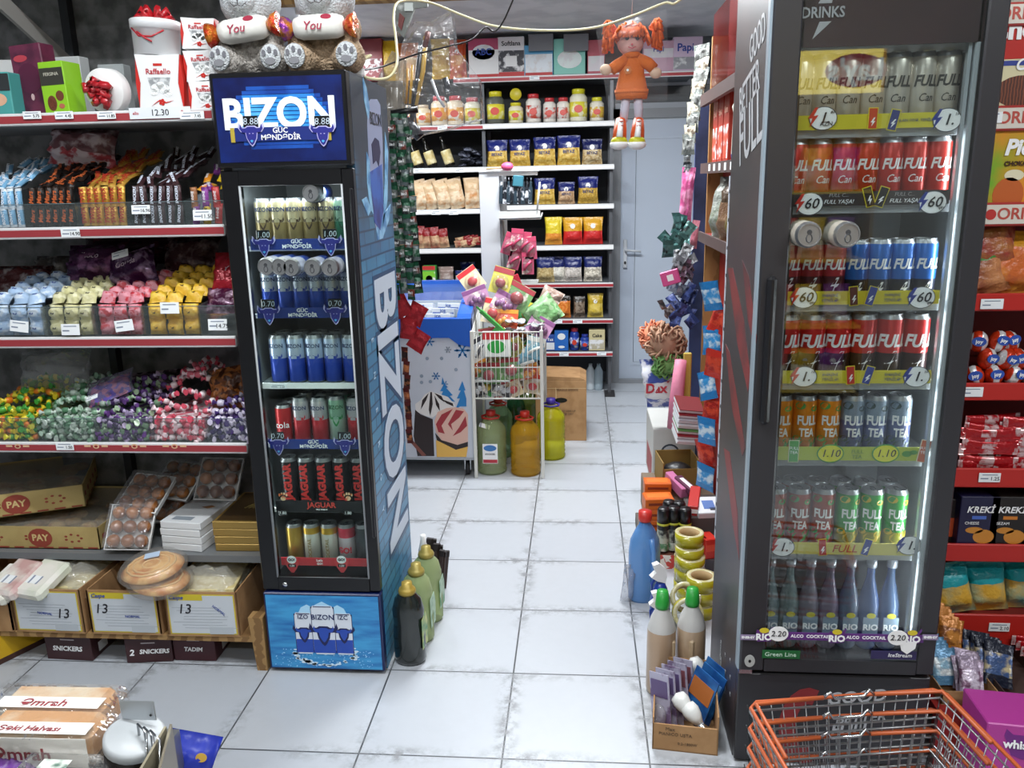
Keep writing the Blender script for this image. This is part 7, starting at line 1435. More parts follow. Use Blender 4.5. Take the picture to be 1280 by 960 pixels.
cluster(9, 846, 302, 12, 22, 'te', sachet(.055, .08, '#3c6460', '#5c8c88', '#1c2a2a'), 'teal sponge packet in the hanging bunch against the door', 'teal packets')
cluster(5, 848, 332, 8, 10, 'gr', sachet(.05, .08, '#6c6c70', '#a8acb0', '#2c2c30'), 'silver grey packet below the teal ones', 'silver grey packets')
q = at(838, 347, 1.6); U('pink_packet', MB().box(-.045, .045, -.008, .008, -.035, .035, 0, b=.004).plate(0, 0, .03, .03, -.0095, 1), [mat('#c84c84', .4), WHITE], q, (0, -.3, -.2), 'bright pink card with a white square hanging above the blue bundle', 'packet')
cluster(5, 855, 345, 8, 9, 'vi', sachet(.05, .06, '#7c6078', '#b8a0b4', '#3c3440'), 'violet grey packet beside the bright pink card', 'violet grey packets')
cluster(5, 848, 365, 12, 10, 'tr', sachet(.05, .07, '#8890a0', '#b0b8c4', '#505c78'), 'pale silver packet above the navy bundle', 'pale silver packets')
cluster(10, 852, 393, 13, 20, 'nv', sachet(.055, .08, '#2c3868', '#4c5c98', '#1c2444'), 'navy blue packet in the low hanging bundle', 'navy packets')
cluster(3, 828, 392, 6, 8, 'bw', sachet(.04, .05, '#4c3c3c', '#8c8484', '#2c2424'), 'small brown packet left of the navy bundle', 'small brown packets')
# bath puffs
def puff(c, r=.075):
    def fn():
        mb = MB()
        for k in range(70):
            a = RN.uniform(0, 2 * pi); b = RN.uniform(-1, 1); d = Vector((cos(a) * (1 - b * b) ** .5, sin(a) * (1 - b * b) ** .5, b)); t1_ = d.orthogonal().normalized() * .022; t2_ = d.cross(t1_)
            mb.tube([d * r * .6 + t1_, d * r * 1.0 + t1_ * .4 + t2_ * .5, d * r * 1.08, d * r * .98 - t1_ * .5, d * r * .6 - t1_], .005, 4)
        mb.ball((0, 0, 0), r * .8, n=12); return obj('bath_puff', mb, [mat(c, .8, bump=.6)])
    return fn
for (px, py, c, lb, s, k) in ((832, 428, '#a07c64', 'brown net bath puff at the top of the puff bunch', 1.0, 'pf1'), (818, 420, '#d08060', 'orange bath puff half behind the brown one', .8, 'pf2'), (834, 452, '#6c9c58', 'green bath puff under the brown one', .85, 'pf3')):
    put(k, puff(c), at(px, py, 1.62 if k != 'pf2' else 1.7), 0, lb, 'bath puff', 'net bath puffs', s * 1.3)
q = at(826, 478, 1.7)
o = U('paper_pack', MB().pillow(.19, .26, .13, [(0, 1), (.25, 0), (.6, 1)], jit=.006), [mat('#dcdcdc', .35, h2='#b83030', scale=12, lo=.56, hi=.62, bump=.3), mat('#3c50a0', .35, h2='#dcdce4', scale=14, lo=.48, hi=.56, bump=.3)], (q.x + .02, 1.7, q.z - .13), (.1, -.15, -.5), 'blue and white toilet paper pack beneath the bath puffs', 'pack')
txt('Dax', .07, mat('#b82434', .4), o, (0, -.068, .12), bold=.03, shear=.2)
U('pink_roll', MB().tube([(0, 0, 0), (.01, 0, .15), (.025, 0, .34)], [.032, .034, .028], 12), [mat('#c87890', .5, bump=.3)], at(842, 535, 1.45), 0, 'pink foam roll in film standing by the paper pack', 'roll')
U('yellow_cloth', MB().box(-.02, .02, -.008, .008, 0, .34, 0, b=.005), [mat('#b8a448', .6, bump=.3)], at(857, 525, 1.5), 0, 'narrow yellow cloth behind the pink roll', 'cloth')
fa, fb_ = fl(815, 572), fl(848, 600)
o = U('carton', MB().box(0, .22, 0, .42, 0, .33, 0, b=.003).disc(.0, .2, .05, .05, -.0008, 1, M=Tr(0.09, 0, 0)).disc(.09, .2, .04, .04, -.0015, 2).box(.03, .19, -.001, 0, .02, .1, 3).box(-.0008, 0, .05, .35, .02, .16, 3), [mat('#c4c4c0', .6), mat('#38404c', .5), mat('#b8bcc0', .5), mat('#9c2c2c', .5)], (at(812, 570, 1.9).x, 1.72, 0), 0, 'white carton with a round logo and red squares at the foot of the wall shelves', 'carton')
txt('Mix', .05, TB, o, (.09, -.003, .2), bold=.02)
# notebooks and the blue-red sachet strip
for k in range(7):
    q = at(858 + k * .5, 545 - k * 6.5, 1.3); o = U('notebook', MB().box(-.06, .06, -.008, .008, -.05, .05, 0).box(-.061, .061, -.009, -.006, -.051, .051, 1), [mat('#d0d2d4', .6), mat(('#c8ccd0', '#8c2c34', '#5c8c50', '#c4c8cc', '#b8bcc4', '#8c2c34', '#702428')[k], .5)], (q.x, 1.3, q.z), (-1.1, .15, .25), 'thin booklet in the stack by the blue panel, %s from bottom' % ORD[k], 'booklet', 'thin booklets')
for r in range(9):
    q = at(893 - r * 1.5 + (r % 2) * 3, 378 + r * 28, .62)
    put('br%d' % (r % 2), sachet(.085, .11, '#2878b4' if r % 2 == 0 else '#c02c1c', '#3c90c8' if r % 2 == 0 else '#d04428', '#d0dce4' if r % 2 == 0 else '#a01c14'), (q.x, .62, q.z - .03), (RN.uniform(-.2, .2), RN.uniform(-.35, .35), -.8), ('blue', 'red')[r % 2] + ' bag in the hanging strip beside the charcoal fridge, %s from top' % ORD[r], 'bag', 'blue and red hanging bags')
wst = MB()
pts = [atx(912, 220, .70), atx(905, 400, .70), atx(899, 560, .70), atx(893, 640, .70)]
wst.tube([(.668, .12, p.z) for p in pts], .001, 4)
for k in range(14): z_ = pts[0].z + (pts[-1].z - pts[0].z) * k / 14; wst.add([(.668, .06, z_), (.668, .12, z_), (.668, .12, z_ - .085), (.668, .06, z_ - .085)], [(0, 1, 2, 3)], 0).box(.6665, .6675, .07, .11, z_ - .05, z_ - .04, 1)
o = obj('paper_strip', wst, [mat('#b8bcc4', .5), TB]); tag(o, 'long pale paper strip with dark marks hung behind the charcoal fridge', 'strip')
# ================================================================ goods on the floor by the charcoal fridge
o = U('carton', MB().box(-.09, .09, -.1, .1, 0, .004).box(-.09, .09, -.1, -.096, 0, .1).box(-.09, .09, .096, .1, 0, .13).box(-.09, -.086, -.1, .1, 0, .13).box(.086, .09, -.1, .1, 0, .13), [mat('#8c7038', .7)], (at(847, 600, 1.35).x, 1.38, .17), (0, 0, .1), 'small open mustard brown carton above the orange boxes', 'carton')
U('dark_bag', MB().ball((0, 0, 0), .055, (1.3, 1, .7), 12, 0, jit=.01), [mat('#1c1c1e', .4, bump=.6)], (o.location.x, 1.38, .23), 0, 'crumpled black bag inside the mustard carton', 'bag')
U('crate', MB().box(-.16, .16, -.2, .2, 0, .16, 0, b=.003), [mat('#7c6c5c', .8)], (at(845, 620, 1.3).x + .01, 1.33, 0), 0, 'low brown crate carrying the cartons at the wall', 'crate')
orb = lambda: obj('orange_box', pack(.13, .09, .05, [('r', 0, .025, .1, .012, 1), ('t', 0, 0, .1, .05, 2)]), [mat('#c8601c', .4), mat('#7c2c14', .5), mat('#d8742c', .4)])
for k in range(3):
    put('orb', orb, (at(822, 640, 1.08).x, 1.08, .0 + .052 * k + .06), (0, 0, .05 * k), 'small orange box, %s of the front stack' % ('lowest', 'middle', 'topmost')[k], 'box', 'orange boxes', 1)
    put('orb', orb, (at(824, 615, 1.2).x - .01, 1.2, .09 + .052 * k), (0, 0, -.1 + .05 * k), 'small orange box, %s of the stack behind' % ('lowest', 'middle', 'topmost')[k], 'box', 'orange boxes', .95)
U('crate', MB().box(-.10, .16, -.13, .13, 0, .06, 0, b=.003), [mat('#5c5650', .8)], (at(822, 640, 1.1).x + .01, 1.12, 0), 0, 'flat dark tray under the orange boxes', 'crate')
U('pink_box', pack(.04, .16, .05), [mat('#b86c94', .4)], (at(845, 613, 1.2).x, 1.2, .2), (.2, 0, .4), 'pink soap box lying above the black spray cans', 'box')
U('pink_box', pack(.04, .15, .03, [('t', 0, 0, .02, .1, 1)]), [mat('#5c3048', .4), WHITE], (at(858, 612, 1.15).x, 1.15, .22), (.2, 0, .5), 'dark plum box with a white stripe beside the pink soap box', 'box')
def spray():
    o = obj('spray_can', MB().lathe([(.024, 0), (.026, .005), (.026, .04), (.026, .1), (.026, .125), (.022, .135)], 16, [0, 1, 2, 0, 0]), [mat('#1c1c1c', .3), mat('#4c7c54', .3, h2='#c8ccc0', scale=30), mat('#a8ac9c', .3, h2='#2c2c2c', scale=30)])
    obj('cap', MB().lathe([(.0265, .128), (.0265, .185), (.022, .195), (0, .195)], 16), [mat('#141416', .3)], o); obj('neck_ring', MB().lathe([(.0268, .12), (.0268, .13)], 16), [mat('#b8b838', .4)], o); return o
for i, (px, py) in enumerate(((829, 668), (842, 672), (856, 664), (838, 655), (851, 652))):
    put('spray', spray, (at(px, 650, .85).x, .84 + (.07 if i > 2 else 0) + .01 * (i % 2), .06), 0, 'black capped spray can by the tape rolls, %s' % ('front left', 'front middle', 'front right', 'back left', 'back right')[i], 'spray can', 'black capped spray cans')
U('crate', MB().box(-.09, .13, -.06, .12, 0, .05, 0).box(-.09, .13, -.065, -.06, 0, .06, 1), [mat('#7c4c3c', .8), mat('#b83c34', .5, h2='#d8d0c8', kind='cell', scale=50, lo=.4, hi=.5)], (at(842, 675, .85).x, .85, 0), 0, 'red patterned tray holding the black spray cans', 'tray')
for i, (px, py, c, lb) in enumerate(((872, 650, '#a8241c', 'red glossy box between spray cans and tape'), (885, 648, '#b82c20', 'red glossy box nearest the charcoal fridge'))):
    U('red_box', pack(.055, .08, .09, [('r', 0, .05, .05, .03, 1)]), [mat(c, .3), mat('#d04c34', .4)], (at(px, 665, .82).x, .82, .05), (0, 0, .3), lb, 'box', 'red glossy boxes')
U('crate', MB().box(-.06, .1, -.05, .1, 0, .05), [mat('#4c4a50', .8)], (at(875, 665, .82).x, .82, 0), 0, 'low dark tray under the red glossy boxes', 'tray')
U('tooth_paste_box', pack(.045, .18, .05, [('r', 0, .025, .04, .02, 1)]), [mat('#b02c28', .4), WHITE], (at(868, 622, 1.0).x, 1.0, .2), (.15, 0, -.2), 'red toothpaste box lying above the spray cans', 'box')
U('white_box', pack(.11, .12, .03, [('t', 0, 0, .05, .06, 1), ('t', .02, -.03, .04, .02, 2)]), [mat('#c8ccd0', .5), mat('#4c6ca8', .5), TB], (at(885, 628, .95).x, .95, .2), (.25, 0, .1), 'flat white box with blue marks against the fridge side', 'box')
U('rack_box', MB().box(-.1, .12, -.15, .12, 0, .19, 0, b=.003), [mat('#4c4644', .8)], (at(880, 640, 1.02).x + .02, 1.04, 0), 0, 'dark carton holding up the toothpaste boxes', 'carton')
# blue jug
def jug(c, cap, lab=None):
    def fn():
        prof = [(.055, 0), (.062, .012), (.062, .19), (.056, .235), (.036, .275), (.022, .295), (.022, .31)]
        o = obj('detergent_jug', MB().lathe(prof, 20, sy=.75), [c])
        obj('cap', MB().lathe([(.024, .305), (.026, .312), (.025, .342), (0, .343)], 14), [cap], o)
        obj('grip', MB().tube([(.02, -.044, .08), (.022, -.05, .11), (.020, -.05, .2), (.012, -.04, .25)], .011, 8), [c], o); return o
    return fn
jb_ = mat('#3c70b0', .25, h2='#5c8cc4', scale=3, coat=.4)
p = fl(800, 748); o = put('bj', jug(jb_, mat('#c03028', .35)), (.475, .53, 0), (0, 0, .25), 'large blue detergent jug with a red cap by the aisle', 'jug', None, (1.02, 1, 1.08))
U('clear_pack', MB().pillow(.05, .16, .04, None, jit=.004), [film('#b8bcc8', .3, .6, .1, bump=.6)], (.405, .50, .0), (0, .1, 0), 'clear pack with a dark label beside the blue jug', 'pack')
# tape rolls
def tape():
    n = 24; prof = [(.036, 0), (.05, 0), (.05, .048), (.036, .048)]
    vs = []; fs = []; ms = []
    for r, z_ in prof:
        for k in range(n): a = 2 * pi * k / n; vs.append((r * cos(a), r * sin(a), z_))
    for i in range(4):
        j = (i + 1) % 4
        for k in range(n): k2 = (k + 1) % n; fs.append((i * n + k, i * n + k2, j * n + k2, j * n + k)); ms.append((1, 0, 1, 2)[i])
    mb = MB().add(vs, fs, ms, True); return obj('tape_roll', mb, [mat('#a8a020', .25, coat=.5), mat('#c8c4a0', .3, h2='#b8b078', scale=60), mat('#b09468', .7)])
tp = [(891, 655, .60, .205, 0), (864, 670, .56, .125, .08), (864, 690, .56, .072, .0), (857, 705, .40, .07, .9), (890, 690, .58, .155, 0), (888, 705, .42, .11, 0), (888, 730, .42, .058, 0), (859, 740, .34, .05, 1.2), (888, 725, .42, .005, 0), (864, 715, .56, .02, 0), (891, 700, .6, .105, 0), (891, 700, .6, .055, 0), (891, 700, .6, .005, 0)]
lbs = ['topmost roll of the back stack against the fridge', 'topmost roll of the stack behind the blue jug', 'middle roll of the stack behind the blue jug', 'roll tipped forward beside the trigger spray', 'second roll of the back stack against the fridge', 'topmost roll of the front stack against the fridge', 'middle roll of the front stack against the fridge', 'tilted roll behind the green capped bottles', 'lowest roll of the front stack against the fridge', 'lowest roll of the stack behind the blue jug', 'third roll of the back stack', 'fourth roll of the back stack', 'lowest roll of the back stack']
for i, ((px, py, y, z_, r), lb) in enumerate(zip(tp, lbs)):
    x = at(px, py, y).x if i not in (11, 12, 10) else at(891, 655, .6).x
    if z_ < .03 and r == 0: z_ = .001
    put('tape', tape, (min(x, .68) if i not in (0, 4, 10, 11, 12) else .655, y, z_), (r, 0, 0), 'yellow tape: ' + lb, 'tape', 'yellow tape rolls', (1.12, 1.12, 1.02))
# trigger sprays, green capped bottles
def trigger():
    o = obj('trigger_spray', MB().lathe([(.03, 0), (.032, .01), (.032, .11), (.02, .15), (.013, .165)], 14), [mat('#1c3c94', .3)])
    obj('nozzle', MB().prism([(-.035, .19), (-.015, .175), (.012, .165), (.018, .185), (.012, .215), (-.01, .235), (-.028, .23), (-.018, .205)], -.01, .01), [WHITE], o)
    obj('trigger', MB().tube([(-.012, 0, .185), (-.03, 0, .165), (-.028, 0, .14)], .004, 6), [mat('#1c3c94', .3)], o); return o
put('trg', trigger, (.515, .30, 0), (0, .0, .3), 'blue trigger spray bottle with a white nozzle in front of the tape', 'spray bottle', 'trigger spray bottles', 1.15)
put('trg', None, (.495, .13, 0), (0, 0, .1), 'blue trigger spray behind the left green capped bottle', 'spray bottle', 'trigger spray bottles', 1.05)
def vin():
    o = obj('plastic_bottle', MB().lathe([(.04, 0), (.044, .01), (.044, .17), (.043, .215), (.034, .25), (.02, .28), (.018, .29)], 20, [0, 0, 0, 1, 1, 1]), [mat('#b09478', .3, h2='#bca488', scale=3, coat=.3), mat('#c8c6c2', .35)])
    obj('cap', MB().lathe([(.021, .285), (.022, .295), (.017, .34), (0, .341)], 14), [mat('#2c9c3c', .35)], o)
    obj('grip', MB().box(-.008, .01, -.048, -.03, .09, .19, 0, b=.006), [mat('#c0a888', .35)], o); return o
put('vin', vin, (.482, -.07, 0), (0, 0, .9), 'milky brown bottle with a green cap, the one nearer the aisle', 'bottle', 'green capped bottles', 1.04)
put('vin', None, (.578, -.05, 0), (0, 0, -.1), 'milky brown bottle with a green cap beside the fridge side', 'bottle', 'green capped bottles', 1.04)
# box of bulbs
c0, c1 = fl(815, 936), fl(897, 945); w = (c1 - c0).length; rz_ = math.atan2(c1.y - c0.y, c1.x - c0.x); bh = at(850, 905, c0.y).z
mb = MB().box(0, w, 0, .004, 0, bh).box(0, w, .25, .254, 0, bh + .06).box(0, .004, 0, .25, 0, bh + .02).box(w - .004, w, 0, .25, 0, bh + .04).box(0, w, 0, .25, 0, .004)
o = U('carton', mb, [CARD], (c0.x, c0.y, 0), (0, 0, rz_), 'open kraft carton of packets and bulbs on the floor by the fridge corner', 'carton')
for s, x, z_, t in (('PIANICO USTA', .055, .058, .014), ('0.2-1800W', .09, .028, .012), ('Max', .04, .075, .016)): txt(s, t, mat('#5c4630', .6), o, (w * x / .13 * .7 + .01, -.0008, z_ * bh / .09))
for i in range(5):
    q = MB().box(-.035, .035, -.002, .002, 0, .17, 0).box(-.03, .03, -.004, -.002, .1, .15, 1); x = c0.x + .036 + .020 * i
    oo = U('lamp_packet', q, [mat('#a8a4b8', .3, h2='#6c5878', scale=25, lo=.5, hi=.62), mat('#5c4c74', .4) if i < 3 else mat('#7c4850', .4)], (x, c0.y + .07 + .02 * i, .01), (-.15, -.22, -.75), 'clear backed violet packet standing in the kraft carton, %s' % nth(i, 5), 'packet', 'violet packets in the carton')
    obj('blister', MB().ball((0, -.01, .05), .026, (1, .6, 1.3), 10), [film('#e8e8f0', .15, .6, .08)], oo)
for i, (x, y) in enumerate(((.125, .12), (.15, .14), (.165, .17))):
    U('lamp_packet', MB().box(-.045, .045, -.002, .002, 0, .17, 0).box(-.04, .04, -.004, -.002, .08, .14, 1), [mat('#2c6cac', .35, h2='#1c4c8c', scale=14), mat('#b86c34', .5) if i == 0 else mat('#5c94cc', .5)], (c0.x + x, c0.y + y, .01), (-.2, .2, -.9), 'blue packet standing in the kraft carton, %s' % nth(i, 3), 'packet', 'blue packets in the carton')
bulb = lambda: (lambda o: (obj('screw_base', MB().lathe([(.012, -.05), (.013, -.045), (.013, -.02)], 10), [CHROME], o), o)[1])(obj('light_bulb', MB().lathe([(.013, -.02), (.022, 0), (.026, .02), (.022, .038), (0, .046)], 14), [mat('#d8d8d4', .3)]))
for i, (x, y, z_) in enumerate(((.1, .06, .1), (.125, .035, .085), (.16, .2, .13))): put('bulb', bulb, (c0.x + x, c0.y + y, z_), (-.5, -.6, .2), 'white bulb lying on the packets in the carton, %s' % ('upper', 'lower', 'rear')[i], 'bulb', 'white bulbs')
# ================================================================ bottles beside the narrow fridge
def soft(c, cap, dark=False):
    def fn():
        o = obj('soap_bottle', MB().lathe([(.048, 0), (.055, .015), (.056, .1), (.052, .15), (.055, .2), (.045, .24), (.026, .262), (.024, .27)], 20, sy=.8), [mat('#1c2220', .2, coat=.5) if dark else film(c, .5, .5, .1, tint=c)])
        obj('cap', MB().lathe([(.029, .258), (.031, .268), (.026, .278), (.019, .282), (.018, .298), (0, .30)], 16), [mat(cap, .4, .25)], o)
        obj('bottle_label', MB().prism([(-.03, .06), (.03, .06), (.034, .14), (.02, .18), (-.03, .17)], -.001, 0, 0, Tr(.0535, -.0, 0, 0, 0, pi / 2 - .1)), [mat('#b8c070' if dark else '#a8c4a8', .4, h2='#4c8c5c', scale=25)], o); return o
    return fn
s0 = fl(505, 828)
put('sb1', soft('#1c2220', '#a48c3c', True), (-.362, .06, 0), 0, 'dark soap bottle with a gold cap at the printed fridge side', 'bottle', 'gold capped bottles')
for i, y in enumerate((.20, .34)): put('sb2', soft('#c4d49c', '#a09048'), (-.358 + .01 * i, y, 0), 0, 'pale green soap bottle with a gold cap, %s behind the dark one' % ORD[i], 'bottle', 'gold capped bottles')
for i in range(9):
    x = -.405 + .0095 * i; put('bru', lambda: obj('incense_stick_box', MB().box(-.008, .008, -.006, .006, 0, .2, 0, b=.002).box(-.009, .009, -.007, .007, .18, .21, 1), [mat('#3c2c28', .5), mat('#201818', .5)]), (x, .56 + .01 * (i % 3), .001), (.0, .12, RN.uniform(-.4, .4)), 'dark brown slim packet standing behind the gold capped bottles', 'packet', 'slim dark packets', (1, 1, 1.1 - .04 * i))
U('blue_bottle', MB().lathe([(.02, 0), (.022, .01), (.022, .2), (.01, .25), (.012, .27), (0, .27)], 12, [0, 0, 1, 1, 1]), [mat('#2c5c8c', .3), WHITE], (-.39, .50, 0), 0, 'slim blue bottle tucked against the printed fridge side', 'bottle')
# ================================================================ DOLL in its clear bag
dl = empty('doll', (0, 0, 0)); tag(dl, 'orange haired rag doll in an orange dress hanging in a clear bag', 'doll')
YD = .95
def Q(px, py, dy=0): q = at(px, py, YD); return (q.x, YD + dy, q.z)
S_px = (at(900, 100, YD) - at(800, 100, YD)).length / 100
skin = mat('#c4a48c', .8, h2='#b89478', scale=30); org = mat('#c8641c', .85, bump=.3, bscale=200)
hc = Q(788, 52); obj('head', MB().ball(hc, .052, (1, .9, 1), 22), [mat('#c89890', .7)], dl)
hb = MB()
hm = [(hc[0] + .02, -.048, hc[2])]
for k in range(90):
    a = RN.uniform(-.4, pi + .4); e = RN.uniform(.0, 1.15); d = Vector((cos(a), -.75 * sin(e) * .6, sin(a))).normalized()
    s = Vector(hc) + Vector((cos(a) * .048, RN.uniform(-.035, .03), abs(sin(a)) * .05)); hb.tube([s, s + Vector((cos(a) * .012, -.02, .012)), s + Vector((cos(a) * .024, -.02, -.012 + RN.uniform(-.008, .008)))], .006, 4)
for side, (bx, by) in ((-1, (770, 42)), (1, (812, 40))):
    for k in range(95):
        b = Vector(Q(bx, by - 5)); t = Vector((side * RN.uniform(.01, .05), RN.uniform(-.03, .03), RN.uniform(-.085, .02))); hb.tube([b, b + t * .5 + Vector((side * .014, 0, .022)), b + t], .006, 4)
for k in range(26): x = -.04 + .08 * k / 25; hb.tube([(hc[0] + x * .5, YD - .02, hc[2] + .055), (hc[0] + x, YD - .05, hc[2] + .038), (hc[0] + x * 1.15, YD - .053, hc[2] + .012 + RN.uniform(-.006, .004))], .0045, 4)
for k in range(30): a = pi * k / 29; hb.tube([(hc[0] + .05 * cos(a), YD + .01, hc[2] + .05 * sin(a)), (hc[0] + .04 * cos(a), YD - .02, hc[2] + .062 * abs(sin(a)) + .002), (hc[0] + .02 * cos(a), YD - .04, hc[2] + .05)], .008, 4)
obj('hair', hb, [mat('#d8601a', .8, h2='#b84c14', scale=60)], dl)
for px in (783, 796):
    e = Q(px, 50); ob = obj('eye', MB().ball((e[0], YD - .047, e[2]), .0075, (1, .5, 1.1), 10), [mat('#20242c', .2)], dl)
nz = Q(789, 58); obj('mouth', MB().tube([(nz[0] - .014, YD - .045, nz[2] - .008), (nz[0], YD - .050, nz[2] - .014), (nz[0] + .014, YD - .045, nz[2] - .008)], .0018, 5).ball((nz[0], YD - .050, nz[2]), .004, n=8), [mat('#b83c4c', .6)], dl)
pr_ = [(.036, 68), (.045, 74), (.048, 92), (.060, 110), (.066, 117)]
ct = Q(790, 68)[0]
mb = MB(); zz_ = [(r, Q(790, y)[2]) for r, y in pr_][::-1]
mb.lathe(zz_, 24, 0, Tr(ct, YD, 0), sy=.55); mb.lathe([(.060, Q(790, 124)[2]), (.066, Q(790, 112)[2])], 24, 0, Tr(ct, YD, 0), sy=.55); mb.tube([Q(786, 73, -.0), Q(772, 82, -.01), Q(764, 88, -.015)], [.022, .024, .022], 10); mb.tube([Q(797, 73), Q(810, 80, -.01), Q(817, 87, -.015)], [.022, .024, .022], 10)
mb.lathe([(.03, Q(790, 73)[2]), (.034, Q(790, 69)[2]), (.03, Q(790, 66)[2])], 16, 0, Tr(ct, YD, 0))
ds = obj('dress', mb, [org], dl)
f = Q(784, 89); mb = MB()
for k in range(6): a = k * pi / 3; mb.disc(f[0] + .009 * cos(a), f[2] + .009 * sin(a), .006, .006, YD - .033, 0, n=8)
mb.disc(f[0], f[2], .005, .005, YD - .0335, 1, n=8); obj('flower', mb, [mat('#c87838', .6), WHITE], ds)
for px, py in ((757, 88), (819, 92)): obj('hand', MB().ball(Q(px, py, -.02), .021, (1.1, .8, 1), 14), [mat('#c8ac94', .8)], dl)
lg = MB().tube([Q(783, 118), Q(781, 135, -.005), Q(779, 152, -.01)], [.017, .017, .015], 12); obj('leg', lg, [mat('#c4c0cc', .8)], dl)
obj('leg', MB().tube([Q(797, 118), Q(798, 135, -.005), Q(798, 152, -.01)], [.017, .017, .015], 12), [mat('#c4c0cc', .8)], dl)
for px, e in ((774, -1), (796, 1)):
    a = Q(px + 2, 150, -.01); b = Q(px - 1, 178, -.05)
    M = Tr(*b)
    s = obj('shoe', MB().tube([a, ((a[0] + b[0]) / 2, (a[1] + b[1]) / 2, (a[2] + b[2]) / 2), b], [.02, .026, .028], 12), [mat('#c8501c', .5)], dl)
    obj('toe_cap', MB().ball((b[0], b[1] - .004, b[2] - .0), .031, (1.05, 1, .75), 14), [mat('#bcbc24', .4)], s)
    obj('sole', MB().ball((b[0], b[1] - .004, b[2] - .010), .033, (1.1, 1.05, .62), 14), [WHITE], s)
    obj('tongue', MB().tube([(a[0], a[1] - .024, a[2] - .004), ((a[0] + b[0]) / 2, (a[1] + b[1]) / 2 - .027, (a[2] + b[2]) / 2 + .005), (b[0], b[1] - .024, b[2] + .016)], [.009, .011, .013], 8), [WHITE], s)
    lc = MB()
    for k in range(4): t = .12 + .2 * k; c = [(a[i] * (1 - t) + b[i] * t) for i in range(3)]; lc.tube([(c[0] - .008, c[1] - .036, c[2] + .002), (c[0] + .008, c[1] - .036, c[2] + .002)], .0022, 5)
    obj('lace', lc, [mat('#b83c24', .6)], s)
pb = [Q(745, 40), Q(833, 12), Q(834, 126), Q(760, 135)]
mb = MB(); nu = 12
for y_, sg in ((YD - .085, 1), (YD + .06, -1)):
    vs = []; fs = []
    for j in range(nu + 1):
        for i in range(nu + 1):
            u, v = i / nu, j / nu; a = Vector(pb[0]).lerp(Vector(pb[1]), u); b = Vector(pb[3]).lerp(Vector(pb[2]), u); p = a.lerp(b, v); k = sin(pi * u) * sin(pi * min(1, v * 1.3)) if v < .77 else sin(pi * u)
            vs.append((p.x, YD - .015 + (y_ - YD) * (.25 + .75 * abs(k)) + RN.uniform(-.003, .003), p.z))
    for j in range(nu):
        for i in range(nu): q = (j * (nu + 1) + i, j * (nu + 1) + i + 1, (j + 1) * (nu + 1) + i + 1, (j + 1) * (nu + 1) + i); fs.append(q if sg > 0 else q[::-1])
    mb.add(vs, fs, 0, True)
pbag = obj('clear_bag', mb, [film('#e8ecf0', .03, .05, .35, bump=.3, bscale=18, base=.004)]); tag(pbag, 'clear film bag around the orange haired doll', 'bag')
U('hanging_thread', MB().tube([Q(790, 22), (Q(790, 22)[0], YD, 3.19)], .001, 5), [WHITE], (0, 0, 0), 0, 'thin thread holding up the bagged doll', 'thread')
# ================================================================ WIRE SHOPPING BASKETS
def basket(z, first=False):
    b = empty('shopping_basket'); W0, D0, HB = .46, .34, .2
    def rim(t, z_): k = 1 - .16 * t; return [(-W0 / 2 * k, -D0 / 2 * k, z_), (W0 / 2 * k, -D0 / 2 * k, z_), (W0 / 2 * k, D0 / 2 * k, z_), (-W0 / 2 * k, D0 / 2 * k, z_)]
    obj('rim', MB().tube([(-W0 / 2 + .02, -D0 / 2, HB), (W0 / 2 - .02, -D0 / 2, HB), (W0 / 2, -D0 / 2 + .02, HB), (W0 / 2, D0 / 2 - .02, HB), (W0 / 2 - .02, D0 / 2, HB), (-W0 / 2 + .02, D0 / 2, HB), (-W0 / 2, D0 / 2 - .02, HB), (-W0 / 2, -D0 / 2 + .02, HB)], .0045, 8, closed=True), [mat('#b8562a', .4)], b)
    g = MB(); T0, T1 = rim(0, HB - .006), rim(1, 0)
    for t in (.1, .42, .72, 1): R_ = rim(t, HB * (1 - t)); g.tube(R_, .0028 if t < 1 else .003, 6, closed=True)
    for s in range(4):
        a0, a1, b0, b1 = Vector(T0[s]), Vector(T0[(s + 1) % 4]), Vector(T1[s]), Vector(T1[(s + 1) % 4]); n = 17 if s % 2 == 0 else 12
        for k in range(n + 1): t = k / n; g.tube([a0.lerp(a1, t), b0.lerp(b1, t)], .0014, 5)
    for k in range(16): t = k / 15; g.tube([Vector(T1[0]).lerp(Vector(T1[1]), t), Vector(T1[3]).lerp(Vector(T1[2]), t)], .0014, 5)
    obj('wire_mesh', g, [mat('#a8acae', .3, .85)], b)
    for s in (1,):
        y = D0 / 2 - .02
        for e in (-1, 1): obj('handle', MB().tube([(e * (W0 / 2 - .01), -.02, HB + .004), (e * (W0 / 2 - .012), y, HB + .009), (e * .06, y + .006, HB + .010)], .005, 8), [mat('#b85a30', .4)], b)
        obj('hook', MB().tube([(-.06, y + .006, HB + .01), (-.045, y + .004, HB + .024), (-.035, y + .004, HB + .008), (.035, y + .004, HB + .008), (.045, y + .004, HB + .024), (.06, y + .006, HB + .01)], .004, 6), [CHROME], b)
    return b
c = (at(942, 878, -.765) + at(1170, 862, -.70)) / 2
BZ = .45; a, b_ = fl(942, 878, BZ), fl(1170, 862, BZ); an = math.atan2(b_.y - a.y, b_.x - a.x); mid = (a + b_) / 2
cx_ = mid.x + sin(an) * .17; cy_ = mid.y - cos(an) * .17
for k in range(5):
    put('basket', lambda: basket(0), (cx_, cy_, BZ - .2 - .052 * k), (0, 0, an), 'orange rimmed wire shopping basket, %s of the nested stack' % ('topmost', 'second from top', 'middle', 'second from bottom', 'lowest')[k], 'basket', 'nested wire baskets')
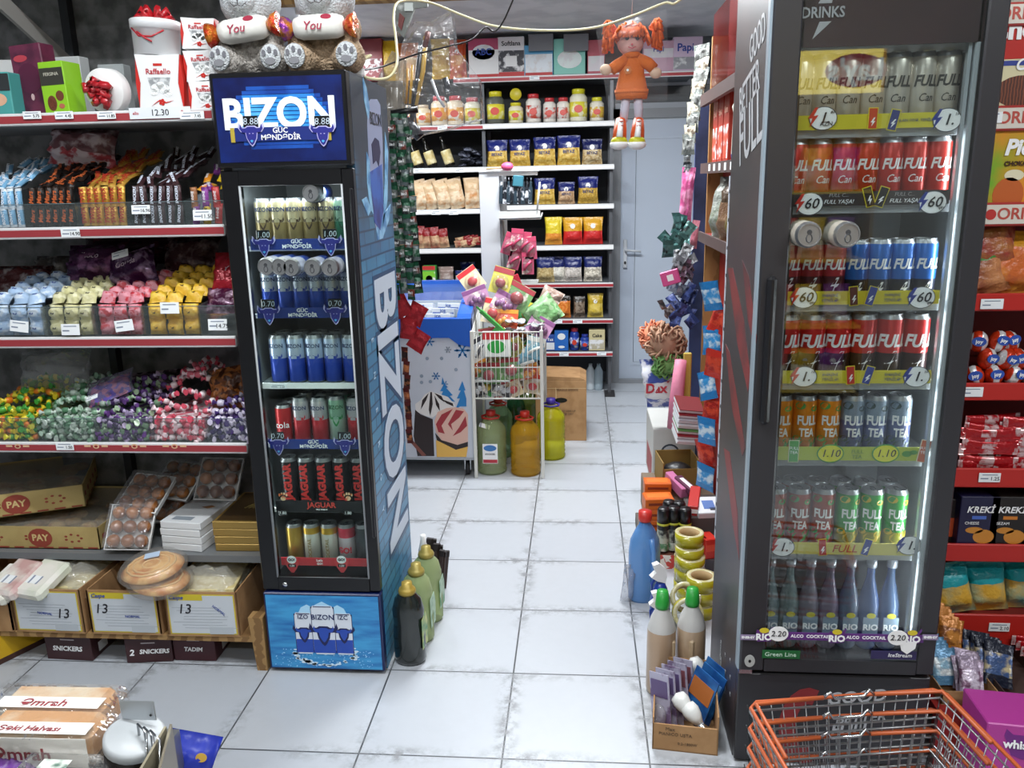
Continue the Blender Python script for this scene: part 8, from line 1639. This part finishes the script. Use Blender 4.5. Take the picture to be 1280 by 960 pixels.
U('basket_stand', MB().box(-.17, .17, -.12, .12, 0, .03, 0, b=.004), [mat('#a82c24', .5)], (cx_, cy_, 0), (0, 0, an), 'low red stand beneath the nested wire baskets', 'stand')
# ================================================================ SWEETS DISPLAY AT THE LOWER LEFT
TZ = .70
tb = empty('display_table', (0, 0, 0)); tag(tb, 'metal trimmed display stand with halva at the lower left corner', 'stand')
tx1 = fl(200, 940, TZ).x
obj('top', MB().box(-1.3, tx1 - .07, -1.9, -1.2, TZ - .06, TZ - .04), [mat('#2c2824', .5)], tb)
A = [fl(185, 880, TZ + .1), fl(205, 905, TZ + .1), fl(150, 990, TZ + .1)]
m_ = MB()
a1, a2 = fl(150, 878, TZ + .12), fl(196, 876, TZ + .12)
obj('bracket', MB().box(a1.x, a2.x, a1.y - .002, a1.y, TZ + .09, TZ + .125, 0, b=.001).disc(a2.x - .008, TZ + .10, .002, .002, a1.y - .003, 1, n=8), [mat('#b8bcc0', .3, .8), BLACK], tb)
for (p, q) in (((205, 908), (160, 985)), ((212, 905), (190, 990))):
    e1, e2 = fl(*p, TZ + .09), fl(*q, TZ + .09)
    obj('side_panel', MB().add([(e1.x, e1.y, TZ - .02), (e2.x, e2.y, TZ - .02), (e2.x, e2.y, TZ + .09), (e1.x, e1.y, TZ + .09), (e1.x + .004, e1.y, TZ - .02), (e2.x + .004, e2.y, TZ - .02), (e2.x + .004, e2.y, TZ + .09), (e1.x + .004, e1.y, TZ + .09)], [(0, 1, 2, 3), (7, 6, 5, 4), (3, 2, 6, 7), (0, 4, 5, 1), (0, 3, 7, 4)]), [mat('#7c7464', .4, .3, h2='#a09880', scale=10)], tb)
w_ = MB()
for k in range(3): p = fl(172 + k * 8, 905 + k * 4, TZ + .1); w_.tube([(p.x, p.y, TZ + .02), (p.x, p.y, TZ + .1), (p.x + .025, p.y - .02, TZ + .1), (p.x + .03, p.y - .05, TZ + .0)], .002, 6)
obj('wire_rail', w_, [CHROME], tb)
for x, y in ((-1.25, -1.22), (tx1 - .03, -1.22)): obj('leg', MB().box(x - .012, x + .012, y - .012, y + .012, 0, TZ - .03), [STEEL], tb)
def halva(i, px, py, zt, lb):
    p = fl(px, py, zt); 
    o = obj('halva_pack', MB().box(-.09, .09, -.035, .035, -.03, .03, 0, b=.012), [mat('#b88a5c', .5, h2='#c4b49c', scale=14, lo=.4, hi=.6)], None, (p.x, p.y, zt - .03), (.0, 0, .02)); tag(o, lb, 'halva', 'wrapped halva packs')
    l = obj('paper_band', MB().box(-.088, .088, -.0362, -.0355, -.028, .024).box(-.088, .088, -.034, -.006, .0302, .0310), [PAPER], o)
    txt('Şəki Halvası' if i == 0 else 'Əmrah', .017 if i == 0 else .024, mat('#8c1c2c', .5), l, (-.01, -.023, .0318), rot=(0, 0, 0), bold=.006, sx=1.2, shear=.15); txt('Əmrah', .030, mat('#8c1c2c', .5), l, (-.02, -.037, -.006), bold=.012, sx=1.15)
    obj('wrapper', MB().box(-.115, .108, -.038, .038, -.032, .034, 0, b=.012), [film('#f4f0ea', .04, .6, .08, bump=.5)], o); return o
p = fl(72, 884, TZ + .13); 
halva(0, 55, 900, TZ + .09, 'front wrapped halva pack with dark red lettering')
o = halva(1, 72, 869, TZ + .09, 'rear wrapped halva pack with dark red lettering')
p = fl(140, 905, TZ + .10)
j = empty('sweet_tub', (p.x + .01, p.y + .015, TZ - .025)); tag(j, 'dark tub with a white lid tilted beside the halva packs', 'tub'); j.rotation_euler = (.12, .22, 0); j.scale = (.85, .85, .95)
obj('tub_body', MB().lathe([(.04, 0), (.05, .01), (.052, .1)], 24), [mat('#1c1816', .2)], j); obj('lid', MB().lathe([(.054, .1), (.054, .112), (.048, .116), (0, .116)], 28), [mat('#a8acae', .4)], j)
p = fl(75, 950, TZ + .07)
k_ = empty('clamshell_box', (p.x, p.y - .03, TZ)); tag(k_, 'clear clamshell of coated sweets in front of the halva', 'box')
obj('clear_shell', MB().box(-.07, .07, -.06, .06, .0, .07, 0, b=.015).tube([(-.075, -.065, .045), (.075, -.065, .045), (.075, .065, .045), (-.075, .065, .045)], .004, 6, closed=True), [film('#e8ecec', .05, .8, .06, bump=.2)], k_)
for i in range(4):
    for jx in range(3): obj('sweet', MB().ball((-.048 + .032 * i, -.035 + .035 * jx, .03), .017, (1, 1, .8), 10), [mat('#8c8478', .7, h2='#d8d4cc', kind='cell', scale=120, lo=.4, hi=.5)], k_)
obj('paper_label', MB().box(-.025, .02, -.02, .03, .0705, .071), [mat('#c8ccc4', .5, h2='#4c6c5c', scale=40)], k_)
p = fl(8, 948, TZ + .06); U('purple_bag', MB().pillow(.08, .1, .05, None, jit=.005), [mat('#6c3c8c', .35, h2='#b890c8', scale=24, lo=.5, hi=.62, bump=.5)], (p.x, p.y, TZ), (-.9, 0, .2), 'purple foil bag at the lower left frame corner', 'bag')
q = fl(200, 950, .62)
o = U('snack_bag', MB().pillow(.095, .15, .04, None, jit=.003), [mat('#2434a0', .3, h2='#2c6cc0', scale=5, lo=.5, hi=.65, bump=.4)], (q.x + .01, q.y, .50), (-.35, .32, .2), 'blue snack bag with slanted white letters hanging at the display corner', 'bag')
txt('iGs', .05, TW, o, (.005, -.024, .07), rot=(pi / 2, .3, 0), bold=.04); [obj('nut_print', MB().disc(a_, b2_, .010, .008, -.0215, 0), [mat('#c8a040', .5)], o) for a_, b2_ in ((-.02, .108), (.02, .115))]
U('snack_rack', MB().box(-.002, .0, -.03, .03, 0, .6, 0), [STEEL], (q.x - .06, q.y + .03, .0), 0, 'thin metal strut behind the blue snack bag', 'strut')
U('teal_bag', MB().pillow(.06, .12, .03, None, jit=.004), [mat('#1c5c60', .3, h2='#2c8088', scale=12, bump=.4)], (q.x - .05, q.y - .03, .56), (-.3, .2, .2), 'dark teal bag edge between the stand and the blue bag', 'bag')
# ================================================================ behind the camera: what the glass doors mirror
GP = GY0 - .036
def mir(px, py, d):
    q = at(px, py, GP + d); return Vector((q.x, GP - d, q.z))
a, b_ = mir(1110, 60, 3.0), mir(1110, 115, 3.0); wv = 1.1
cs = empty('crisps_stand', (0, 0, 0)); tag(cs, 'yellow crisps stand facing the charcoal fridge from behind the viewer', 'stand')
obj('header_board', MB().box(a.x - wv, a.x, a.y - .02, a.y, b_.z, a.z, 0, b=.004), [mat('#e8cf60', .5, em=2.0)], cs)  # glow added to the board to strengthen its mirror image in the glass
s = obj('logo_plate', MB().disc(0, 0, .17, .09, 0, 0, M=Tr(mir(1070, 88, 3.0).x, a.y + .001, mir(1070, 88, 3.0).z, 0, 0, pi)), [mat('#b82434', .5)], cs)
txt("Lay's", .16, TW, s, (mir(1070, 88, 3.0).x, a.y + .003, mir(1070, 88, 3.0).z), rot=(pi / 2, 0, pi), bold=.03, ext=.002)
obj('frame', MB().box(a.x - wv, a.x, a.y - .4, a.y - .02, 0, .05).box(a.x - wv, a.x - wv + .02, a.y - .4, a.y, 0, a.z).box(a.x - .02, a.x, a.y - .4, a.y, 0, a.z).box(a.x - wv, a.x, a.y - .4, a.y - .38, 0, a.z), [mat('#8c6c2c', .5)], cs)
for k in range(4): obj('shelf', MB().box(a.x - wv, a.x, a.y - .38, a.y, .3 + .4 * k, .32 + .4 * k), [mat('#d0b030', .5)], cs)
for r in range(4):
    for c in range(6):
        put('lay%d' % (c % 3), food_bag(.16, .24, .08, ('#c83c30', '#d8b428', '#7c3c8c')[c % 3], ('#d8503c', '#e0c040', '#a05cac')[c % 3], '#e8e0c8', 8, 1, kind='noise', name='crisps_bag'), (a.x - wv + .1 + .17 * c, a.y - .1, .322 + .4 * r), pi, '%s crisps bag on the %s shelf of the yellow stand, %s' % (('red', 'yellow', 'purple')[c % 3], ORD[r], nth(c // 3, 2)), 'bag', 'crisps bags on the stand')
